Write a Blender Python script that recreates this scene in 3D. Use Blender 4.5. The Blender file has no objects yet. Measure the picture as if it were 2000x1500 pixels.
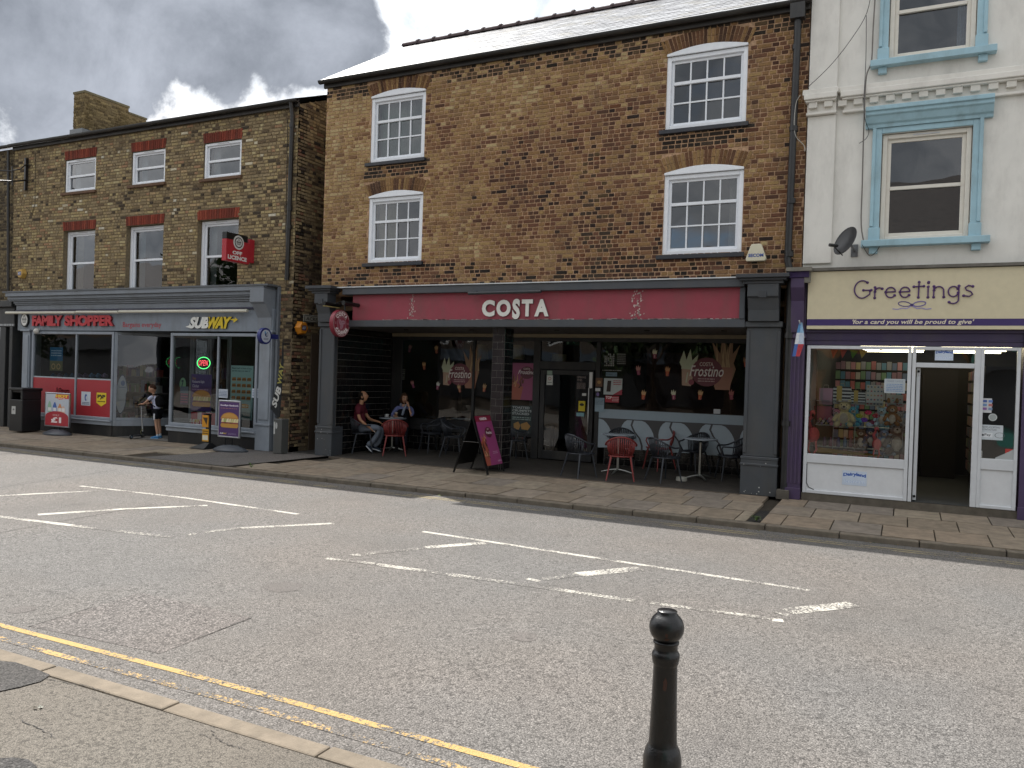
import bpy, bmesh, math, random
from mathutils import Vector, Matrix, noise
R = random.Random(7)
sc = bpy.context.scene
COL = sc.collection
rad = math.radians
# ------------------------------------------------------------------ camera
FPX, YAW, PITCH, ROLL, CAMZ = 1560.0, rad(-26.1976), rad(-0.5075), rad(1.8483), 1.8
_fwd = Vector((math.sin(YAW)*math.cos(PITCH), math.cos(YAW)*math.cos(PITCH), math.sin(PITCH)))
_rt = Vector((math.cos(YAW), -math.sin(YAW), 0)); _up = _rt.cross(_fwd)
CR = _rt*math.cos(ROLL)+_up*math.sin(ROLL); CU = -_rt*math.sin(ROLL)+_up*math.cos(ROLL); CF = _fwd
cam = bpy.data.objects.new('camera', bpy.data.cameras.new('camera')); COL.objects.link(cam)
cam.data.sensor_width = 36; cam.data.lens = FPX/2000*36; cam.data.clip_start = .05; cam.data.clip_end = 2000
M4 = Matrix((CR, CU, -CF)).transposed().to_4x4(); M4.translation = (0, 0, CAMZ); cam.matrix_world = M4
sc.camera = cam
# ------------------------------------------------------------------ light
SUN = Vector((-5.4, 3.0, 8.12)).normalized()
w = bpy.data.worlds.new('World'); sc.world = w; w.use_nodes = True
sl = bpy.data.lights.new('sun', 'SUN'); sl.energy = 3.4; sl.angle = rad(.5); sl.color = (1, .955, .89)
so = bpy.data.objects.new('sun', sl); COL.objects.link(so); so.rotation_euler = SUN.to_track_quat('Z', 'Y').to_euler(); so.location = (0, 0, 30)
sc.view_settings.view_transform = 'Standard'; sc.view_settings.look = 'None'
sc.view_settings.exposure = 1.28; sc.view_settings.gamma = 1; sc.view_settings.use_curve_mapping = False
sc.cycles.max_bounces = 8; sc.cycles.transparent_max_bounces = 16; sc.cycles.diffuse_bounces = 4
sc.cycles.use_denoising = True
sc.cycles.sample_clamp_indirect = 6
def N(nt, t, **k):
    n = nt.nodes.new(t)
    for a, v in k.items():
        if a.startswith('i_'):
            key = a[2:]
            key = int(key) if key.isdigit() else key
            n.inputs[key].default_value = v
        else: setattr(n, a, v)
    return n
def make_world():
    nt = w.node_tree; nt.nodes.clear(); L = nt.links.new
    out = N(nt, 'ShaderNodeOutputWorld'); bg = N(nt, 'ShaderNodeBackground'); bg.inputs[1].default_value = .125
    sky = N(nt, 'ShaderNodeTexSky', sky_type='NISHITA', sun_disc=False, sun_elevation=math.asin(SUN.z), sun_rotation=math.atan2(SUN.x, SUN.y))
    tc = N(nt, 'ShaderNodeTexCoord'); sep = N(nt, 'ShaderNodeSeparateXYZ'); L(tc.outputs['Generated'], sep.inputs[0])
    def mth(op, a, b=None, c=None, clamp=False):
        n = N(nt, 'ShaderNodeMath', operation=op, use_clamp=clamp)
        for i, v in enumerate((a, b, c)):
            if v is None: continue
            if isinstance(v, (int, float)): n.inputs[i].default_value = v
            else: L(v, n.inputs[i])
        return n.outputs[0]
    zz = mth('ADD', mth('MAXIMUM', sep.outputs[2], 0), .18)
    cx = mth('DIVIDE', sep.outputs[0], zz); cy = mth('DIVIDE', sep.outputs[1], zz)
    cb = N(nt, 'ShaderNodeCombineXYZ'); L(cx, cb.inputs[0]); L(cy, cb.inputs[1])
    n1 = N(nt, 'ShaderNodeTexNoise', i_Scale=.75, i_Detail=9, i_Roughness=.56, i_Distortion=.25); L(cb.outputs[0], n1.inputs['Vector'])
    n2 = N(nt, 'ShaderNodeTexNoise', i_Scale=2.2, i_Detail=8, i_Roughness=.6); L(cb.outputs[0], n2.inputs['Vector'])
    # the one big dark cloud over the left houses, its edge broken by the same noise
    def blob(px, py, sx):
        d = (CR*((px-1000)/FPX)+CU*((750-py)/FPX)+CF).normalized()
        vm = N(nt, 'ShaderNodeVectorMath', operation='DISTANCE'); L(tc.outputs['Generated'], vm.inputs[0]); vm.inputs[1].default_value = d
        return mth('SUBTRACT', 1, mth('DIVIDE', vm.outputs['Value'], sx))
    b = blob(300, -120, .20)
    for q in ((520, 10, .13), (90, 30, .10), (650, 60, .085), (420, 95, .08), (600, 110, .05), (-150, -90, .22), (300, -400, .24)): b = mth('MAXIMUM', b, blob(*q))
    n3 = N(nt, 'ShaderNodeTexNoise', i_Scale=6.0, i_Detail=11, i_Roughness=.63, i_Distortion=.3); L(tc.outputs['Generated'], n3.inputs['Vector'])
    n4 = N(nt, 'ShaderNodeTexNoise', i_Scale=15, i_Detail=8, i_Roughness=.6); L(tc.outputs['Generated'], n4.inputs['Vector'])
    edge = mth('ADD', mth('MULTIPLY', mth('SUBTRACT', n3.outputs[0], .5), 3.6), mth('MULTIPLY', mth('SUBTRACT', n4.outputs[0], .5), 1.3))
    dark = mth('SUBTRACT', mth('ADD', mth('MULTIPLY', b, 2.1), edge), .22)
    dk = N(nt, 'ShaderNodeMapRange', interpolation_type='SMOOTHSTEP'); L(dark, dk.inputs[0]); dk.inputs[1].default_value = -.05; dk.inputs[2].default_value = .5
    dkn = N(nt, 'ShaderNodeMapRange', interpolation_type='SMOOTHSTEP'); L(n1.outputs[0], dkn.inputs[0]); dkn.inputs[1].default_value = .56; dkn.inputs[2].default_value = .8
    dkall = mth('MAXIMUM', dk.outputs[0], mth('MULTIPLY', dkn.outputs[0], .75))
    cov = N(nt, 'ShaderNodeMapRange', interpolation_type='SMOOTHSTEP'); L(mth('ADD', n1.outputs[0], mth('MULTIPLY', n2.outputs[0], .25)), cov.inputs[0]); cov.inputs[1].default_value = .36; cov.inputs[2].default_value = .49
    covall = mth('MAXIMUM', cov.outputs[0], dk.outputs[0])
    # brightness of the cloud: near the sun the thin parts glow
    ds = N(nt, 'ShaderNodeVectorMath', operation='DOT_PRODUCT'); L(tc.outputs['Generated'], ds.inputs[0]); ds.inputs[1].default_value = SUN
    glow = mth('MULTIPLY', mth('POWER', mth('MAXIMUM', ds.outputs['Value'], 0), 3), 5)
    lv = N(nt, 'ShaderNodeMapRange'); L(n3.outputs[0], lv.inputs[0]); lv.inputs[1].default_value = .34; lv.inputs[2].default_value = .60; lv.inputs[3].default_value = .0; lv.inputs[4].default_value = 1
    lv2 = N(nt, 'ShaderNodeMapRange'); L(lv.outputs[0], lv2.inputs[0]); lv2.inputs[3].default_value = .55; lv2.inputs[4].default_value = 1.15
    lit = mth('MULTIPLY', mth('ADD', 3.6, glow), lv2.outputs[0])
    white = N(nt, 'ShaderNodeMixRGB', blend_type='MIX'); white.inputs[1].default_value = (1, 1, 1, 1); white.inputs[1].default_value = (.84, .91, 1, 1); white.inputs[2].default_value = (1, .99, .98, 1); L(lv.outputs[0], white.inputs[0])
    wl = N(nt, 'ShaderNodeVectorMath', operation='SCALE'); L(white.outputs[0], wl.inputs[0]); L(lit, wl.inputs['Scale'])
    gcol = N(nt, 'ShaderNodeMixRGB'); gcol.inputs[1].default_value = (.78, .87, 1.03, 1); gcol.inputs[2].default_value = (1.75, 1.88, 2.15, 1)
    gn = N(nt, 'ShaderNodeMapRange'); L(n3.outputs[0], gn.inputs[0]); gn.inputs[1].default_value = .35; gn.inputs[2].default_value = .68; L(gn.outputs[0], gcol.inputs[0])
    cl = N(nt, 'ShaderNodeMixRGB'); L(dkall, cl.inputs[0]); L(wl.outputs[0], cl.inputs[1]); L(gcol.outputs[0], cl.inputs[2])
    mx = N(nt, 'ShaderNodeMixRGB'); L(covall, mx.inputs[0]); L(sky.outputs[0], mx.inputs[1]); L(cl.outputs[0], mx.inputs[2])
    L(mx.outputs[0], bg.inputs[0]); L(bg.outputs[0], out.inputs[0])
make_world()
# ------------------------------------------------------------------ pixel <-> place (the photograph is 2000 x 1500)
def _ray(px, py): return CR*((px-1000)/FPX)+CU*((750-py)/FPX)+CF
def F(px, py, Y=13.5):
    d = _ray(px, py); t = Y/d.y; return Vector((d.x*t, Y, d.z*t+CAMZ))
def G(px, py, z=0.0):
    d = _ray(px, py); t = (z-CAMZ)/d.z; return Vector((d.x*t, d.y*t, z))
def S(px, py, X):
    d = _ray(px, py); t = X/d.x; return Vector((X, d.y*t, d.z*t+CAMZ))
def fx(px, py=700, Y=13.5): return F(px, py, Y).x
def fz(px, py, Y=13.5): return F(px, py, Y).z
def hx(s):
    s = s.lstrip('#'); c = [int(s[i:i+2], 16)/255 for i in (0, 2, 4)]
    return tuple((v/12.92 if v <= .04045 else ((v+.055)/1.055)**2.4) for v in c)
# ------------------------------------------------------------------ materials
MAT = {}
def attr_mat(name, rough=.7, metal=0, var=.12, nscale=9, bump=.0, bscale=60, dirt=.0, spec=.5, emit=0, coat=0, rvar=.1):
    m = bpy.data.materials.new(name); m.use_nodes = True; nt = m.node_tree; L = nt.links.new
    p = nt.nodes['Principled BSDF']
    at = N(nt, 'ShaderNodeAttribute', attribute_name='bc', attribute_type='GEOMETRY')
    geo = N(nt, 'ShaderNodeNewGeometry')
    n = N(nt, 'ShaderNodeTexNoise', i_Scale=nscale, i_Detail=8, i_Roughness=.62); L(geo.outputs['Position'], n.inputs['Vector'])
    mr = N(nt, 'ShaderNodeMapRange'); L(n.outputs[0], mr.inputs[0]); mr.inputs[1].default_value = .3; mr.inputs[2].default_value = .7
    mr.inputs[3].default_value = 1-var; mr.inputs[4].default_value = 1+var*.6
    sc_ = N(nt, 'ShaderNodeVectorMath', operation='SCALE'); L(at.outputs['Color'], sc_.inputs[0]); L(mr.outputs[0], sc_.inputs['Scale'])
    col = sc_.outputs[0]
    if dirt:
        n3 = N(nt, 'ShaderNodeTexNoise', i_Scale=1.7, i_Detail=10, i_Roughness=.7)
        mp = N(nt, 'ShaderNodeMapping'); mp.inputs['Scale'].default_value = (1.6, 1.6, .55); L(geo.outputs['Position'], mp.inputs[0]); L(mp.outputs[0], n3.inputs['Vector'])
        m3 = N(nt, 'ShaderNodeMapRange'); L(n3.outputs[0], m3.inputs[0]); m3.inputs[1].default_value = .47; m3.inputs[2].default_value = .72; m3.inputs[4].default_value = dirt
        mx = N(nt, 'ShaderNodeMixRGB'); L(m3.outputs[0], mx.inputs[0]); L(col, mx.inputs[1]); mx.inputs[2].default_value = (.09, .08, .065, 1); col = mx.outputs[0]
    L(col, p.inputs['Base Color'])
    rr = N(nt, 'ShaderNodeMapRange'); L(n.outputs[0], rr.inputs[0]); rr.inputs[3].default_value = max(.02, rough-rvar); rr.inputs[4].default_value = min(1, rough+rvar); L(rr.outputs[0], p.inputs['Roughness'])
    p.inputs['Metallic'].default_value = metal; p.inputs['Specular IOR Level'].default_value = spec; p.inputs['Coat Weight'].default_value = coat
    if emit: L(at.outputs['Color'], p.inputs['Emission Color']); p.inputs['Emission Strength'].default_value = emit
    if bump:
        nb = N(nt, 'ShaderNodeTexNoise', i_Scale=bscale, i_Detail=6, i_Roughness=.65); L(geo.outputs['Position'], nb.inputs['Vector'])
        bp = N(nt, 'ShaderNodeBump', i_Strength=bump, i_Distance=.01); L(nb.outputs[0], bp.inputs['Height']); L(bp.outputs[0], p.inputs['Normal'])
    MAT[name] = m; return m
attr_mat('matte', .8, var=.15, bump=.1)
attr_mat('paint', .5, var=.10, nscale=5, dirt=.35, bump=.06, bscale=25)
attr_mat('gloss', .22, var=.08)
attr_mat('plastic', .4, var=.06, rvar=.06)
attr_mat('print', .45, var=.04)
attr_mat('metal', .32, metal=1, var=.15)
attr_mat('iron', .38, var=.25, nscale=14, bump=.15, bscale=90, dirt=.3)
attr_mat('cast', .30, var=.35, nscale=10, dirt=.22, bump=.22, bscale=60, spec=.5)
attr_mat('cloth', .92, var=.18, nscale=30, bump=.35, bscale=120, spec=.2)
attr_mat('skin', .55, var=.1, nscale=20)
attr_mat('brick', .93, var=.28, nscale=38, bump=.9, bscale=70, dirt=.22, spec=.25)
attr_mat('mortar', .95, var=.4, nscale=22, bump=.8, bscale=60, dirt=.45, spec=.2)
attr_mat('render', .8, var=.07, nscale=2.5, dirt=.22, bump=.12, bscale=45)
attr_mat('slate', .36, var=.35, nscale=6, bump=.25, bscale=30, spec=.42)
attr_mat('slab', .9, var=.3, nscale=7, dirt=.35, bump=.6, bscale=90, spec=.25)
attr_mat('tile', .16, var=.3, nscale=4, bump=.05, bscale=12, spec=.5, rvar=.08)
attr_mat('glow', .5, emit=4.5, var=0); attr_mat('neon', .5, emit=1.0, var=0)
attr_mat('leaf', .6, var=.35, nscale=3, spec=.3)
def glass_mat(name, tint=(.86, .9, .89), boost=2.0):
    m = bpy.data.materials.new(name); m.use_nodes = True; nt = m.node_tree; nt.nodes.clear(); L = nt.links.new
    o = N(nt, 'ShaderNodeOutputMaterial'); t = N(nt, 'ShaderNodeBsdfTransparent'); t.inputs[0].default_value = (*tint, 1)
    g = N(nt, 'ShaderNodeBsdfGlossy', i_Roughness=.0); g.inputs[0].default_value = (.95, .97, 1, 1)
    f = N(nt, 'ShaderNodeFresnel', i_IOR=1.5); mu = N(nt, 'ShaderNodeMath', operation='MULTIPLY', use_clamp=True); L(f.outputs[0], mu.inputs[0]); mu.inputs[1].default_value = boost
    geo = N(nt, 'ShaderNodeNewGeometry')
    nb = N(nt, 'ShaderNodeTexNoise', i_Scale=1.6, i_Detail=1); L(geo.outputs['Position'], nb.inputs['Vector'])
    bp = N(nt, 'ShaderNodeBump', i_Strength=.22, i_Distance=.02); L(nb.outputs[0], bp.inputs['Height']); L(bp.outputs[0], g.inputs['Normal'])
    x = N(nt, 'ShaderNodeMixShader'); L(mu.outputs[0], x.inputs[0]); L(t.outputs[0], x.inputs[1]); L(g.outputs[0], x.inputs[2]); L(x.outputs[0], o.inputs[0]); MAT[name] = m
glass_mat('glass'); glass_mat('glass_upper', boost=2.7)
def asphalt_nodes(nt, base, chip, chipscale, patch=0.0):
    """colour, height and roughness sockets of a chipped asphalt: stones of several greys set in a darker binder"""
    L = nt.links.new; geo = N(nt, 'ShaderNodeNewGeometry'); P = geo.outputs['Position']
    v = N(nt, 'ShaderNodeTexVoronoi', i_Scale=chipscale, i_Randomness=1.0); L(P, v.inputs['Vector'])
    nz = N(nt, 'ShaderNodeTexNoise', i_Scale=.75, i_Detail=10, i_Roughness=.66); L(P, nz.inputs['Vector'])
    nf = N(nt, 'ShaderNodeTexNoise', i_Scale=45, i_Detail=5, i_Roughness=.7); L(P, nf.inputs['Vector'])
    sp = N(nt, 'ShaderNodeSeparateColor'); L(v.outputs['Color'], sp.inputs[0])
    cr = N(nt, 'ShaderNodeValToRGB'); e = cr.color_ramp.elements; e[0].position = 0; e[0].color = (*base, 1); e[1].position = 1; e[1].color = (*chip, 1)
    k = cr.color_ramp.elements.new(.55); k.color = tuple(a*.8+b*.2 for a, b in zip(base, chip))+(1,)
    k = cr.color_ramp.elements.new(.9); k.color = tuple(a*.5+b*.5 for a, b in zip(base, chip))+(1,)
    L(sp.outputs[0], cr.inputs[0])
    gap = N(nt, 'ShaderNodeMapRange', interpolation_type='SMOOTHSTEP'); L(v.outputs['Distance'], gap.inputs[0]); gap.inputs[1].default_value = .35; gap.inputs[2].default_value = .8; gap.inputs[3].default_value = 1; gap.inputs[4].default_value = .45
    # worn hollows where stones have come out
    nh = N(nt, 'ShaderNodeTexNoise', i_Scale=34, i_Detail=4, i_Roughness=.75, i_Distortion=.6); L(P, nh.inputs['Vector'])
    nh2 = N(nt, 'ShaderNodeMath', operation='ADD'); L(nh.outputs[0], nh2.inputs[0])
    nzs = N(nt, 'ShaderNodeMath', operation='MULTIPLY'); L(nz.outputs[0], nzs.inputs[0]); nzs.inputs[1].default_value = .35; L(nzs.outputs[0], nh2.inputs[1])
    hole = N(nt, 'ShaderNodeMapRange', interpolation_type='SMOOTHSTEP'); L(nh2.outputs[0], hole.inputs[0]); hole.inputs[1].default_value = .70; hole.inputs[2].default_value = .80; hole.inputs[3].default_value = 1; hole.inputs[4].default_value = .52
    mr = N(nt, 'ShaderNodeMapRange'); L(nz.outputs[0], mr.inputs[0]); mr.inputs[1].default_value = .3; mr.inputs[2].default_value = .7; mr.inputs[3].default_value = .76; mr.inputs[4].default_value = 1.16
    a = N(nt, 'ShaderNodeMath', operation='MULTIPLY'); L(gap.outputs[0], a.inputs[0]); L(hole.outputs[0], a.inputs[1])
    b = N(nt, 'ShaderNodeMath', operation='MULTIPLY'); L(a.outputs[0], b.inputs[0]); L(mr.outputs[0], b.inputs[1])
    s = N(nt, 'ShaderNodeVectorMath', operation='SCALE'); L(cr.outputs[0], s.inputs[0]); L(b.outputs[0], s.inputs['Scale'])
    h = N(nt, 'ShaderNodeMath', operation='ADD'); L(a.outputs[0], h.inputs[0]); L(nf.outputs[0], h.inputs[1])
    nt2 = N(nt, 'ShaderNodeTexNoise', i_Scale=.33, i_Detail=4); L(P, nt2.inputs['Vector'])
    tr = N(nt, 'ShaderNodeMapRange'); L(nt2.outputs[0], tr.inputs[0]); tr.inputs[1].default_value = .38; tr.inputs[2].default_value = .62
    tint = N(nt, 'ShaderNodeMixRGB'); tint.inputs[1].default_value = (1.05, .995, .965, 1); tint.inputs[2].default_value = (.985, .985, 1.0, 1); L(tr.outputs[0], tint.inputs[0])
    st = N(nt, 'ShaderNodeTexNoise', i_Scale=1.9, i_Detail=8, i_Roughness=.7, i_Distortion=.5); L(P, st.inputs['Vector'])
    sr = N(nt, 'ShaderNodeMapRange'); L(st.outputs[0], sr.inputs[0]); sr.inputs[1].default_value = .60; sr.inputs[2].default_value = .72; sr.inputs[3].default_value = 1; sr.inputs[4].default_value = .72
    tm_ = N(nt, 'ShaderNodeVectorMath', operation='MULTIPLY'); L(s.outputs[0], tm_.inputs[0]); L(tint.outputs[0], tm_.inputs[1])
    s2 = N(nt, 'ShaderNodeVectorMath', operation='SCALE'); L(tm_.outputs[0], s2.inputs[0]); L(sr.outputs[0], s2.inputs['Scale'])
    return s2.outputs[0], h.outputs[0], nz.outputs[0], nf.outputs[0], P
def ground_mat(name, base, chip, chipscale=85, bump=.8, rough=.88, paint=None, wear=.5, pw=.55):
    m = bpy.data.materials.new(name); m.use_nodes = True; nt = m.node_tree; L = nt.links.new; p = nt.nodes['Principled BSDF']
    c, h, nz, nf, P = asphalt_nodes(nt, base, chip, chipscale)
    if paint:
        nn = N(nt, 'ShaderNodeTexNoise', i_Scale=38, i_Detail=6, i_Roughness=.8); L(P, nn.inputs['Vector'])
        n2 = N(nt, 'ShaderNodeTexNoise', i_Scale=2.3, i_Detail=3); L(P, n2.inputs['Vector'])
        ad = N(nt, 'ShaderNodeMath', operation='MULTIPLY_ADD'); L(n2.outputs[0], ad.inputs[0]); ad.inputs[1].default_value = pw; L(nn.outputs[0], ad.inputs[2])
        mr = N(nt, 'ShaderNodeMapRange'); L(ad.outputs[0], mr.inputs[0]); mr.inputs[1].default_value = wear; mr.inputs[2].default_value = wear+.05
        mx = N(nt, 'ShaderNodeMixRGB'); L(mr.outputs[0], mx.inputs[0]); L(c, mx.inputs[1]); mx.inputs[2].default_value = (*paint, 1); c = mx.outputs[0]
    L(c, p.inputs['Base Color']); p.inputs['Roughness'].default_value = rough; p.inputs['Specular IOR Level'].default_value = .3
    bp = N(nt, 'ShaderNodeBump', i_Strength=bump, i_Distance=.006); L(h, bp.inputs['Height']); L(bp.outputs[0], p.inputs['Normal'])
    MAT[name] = m; return m
RB, RC = (.142, .137, .130), (.275, .265, .252)
ground_mat('road', RB, RC, 105, bump=.7)
ground_mat('road_patch', (.118, .111, .106), (.31, .29, .275), 85, bump=.6); ground_mat('road_smooth', (.14, .132, .126), (.20, .19, .18), 160, bump=.4)
ground_mat('tar', (.06, .058, .056), (.12, .115, .11), 90, bump=.7)
ground_mat('footway', (.140, .126, .106), (.215, .196, .168), 190, bump=.35)
ground_mat('line_yellow_faint', RB, RC, 105, paint=(.30, .25, .14), wear=.74)
ground_mat('line_white', RB, RC, 105, paint=(.50, .48, .43), wear=.72)
ground_mat('line_worn', RB, RC, 105, paint=(.48, .46, .41), wear=.80)
ground_mat('line_yellow', RB, RC, 105, paint=(.44, .30, .12), wear=.70)
ground_mat('line_yellow_worn', RB, RC, 105, paint=(.46, .31, .13), wear=.80)
# ------------------------------------------------------------------ mesh helpers
PINV = {}
class MB:
    def __init__(s, col=(.5, .5, .5)):
        s.v = []; s.f = []; s.c = []; s.col = hx(col) if isinstance(col, str) else col
    def C(s, col): s.col = hx(col) if isinstance(col, str) else col; return s
    def face(s, pts):
        b = len(s.v); s.v += [tuple(p) for p in pts]; s.f.append(tuple(range(b, b+len(pts)))); s.c.append(s.col); return s
    def mesh(s, vs, fs):
        b = len(s.v); s.v += [tuple(p) for p in vs]
        for f in fs: s.f.append(tuple(i+b for i in f)); s.c.append(s.col)
        return s
    def box(s, x0, x1, y0, y1, z0, z1):
        if x0 > x1: x0, x1 = x1, x0
        if y0 > y1: y0, y1 = y1, y0
        if z0 > z1: z0, z1 = z1, z0
        vs = [(x0, y0, z0), (x1, y0, z0), (x1, y1, z0), (x0, y1, z0), (x0, y0, z1), (x1, y0, z1), (x1, y1, z1), (x0, y1, z1)]
        return s.mesh(vs, [(0, 3, 2, 1), (4, 5, 6, 7), (0, 1, 5, 4), (1, 2, 6, 5), (2, 3, 7, 6), (3, 0, 4, 7)])
    def bar(s, a, b, r, r2=None, n=8):
        return s.tube([a, b], [r, r if r2 is None else r2], n)
    def tube(s, pts, r, n=8, flat=1.0):
        pts = [Vector(p) for p in pts]; k = len(pts)
        rs = r if isinstance(r, (list, tuple)) else [r]*k
        vs = []; fs = []; prev = None
        for i, p in enumerate(pts):
            t = (pts[min(i+1, k-1)]-pts[max(i-1, 0)]).normalized()
            a = Vector((0, 0, 1)) if prev is None and abs(t.z) < .9 else (Vector((1, 0, 0)) if prev is None else prev)
            a = (a-t*a.dot(t)).normalized(); b = t.cross(a); prev = a
            for j in range(n):
                q = 2*math.pi*j/n; vs.append(p+a*math.cos(q)*rs[i]*flat+b*math.sin(q)*rs[i])
        for i in range(k-1):
            for j in range(n): fs.append((i*n+j, i*n+(j+1) % n, (i+1)*n+(j+1) % n, (i+1)*n+j))
        fs.append(tuple(range(n-1, -1, -1))); fs.append(tuple((k-1)*n+j for j in range(n)))
        return s.mesh(vs, fs)
    def lathe(s, prof, c=(0, 0, 0), n=24):
        vs = []; fs = []; k = len(prof)
        for r, z in prof:
            for j in range(n): q = 2*math.pi*j/n; vs.append((c[0]+r*math.cos(q), c[1]+r*math.sin(q), c[2]+z))
        for i in range(k-1):
            for j in range(n): fs.append((i*n+j, i*n+(j+1) % n, (i+1)*n+(j+1) % n, (i+1)*n+j))
        fs.append(tuple(range(n-1, -1, -1))); fs.append(tuple((k-1)*n+j for j in range(n)))
        return s.mesh(vs, fs)
    def ell(s, c, r, n=12, m=8, fn=None):
        vs = []; fs = []
        r = (r, r, r) if isinstance(r, (int, float)) else r
        for i in range(m+1):
            a = math.pi*i/m
            for j in range(n):
                q = 2*math.pi*j/n; d = Vector((math.sin(a)*math.cos(q), math.sin(a)*math.sin(q), math.cos(a)))
                p = Vector((d.x*r[0], d.y*r[1], d.z*r[2]))
                if fn: p = fn(d, p)
                vs.append((c[0]+p[0], c[1]+p[1], c[2]+p[2]))
        for i in range(m):
            for j in range(n): fs.append((i*n+j, (i+1)*n+j, (i+1)*n+(j+1) % n, i*n+(j+1) % n))
        return s.mesh(vs, fs)
    def prism(s, poly, o, U, V, Nn, t0, t1):
        """2-D polygon (u,v) in the frame o,U,V extruded along Nn from t0 to t1"""
        o, U, V, Nn = map(Vector, (o, U, V, Nn)); k = len(poly)
        a = [o+U*p[0]+V*p[1]+Nn*t0 for p in poly]; b = [o+U*p[0]+V*p[1]+Nn*t1 for p in poly]
        fs = [tuple(range(k-1, -1, -1)), tuple(range(k, 2*k))]+[(i, (i+1) % k, k+(i+1) % k, k+i) for i in range(k)]
        return s.mesh(a+b, fs)
    def build(s, name, mat='matte', parent=None, smooth=False, bevel=0, kind=None, bev_seg=1, M=None):
        me = bpy.data.meshes.new(name); me.from_pydata(s.v, [], s.f)
        a = me.attributes.new('bc', 'FLOAT_COLOR', 'FACE'); flat = []
        for c in s.c: flat += [c[0], c[1], c[2], 1]
        a.data.foreach_set('color', flat)
        me.materials.append(MAT[mat]); me.update()
        if smooth: me.polygons.foreach_set('use_smooth', [True]*len(me.polygons))
        o = bpy.data.objects.new(name, me); COL.objects.link(o)
        if parent is not None:
            o.parent = parent
            if parent.name in PINV: o.matrix_parent_inverse = PINV[parent.name]
        if M is not None: o.matrix_basis = M
        if bevel: b = o.modifiers.new('bevel', 'BEVEL'); b.width = bevel; b.segments = bev_seg; b.limit_method = 'ANGLE'
        if smooth and bevel == 0 and smooth != 'full':
            try: me.set_sharp_from_angle(angle=rad(50))
            except Exception: pass
        if kind: o['kind'] = kind
        return o
def thing(name, label, cat, loc=(0, 0, 0), rz=0, group=None, kind=None):
    o = bpy.data.objects.new(name, None); COL.objects.link(o); o.location = loc; o.rotation_euler = (0, 0, rz); o.empty_display_size = .2
    if label: o['label'] = label
    if cat: o['category'] = cat
    if group: o['group'] = group
    if kind: o['kind'] = kind
    if Vector(loc).length > 1e-6: PINV[o.name] = (Matrix.Translation(Vector(loc)) @ Matrix.Rotation(rz, 4, 'Z')).inverted()
    return o
def tag(o, label, cat, group=None):
    o['label'] = label; o['category'] = cat
    if group: o['group'] = group
    return o
def inst(src_mesh, name, parent, loc, rot=None, scale=None):
    o = bpy.data.objects.new(name, src_mesh); COL.objects.link(o); o.parent = parent
    if parent is not None and parent.name in PINV: o.matrix_parent_inverse = PINV[parent.name]
    o.location = loc
    if rot: o.rotation_euler = rot
    if scale: o.scale = scale
    return o
_tc = {}
def text_polys(body, bold=0.0, shear=0.0, space=1.0, res=2):
    k = (body, bold, shear, space, res)
    if k in _tc: return _tc[k]
    cu = bpy.data.curves.new('t', 'FONT'); cu.body = body; cu.offset = bold; cu.shear = shear; cu.space_character = space; cu.resolution_u = res; cu.fill_mode = 'BOTH'
    ob = bpy.data.objects.new('t', cu); me = ob.to_mesh()
    vs = [(v.co.x, v.co.y) for v in me.vertices]; fs = [tuple(p.vertices) for p in me.polygons]
    ob.to_mesh_clear(); bpy.data.objects.remove(ob); bpy.data.curves.remove(cu)
    _tc[k] = (vs, fs); return vs, fs
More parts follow.
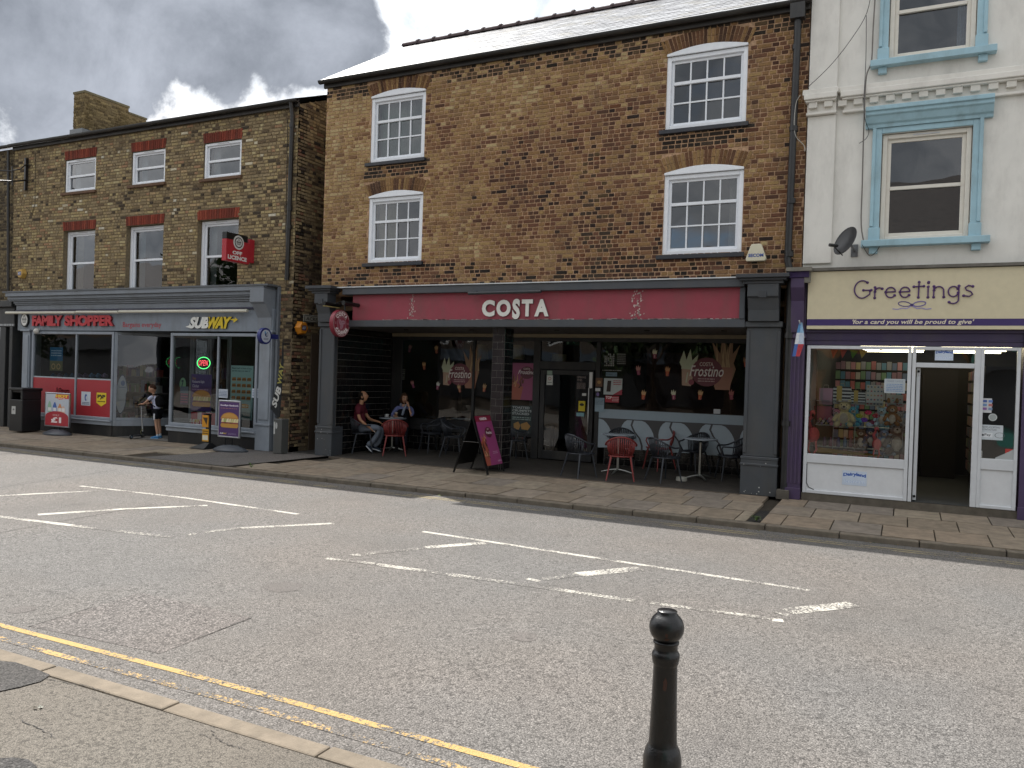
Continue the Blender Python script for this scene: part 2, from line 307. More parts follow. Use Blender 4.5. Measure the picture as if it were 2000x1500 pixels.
class Panel:
    """a flat print or sign face: o = its centre, U right, V up, facing Nn; everything on it is one mesh with its own colours"""
    def __init__(s, o, U=(1, 0, 0), V=(0, 0, 1), Nn=(0, -1, 0)):
        s.o = Vector(o); s.U = Vector(U); s.V = Vector(V); s.N = Vector(Nn); s.mb = MB(); s.lv = 0.001
    def _p(s, u, v, lv): return s.o+s.U*u+s.V*v+s.N*lv
    def poly(s, pts, col, lv=None):
        s.lv += .0002; l = s.lv if lv is None else lv
        s.mb.C(col).face([s._p(u, v, l) for u, v in pts]); return s
    def rect(s, u0, u1, v0, v1, col, lv=None): return s.poly([(u0, v0), (u1, v0), (u1, v1), (u0, v1)], col, lv)
    def disc(s, u, v, ru, rv, col, n=20, a0=0, a1=360, rot=0):
        c, sn = math.cos(rad(rot)), math.sin(rad(rot)); P = []
        for i in range(n+(0 if a1-a0 >= 360 else 1)):
            a = rad(a0+(a1-a0)*i/n); x, y = ru*math.cos(a), rv*math.sin(a); P.append((u+x*c-y*sn, v+x*sn+y*c))
        return s.poly(P, col)
    def ring(s, u, v, r0, r1, col, n=28, asp=1.0):
        s.lv += .0002
        for i in range(n):
            a, b = 2*math.pi*i/n, 2*math.pi*(i+1)/n
            s.mb.C(col).face([s._p(u+r*math.cos(t)*asp, v+r*math.sin(t), s.lv) for r, t in ((r0, a), (r1, a), (r1, b), (r0, b))])
        return s
    def text(s, body, u0, u1, v0, v1, col, bold=0.0, shear=0.0, ext=0.0, keep=False, space=1.0, side=None, warp=None, res=2):
        vs, fs = text_polys(body, bold, shear, space, res)
        if not vs: return s
        s.lv += .0002
        x0, x1 = min(a for a, b in vs), max(a for a, b in vs); y0, y1 = min(b for a, b in vs), max(b for a, b in vs)
        su, sv = (u1-u0)/(x1-x0), (v1-v0)/max(y1-y0, 1e-6)
        if keep: su = sv = min(su, sv)
        cu, cv = (u0+u1)/2, (v0+v1)/2
        P = [((a-(x0+x1)/2)*su+cu, (b-(y0+y1)/2)*sv+cv) for a, b in vs]
        if warp: P = [warp(a, b) for a, b in P]
        s.mb.C(col).mesh([s._p(a, b, s.lv+ext) for a, b in P], fs)
        if ext:
            cnt = {}
            for f in fs:
                for i in range(len(f)):
                    e = (f[i], f[(i+1) % len(f)]); cnt[e] = 1
            s.mb.C(side or tuple(c*.6 for c in (hx(col) if isinstance(col, str) else col)))
            for (a, b) in cnt:
                if (b, a) not in cnt: s.mb.face([s._p(*P[a], s.lv), s._p(*P[b], s.lv), s._p(*P[b], s.lv+ext), s._p(*P[a], s.lv+ext)])
        return s
    def lines(s, u0, u1, v0, v1, n, col, fill=.45):
        """rows of tiny print too small to read"""
        for i in range(n):
            v = v1-(v1-v0)*(i+.5)/n; h = (v1-v0)/n*fill/2; u = u0
            while u < u1:
                l = min(u1, u+R.uniform(.06, .22)*(u1-u0)); s.rect(u, l, v-h, v+h, col, s.lv+.0002); u = l+(u1-u0)*.03
        s.lv += .0002; return s
    def cut(s): s.cuts = getattr(s, 'cuts', [])+[(len(s.mb.v), len(s.mb.f))]; return s
    def build(s, name, parent, mat='print'):
        if not getattr(s, 'cuts', None): return s.mb.build(name, mat, parent)
        m = s.mb; e = [(0, 0)]+s.cuts+[(len(m.v), len(m.f))]; out = None
        for (v0, f0), (v1, f1) in zip(e[:-1], e[1:]):
            if f1 == f0: continue
            b = MB(); b.v = m.v[v0:v1]; b.f = [tuple(i-v0 for i in f) for f in m.f[f0:f1]]; b.c = m.c[f0:f1]; out = b.build(name, mat, parent)
        return out
# ------------------------------------------------------------------ ground
FY, RZ, KZ = 13.5, -.13, -.055          # frontage line, road level, top of the far kerb
KY = 11.0
def structure(name, **k):
    o = thing(name, None, None, kind='structure'); return o
b = MB(); b.face([(-400, -300, -.16), (400, -300, -.16), (400, 400, -.16), (-400, 400, -.16)]); b.build('ground', 'road', kind='structure')
b = MB(); b.face([(-200, 3.0, RZ), (200, 3.0, RZ), (200, KY+.05, RZ), (-200, KY+.05, RZ)]); road = b.build('road', 'road', kind='structure')
def gquad(name, pts, mat, z=RZ+.002, parent=None, px=True):
    P = [G(x, y, z) for x, y in pts] if px else [Vector((x, y, z)) for x, y in pts]
    return MB().face(P).build(name, mat, parent)
def gline(name, a, b_, w, mat, z=RZ+.0025, seg=1):
    A = G(*a, z); B = G(*b_, z); d = (B-A).normalized(); n = Vector((-d.y, d.x, 0))*w/2
    return MB().face([A-n, B-n, B+n, A+n]).build(name, mat, road)
# reddish reinstatement patch and small round covers in the carriageway
gquad('road_patch', [(55, 1223), (180, 1187), (272, 1157), (380, 1180), (490, 1206), (400, 1243), (312, 1276), (180, 1248)], 'road_patch', RZ+.002, road)
def gdisc(name, px, py, r, mat, z=RZ+.002, n=22, jit=.12, asp=1.0, parent=None):
    c = G(px, py, z); rr = random.Random(int(px*7+py)); P = []
    for i in range(n):
        q = 2*math.pi*i/n; k = r*(1+rr.uniform(-jit, jit)); P.append(c+Vector((k*math.cos(q)*asp, k*math.sin(q), 0)))
    return MB().face(P).build(name, mat, parent)
gdisc('road_patch', 555, 1146, .17, 'road_smooth', parent=road); gdisc('road_patch', 1024, 1243, .11, 'road_smooth', parent=road); gdisc('road_patch', 42, 1190, .10, 'road_smooth', parent=road)
# dark seam lines of old reinstatements
for a, b_ in (((0, 952), (230, 917)), ((0, 1040), (300, 985)), ((55, 1224), (180, 1186)), ((380, 1249), (492, 1206))):
    gline('tar_joint', a, b_, .010, 'tar', RZ+.003)
# painted bay markings
for a, b_, w_, m in (((157, 949), (360, 972), .075, 'line_white'), ((360, 972), (582, 1004), .075, 'line_white'), ((-60, 971), (195, 958), .10, 'line_white'),
        ((74, 1005), (240, 994), .12, 'line_white'), ((240, 994), (405, 987), .10, 'line_white'), ((-40, 1004), (140, 1026), .10, 'line_white'), ((140, 1026), (337, 1049), .10, 'line_worn'),
        ((398, 1039), (470, 1031), .10, 'line_worn'), ((470, 1031), (652, 1022), .10, 'line_white'), ((826, 1038), (1582, 1153), .075, 'line_white'),
        ((712, 1082), (830, 1069), .12, 'line_worn'), ((830, 1069), (948, 1060), .13, 'line_white'), ((638, 1090), (730, 1101), .09, 'line_worn'), ((735, 1102), (960, 1133), .10, 'line_worn'),
        ((960, 1133), (1240, 1173), .09, 'line_worn'), ((1270, 1177), (1505, 1208), .08, 'line_worn'), ((1060, 1131), (1130, 1122), .10, 'line_worn'), ((1130, 1122), (1250, 1110), .17, 'line_white'),
        ((1538, 1194), (1668, 1180), .17, 'line_white'), ((690, 1082), (700, 1086), .10, 'line_white'), ((370, 1042), (378, 1044), .10, 'line_white'), ((1030, 1130), (1054, 1135), .06, 'line_white'),
        ((1510, 1195), (1540, 1201), .06, 'line_white'), ((1508, 1210), (1530, 1212), .09, 'line_white')):
    gline('road_marking', a, b_, w_, m)
def strip(name, pts, w_, mat, z=RZ+.0025):
    P = [Vector((x, y, z)) for x, y in pts]; L_ = []; Rr = []
    for i, p in enumerate(P):
        d = (P[min(i+1, len(P)-1)]-P[max(i-1, 0)]).normalized(); n = Vector((-d.y, d.x, 0))*w_/2; L_.append(p-n); Rr.append(p+n)
    b = MB()
    for i in range(len(P)-1): b.face([L_[i], L_[i+1], Rr[i+1], Rr[i]])
    return b.build(name, mat, road)
strip('yellow_line', [(x, 3.60+.012*math.sin(x*1.3)) for x in [-12+.5*i for i in range(60)]], .055, 'line_yellow')
strip('yellow_line', [(x, 3.43+.014*math.sin(x*1.7+1)) for x in [-12+.5*i for i in range(60)]], .055, 'line_yellow_worn')
strip('yellow_line', [(x, 10.72+.01*math.sin(x)) for x in [-60+1*i for i in range(90)]], .05, 'line_yellow_faint')
strip('yellow_line', [(x, 10.60+.01*math.sin(x)) for x in [-60+1*i for i in range(90)]], .05, 'line_yellow_faint')
# near footway and its kerb
nf_ = structure('near_pavement')
b = MB(); b.face([(-60, -20, 0), (60, -20, 0), (60, 2.94, 0), (-60, 2.94, 0)]); b.build('asphalt_surface', 'footway', nf_)
gquad('asphalt_patch', [(-30, 1288), (30, 1293), (70, 1306), (98, 1318), (80, 1330), (40, 1341), (-30, 1356)], 'tar', .006, nf_)
gquad('asphalt_patch', [(-30, 1482), (25, 1479), (55, 1483), (72, 1497), (76, 1530), (-30, 1530)], 'tar', .005, nf_)
cr_ = random.Random(8)
for pts in (((388, 1432), (402, 1436), (412, 1442)), ((412, 1426), (428, 1444), (450, 1455), (478, 1463)), ((60, 1318), (110, 1330), (160, 1338), (212, 1352)), ((40, 1406), (70, 1420), (108, 1441))):
    b = MB(); Q = [G(x, y, .003) for x, y in pts]
    for A, B in zip(Q[:-1], Q[1:]):
        last = A
        for i in range(1, 9): nx = A+(B-A)*i/8+Vector((cr_.uniform(-.008, .008), cr_.uniform(-.008, .008), 0)); h = cr_.uniform(.0008, .003); b.face([last-Vector((0, h, 0)), nx-Vector((0, h, 0)), nx+Vector((0, h, 0)), last+Vector((0, h, 0))]); last = nx
    b.build('crack', 'tar', nf_)
near_kerb = structure('near_kerb')
b = MB('7c7265'); b.box(-.508, .508, -.062, .062, -.3, .0); proto = b.build('kerbstone', 'slab', near_kerb, bevel=.012, bev_seg=2)
proto.location = (-3.95, 3.02, 0)
for k in range(-8, 9):
    if k: 
        o = proto.copy(); COL.objects.link(o); o.location = (-3.95+k*1.022, 3.02+R.uniform(-.004, .004), R.uniform(-.004, .003)); o.rotation_euler = (0, 0, R.uniform(-.005, .005))
b = MB(); b.face([(-60, 2.952, -.012), (60, 2.952, -.012), (60, 2.9, -.012), (-60, 2.9, -.012)]); b.build('kerb_joint', 'tar', near_kerb)
# far footway: concrete flags in three rows, kerbstones, dark tarmac crossover and the drain strip
far = structure('far_pavement')
def pz(y): return KZ+(0-KZ)*min(1, (y-KY)/(FY-KY))
b = MB('3a342c'); b.face([(-60, KY+.02, KZ-.012), (60, KY+.02, KZ-.012), (60, 20, -.010), (-60, 20, -.010)]); b.build('bedding', 'slab', far)
slabcols = ['877b6c', '8b7f70', '827667', '877c6f', '8e8373', '7f766c', '887a6a']
smesh = {}
def slab_obj(x0, x1, y0, y1, dz=0):
    k = (round(x1-x0, 2), round(y1-y0, 2), R.randrange(len(slabcols)))
    if k not in smesh:
        b = MB(slabcols[k[2]]); g = .008; sl_ = (-KZ/(FY-KY)); hy = (y1-y0)/2-g; hx_ = (x1-x0)/2-g
        vs = [(-hx_, -hy, -.05), (hx_, -hy, -.05), (hx_, hy, -.05), (-hx_, hy, -.05), (-hx_, -hy, -hy*sl_), (hx_, -hy, -hy*sl_), (hx_, hy, hy*sl_), (-hx_, hy, hy*sl_)]
        b.mesh(vs, [(4, 5, 6, 7), (0, 1, 5, 4), (1, 2, 6, 5), (2, 3, 7, 6), (3, 0, 4, 7)])
        me = bpy.data.meshes.new('paving_slab'); me.from_pydata(b.v, [], b.f); a = me.attributes.new('bc', 'FLOAT_COLOR', 'FACE')
        a.data.foreach_set('color', [q for c in b.c for q in (*c, 1)]); me.materials.append(MAT['slab']); smesh[k] = me
    cy = (y0+y1)/2
    return inst(smesh[k], 'paving_slab', far, ((x0+x1)/2, cy, pz(cy)+R.uniform(-.003, .003)+dz), (R.uniform(-.003, .003), R.uniform(-.004, .004), 0))
xa, xb_ = G(455, 905, -.03).x, G(640, 905, -.03).x
drain_x0, drain_x1 = -1.88, -1.70
for r_, (ya, yb, off, ln) in enumerate(((KY+.14, 11.92, .0, .61), (11.92, 12.72, .30, .61), (12.72, 13.5, .12, .61))):
    x = -24+off
    while x < 3.2:
        x2 = x+ln
        if x2 < -13.7+.4*r_ or x > -11.4+.3*r_:
            if not (x2 > drain_x0 and x < drain_x1): slab_obj(x, x2, ya, yb)
            else:
                if drain_x0-x > .12: slab_obj(x, drain_x0, ya, yb)
                if x2-drain_x1 > .12: slab_obj(drain_x1, x2, ya, yb)
        x = x2
MB('2b2a29').box(drain_x0+.01, drain_x1-.01, KY+.02, 13.48, -.2, KZ-.004).build('drain_channel', 'slab', far)
b = MB(); b.face([(-13.75, KY+.14, KZ+.001), (-11.4, KY+.14, KZ+.001), (-10.9, 13.5, .003), (-12.9, 13.5, .003)]); b.build('tarmac_crossover', 'road_smooth', far)
far_kerb = structure('far_kerb')
b = MB('6f675c'); b.box(-.452, .452, 0, .14, -.2, KZ); proto = b.build('kerbstone', 'slab', far_kerb, bevel=.015, bev_seg=2); proto.location = (-24, KY, 0)
for k in range(1, 31):
    o = proto.copy(); COL.objects.link(o); o.location = (-24+k*.914, KY+R.uniform(-.006, .006), R.uniform(-.006, .004)); o.rotation_euler = (0, R.uniform(-.004, .004), R.uniform(-.004, .004))
# ------------------------------------------------------------------ brickwork
def walls(b, u0, u1, v0, v1, holes, o, U, V, Nn, th=.3):
    us = sorted(set([u0, u1]+[h[0] for h in holes]+[h[1] for h in holes])); vs = sorted(set([v0, v1]+[h[2] for h in holes]+[h[3] for h in holes]))
    us = [u for u in us if u0 <= u <= u1]; vs = [v for v in vs if v0 <= v <= v1]
    o, U, V, Nn = map(Vector, (o, U, V, Nn))
    def solid(i, j):
        if i < 0 or j < 0 or i >= len(us)-1 or j >= len(vs)-1: return False
        cu, cv = (us[i]+us[i+1])/2, (vs[j]+vs[j+1])/2
        return not any(h[0] < cu < h[1] and h[2] < cv < h[3] for h in holes)
    P = lambda u, v, t: o+U*u+V*v-Nn*t
    for i in range(len(us)-1):
        for j in range(len(vs)-1):
            if not solid(i, j): continue
            a, c, d, e = us[i], us[i+1], vs[j], vs[j+1]
            b.face([P(a, d, 0), P(c, d, 0), P(c, e, 0), P(a, e, 0)]); b.face([P(a, e, th), P(c, e, th), P(c, d, th), P(a, d, th)])
            if not solid(i-1, j): b.face([P(a, d, th), P(a, d, 0), P(a, e, 0), P(a, e, th)])
            if not solid(i+1, j): b.face([P(c, d, 0), P(c, d, th), P(c, e, th), P(c, e, 0)])
            if not solid(i, j-1): b.face([P(a, d, th), P(c, d, th), P(c, d, 0), P(a, d, 0)])
            if not solid(i, j+1): b.face([P(a, e, 0), P(c, e, 0), P(c, e, th), P(a, e, th)])
bmesh_cache = {}
def bricks(parent, u0, u1, v0, v1, holes, o, U, V, Nn, colfn, n_ind=0, skip=None, hdr=.5, seed=1, proud=(.006, .014), grid=(.075, .225), mj=.015):
    rr = random.Random(seed); o, U, V, Nn = map(Vector, (o, U, V, Nn)); ch, ln = grid; L_ = []
    rows = int((v1-v0)/ch)
    for r_ in range(rows):
        v = v0+r_*ch; cv = v+ch/2; u = u0-rr.uniform(0, .11) if r_ % 2 else u0-rr.uniform(0, .05)-.06
        k = r_
        blocked = [(h[0], h[1]) for h in holes if h[2] < cv < h[3]]
        while u < u1:
            st = (k % 2 == 0) and rr.random() > hdr; w_ = (ln if st else ln/2)*rr.uniform(.95, 1.05); k += 1
            a, c = max(u+mj/2, u0), min(u+w_-mj/2, u1); u += w_
            for (h0, h1) in blocked:
                if a < h1 and c > h0:
                    if a < h0-.03: c = h0-.004
                    elif c > h1+.03: a = h1+.004
                    else: a = c
            if c-a < .03: continue
            if skip and skip((a+c)/2, cv): continue
            dv = .007*noise.noise(Vector((a*.5, v*.8, seed)))+rr.uniform(-.0015, .0015); L_.append((a, c, v+mj/2+dv, v+ch-mj/2+dv))
    inds = set()
    if n_ind:
        sc_ = sorted(range(len(L_)), key=lambda i: -((L_[i][1]-L_[i][0]) > .18)*2-(1/(1+(o+U*L_[i][0]+V*L_[i][2]-Vector((0, 0, 1.8))).length)))
        inds = set(sc_[:n_ind])
    mb = MB()
    FS = [(0, 1, 2, 3), (4, 5, 1, 0), (5, 6, 2, 1), (6, 7, 3, 2), (7, 4, 0, 3)]
    for i, (a, c, d, e) in enumerate(L_):
        col = colfn((a+c)/2, (d+e)/2, rr)
        if i in inds:
            key = (c-a > .16, col)
            if key not in bmesh_cache:
                hw = (.105 if key[0] else .051); hh = (ch-mj)/2; t = .011; q = .004
                vs = [(-hw+q, -t, -hh+q), (hw-q, -t, -hh+q), (hw-q, -t, hh-q), (-hw+q, -t, hh-q), (-hw, .004, -hh), (hw, .004, -hh), (hw, .004, hh), (-hw, .004, hh)]
                me = bpy.data.meshes.new('brick'); me.from_pydata(vs, [], FS); at = me.attributes.new('bc', 'FLOAT_COLOR', 'FACE')
                cc = hx(col); at.data.foreach_set('color', [cc[0], cc[1], cc[2], 1]*5); me.materials.append(MAT['brick']); bmesh_cache[key] = me
            p = o+U*((a+c)/2)+V*((d+e)/2)
            inst(bmesh_cache[key], 'brick', parent, p, (rr.uniform(-.02, .02), rr.uniform(-.01, .01), rr.uniform(-.02, .02)), ((c-a)/(.21 if key[0] else .102), 1, 1))
            continue
        t = rr.uniform(*proud); q = .004; j = lambda: rr.uniform(-.003, .003)
        cs = [(a+q, d+q), (c-q, d+q), (c-q, e-q), (a+q, e-q)]; co = [(a, d), (c, d), (c, e), (a, e)]
        vs = [o+U*(x+j())+V*(z+j())+Nn*(t+j()*.6) for x, z in cs]+[o+U*x+V*z-Nn*.004 for x, z in co]
        mb.C(col).mesh(vs, FS)
    mb.build('brickwork', 'brick', parent, kind='stuff')
def nz2(u, v, s, k=0): return noise.noise(Vector((u*s, v*s, k*3.7)))
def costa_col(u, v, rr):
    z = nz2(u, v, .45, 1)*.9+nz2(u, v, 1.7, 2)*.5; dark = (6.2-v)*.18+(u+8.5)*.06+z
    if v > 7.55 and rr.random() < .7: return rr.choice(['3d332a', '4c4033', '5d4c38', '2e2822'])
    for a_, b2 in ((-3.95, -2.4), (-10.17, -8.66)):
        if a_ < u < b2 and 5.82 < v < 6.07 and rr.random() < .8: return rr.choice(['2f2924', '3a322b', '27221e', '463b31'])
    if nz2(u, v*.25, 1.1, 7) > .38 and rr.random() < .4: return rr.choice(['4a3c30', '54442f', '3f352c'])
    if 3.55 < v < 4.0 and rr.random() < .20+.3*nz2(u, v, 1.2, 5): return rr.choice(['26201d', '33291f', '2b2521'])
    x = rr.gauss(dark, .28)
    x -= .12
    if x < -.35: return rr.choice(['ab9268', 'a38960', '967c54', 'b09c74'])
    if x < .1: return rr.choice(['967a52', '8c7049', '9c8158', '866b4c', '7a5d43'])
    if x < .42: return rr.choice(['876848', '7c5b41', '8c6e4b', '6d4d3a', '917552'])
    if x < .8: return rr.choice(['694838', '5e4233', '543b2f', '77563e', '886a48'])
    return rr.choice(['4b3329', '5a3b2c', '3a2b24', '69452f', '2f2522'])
def b1_col(u, v, rr):
    z = nz2(u, v, .8, 9)*.5; x = rr.random()+z*.2+.05
    if v < 4.4 and u > -14: x -= .07
    if x < .02 and rr.random() < .8: return rr.choice(['2e2925', '3a3129', '453a2f'])
    if x < .15: return rr.choice(['4f4437', '5e503e', '6a5944', '443b31'])
    if x < .62: return rr.choice(['8c7b5f', '958466', '857459', '8f7f62', '7c6b51'])
    if x < .92: return rr.choice(['9c8a67', 'a29069', '94825f', 'a8976f'])
    if rr.random() < .12: return rr.choice(['c6c0ae', 'b8ae96', 'c9bfa6'])
    return rr.choice(['a9916e', '9a7a5e', 'b0a27c'])
X0, Xc, Z3 = (1, 0, 0), (0, -1, 0), (0, 0, 1)
# ------------------------------------------------------------------ windows
def rect_ring(b, x0, x1, z0, z1, w_, y0, y1, wb=None):
    wb = wb or w_
    b.box(x0, x0+w_, y0, y1, z0, z1); b.box(x1-w_, x1, y0, y1, z0, z1); b.box(x0+w_, x1-w_, y0+.001, y1, z0, z0+wb); b.box(x0+w_, x1-w_, y0+.001, y1, z1-w_, z1)
def pane(parent, x0, x1, z0, z1, y, tilt=.004, mat='glass', name='pane'):
    a, c = R.uniform(-tilt, tilt), R.uniform(-tilt, tilt); hx_, hz = (x1-x0)/2, (z1-z0)/2
    return MB().face([(x0, y-a*hx_-c*hz, z0), (x1, y+a*hx_-c*hz, z0), (x1, y+a*hx_+c*hz, z1), (x0, y-a*hx_+c*hz, z1)]).build(name, mat, parent)
def window(parent, x0, x1, z0, z1, Y, cols=4, rows=(1, 1, 1), fr=.085, arch=0, col='e4e8ee', sash=.045, bar=.024, meet=0, vent=False, curtain=None, roomcol='47474a', bl=None):
    b = MB(col); zt = z1-arch; rect_ring(b, x0, x1, z0, zt, fr, Y, Y+.13)
    if arch:
        n = 10; P = [(x0, zt), (x1, zt)]+[(x1-(x1-x0)*i/n, zt+arch*(.30+.70*math.sin(math.pi*i/n)) if 0 < i < n else zt+arch*.30) for i in range(n+1)]
        b.prism(P, (0, 0, 0), X0, Z3, Xc, -Y-.10, -Y+.04)
    if vent: b.C('c9ccd0').box((x0+x1)/2-.18, (x0+x1)/2+.18, Y-.012, Y-.001, zt-fr*.65, zt-fr*.35).C(col)
    f = b.build('window', 'plastic', parent, bevel=.006)
    a0, a1, c0, c1 = x0+fr, x1-fr, z0+fr, zt-fr; tot = sum(rows); yy = Y+.045
    b = MB(col); rect_ring(b, a0, a1, c0, c1, sash, yy, yy+.04); b.build('sash', 'plastic', f, bevel=.004)
    a0 += sash; a1 -= sash; c0 += sash; c1 -= sash
    if cols > 1:
        for i in range(1, cols): x = a0+(a1-a0)*i/cols; MB(col).box(x-bar/2, x+bar/2, yy+.006, yy+.036, c0, c1).build('glazing_bar', 'plastic', f)
    zz = [c1]; acc = 0
    for r_ in rows: acc += r_; zz.append(c1-(c1-c0)*acc/tot)
    for i, z in enumerate(zz[1:-1]):
        h = (.05 if i == meet else bar)/2; MB(col).box(a0, a1, yy-(.012 if i == meet else -.004), yy+.034, z-h, z+h).build('meeting_rail' if i == meet else 'glazing_bar', 'plastic', f)
    for i in range(cols):
        for j in range(len(rows)):
            pane(f, a0+(a1-a0)*i/cols, a0+(a1-a0)*(i+1)/cols, zz[j+1], zz[j], yy+.022+(.012 if j > meet else 0), mat='glass_upper')
    b = MB(roomcol); d = 1.5; y0, y1 = Y+.305, Y+d
    b.face([(x0-.4, y1, z0-.5), (x1+.4, y1, z0-.5), (x1+.4, y1, z1+.3), (x0-.4, y1, z1+.3)]); b.face([(x0-.4, y0, z0-.5), (x0-.4, y1, z0-.5), (x0-.4, y1, z1+.3), (x0-.4, y0, z1+.3)])
    b.face([(x1+.4, y0, z0-.5), (x1+.4, y1, z0-.5), (x1+.4, y1, z1+.3), (x1+.4, y0, z1+.3)]); b.face([(x0-.4, y0, z1+.3), (x1+.4, y0, z1+.3), (x1+.4, y1, z1+.3), (x0-.4, y1, z1+.3)])
    b.C('4a3f35').face([(x0-.4, y0, z0-.5), (x1+.4, y0, z0-.5), (x1+.4, y1, z0-.5), (x0-.4, y1, z0-.5)]); b.build('room_lining', 'matte', f)
    if curtain:
        for (u0, u1, cc) in curtain:
            b = MB(cc); n = 18; xa_, xb2 = x0+(x1-x0)*u0, x0+(x1-x0)*u1
            for i in range(n):
                xA, xB = xa_+(xb2-xa_)*i/n, xa_+(xb2-xa_)*(i+1)/n; yA, yB = Y+.24+.02*math.sin(i*2.1), Y+.24+.02*math.sin((i+1)*2.1)
                b.face([(xA, yA, z0+.02), (xB, yB, z0+.02), (xB, yB, zt), (xA, yA, zt)])
            b.build('curtain', 'cloth', f)
    return f
def gbox(name, mat, parent, col, *bx, bevel=.006, **k): return MB(col).box(*bx).build(name, mat, parent, bevel=bevel, **k)
slate_cache = {}
def slate_roof(parent, x0, x1, y0, z0, y1, z1, w_=.28, gauge=.2, n_ind=300, cols=('707175', '7c7d82', '67686c', '8a8c90', '767470')):
    d = Vector((0, y1-y0, z1-z0)); Ln = d.length; d.normalize(); nrm = Vector((0, -d.z, d.y)); rows = int(Ln/gauge); ang = math.atan2(d.z, d.y)
    mb = MB('3d3b38'); mb.face([(x0, y0, z0-.01), (x1, y0, z0-.01), (x1, y1, z1-.01), (x0, y1, z1-.01)]); roof = mb.build('roof', 'slate', parent)
    rr = random.Random(int(x1*10)); L_ = []
    for r_ in range(rows+1):
        x = x0-(w_/2 if r_ % 2 else 0)
        while x < x1: L_.append((r_, x)); x += w_
    L_.sort(key=lambda q: -q[1]); mb = MB()
    for i, (r_, x) in enumerate(L_):
        a, c = max(x+.002, x0), min(x+w_-.002, x1)
        if c-a < .03: continue
        col = rr.choice(cols); p = Vector(((a+c)/2, y0, z0))+d*(r_*gauge)+nrm*(.006+rr.uniform(0, .003)); l = gauge+.1
        if i < n_ind and c-a > w_*.9:
            if col not in slate_cache:
                b = MB(col); b.box(-w_/2+.003, w_/2-.003, 0, l, 0, .012); me = bpy.data.meshes.new('slate'); me.from_pydata(b.v, [], b.f); at = me.attributes.new('bc', 'FLOAT_COLOR', 'FACE')
                at.data.foreach_set('color', [q for cc in b.c for q in (*cc, 1)]); me.materials.append(MAT['slate']); slate_cache[col] = me
            inst(slate_cache[col], 'slate', roof, p, (ang-.022+rr.uniform(-.004, .004), rr.uniform(-.006, .006), rr.uniform(-.006, .006)))
        else:
            d2 = (d+nrm*-.022).normalized(); q = [p+Vector((a-(a+c)/2, 0, 0)), p+Vector((c-(a+c)/2, 0, 0))]
            top = [q[0]+nrm*.012, q[1]+nrm*.012, q[1]+d2*l+nrm*.012, q[0]+d2*l+nrm*.012]
            mb.C(col).face(top); mb.face([q[0], q[1], top[1], top[0]])
    mb.build('slates', 'slate', roof, kind='stuff')
    return roof
# ================================================================== the brown brick coffee shop
costa = thing('coffee_shop_building', 'brown brick building with slate roof above the red fronted coffee shop', 'building', (-6.4, FY, 0))
CX0, CX1, CZ0, CZ1 = -11.25, -1.55, 3.40, 7.92
cw = [(-3.86, -2.50, 6.13, 7.52, .13), (-3.84, -2.50, 3.98, 5.48, .13), (-10.08, -8.76, 6.12, 7.57, .12), (-10.07, -8.75, 4.05, 5.51, .12)]
holes = [(a, b_, c, d-ar) for a, b_, c, d, ar in cw]
b = MB('b8977a'); walls(b, CX0, CX1, CZ0, CZ1, holes, (0, FY, 0), X0, Z3, Xc); cwall = b.build('wall', 'mortar', costa)
def in_arch(u, v):
    for a, b_, c, d, ar in cw:
        m = (a+b_)/2; hw = (b_-a)/2
        if d-ar-.02 < v < d+.235 and abs(u-m) < hw+.0+(v-(d-ar))*.30: return True
    return False
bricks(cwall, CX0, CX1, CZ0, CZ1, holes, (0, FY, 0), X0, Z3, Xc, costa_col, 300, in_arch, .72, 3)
# voussoirs of the four segmental arches
vm = {}
for a, b_, c, d, ar in cw:
    m = (a+b_)/2; hw = (b_-a)/2; n = 24
    for i in range(n):
        t = (i+.5)/n*2-1; ang = t*.42; x = m+t*(hw+.03); zb = d-ar+ar*(.3+.7*math.cos(t*math.pi/2))-.005
        col = R.choice(['937550', '886a47', '7c5d42', '6a4c38', '8f744f', '5e4434', '6f5338', '4f392c'])
        if col not in vm:
            q = MB(col); q.box(-.024, .024, -.013, .004, 0, .13); q.box(-.024, .024, -.012, .004, .14, .27); me = bpy.data.meshes.new('arch_brick'); me.from_pydata(q.v, [], q.f); at = me.attributes.new('bc', 'FLOAT_COLOR', 'FACE')
            at.data.foreach_set('color', [p for cc in q.c for p in (*cc, 1)]); me.materials.append(MAT['brick']); vm[col] = me
        inst(vm[col], 'arch_brick', cwall, (x, FY, zb), (0, ang, 0), (1, 1, R.uniform(.93, 1.0)))
curt = [None, [(.80, .97, '8a8a88')], [(.06, .5, '7d8a86'), (.5, .95, '76807e')], [(.07, .42, '8d8778'), (.86, .95, '7b766b')]]
for i, (a, b_, c, d, ar) in enumerate(cw):
    window(costa, a, b_, c, d, FY+.012, 4, (1, 1, 1), fr=.075, arch=ar, curtain=curt[i])
    gbox('window_sill', 'paint', costa, '2c2f36', a-.09, b_+.05, FY-.07, FY+.03, c-.075, c-.005)
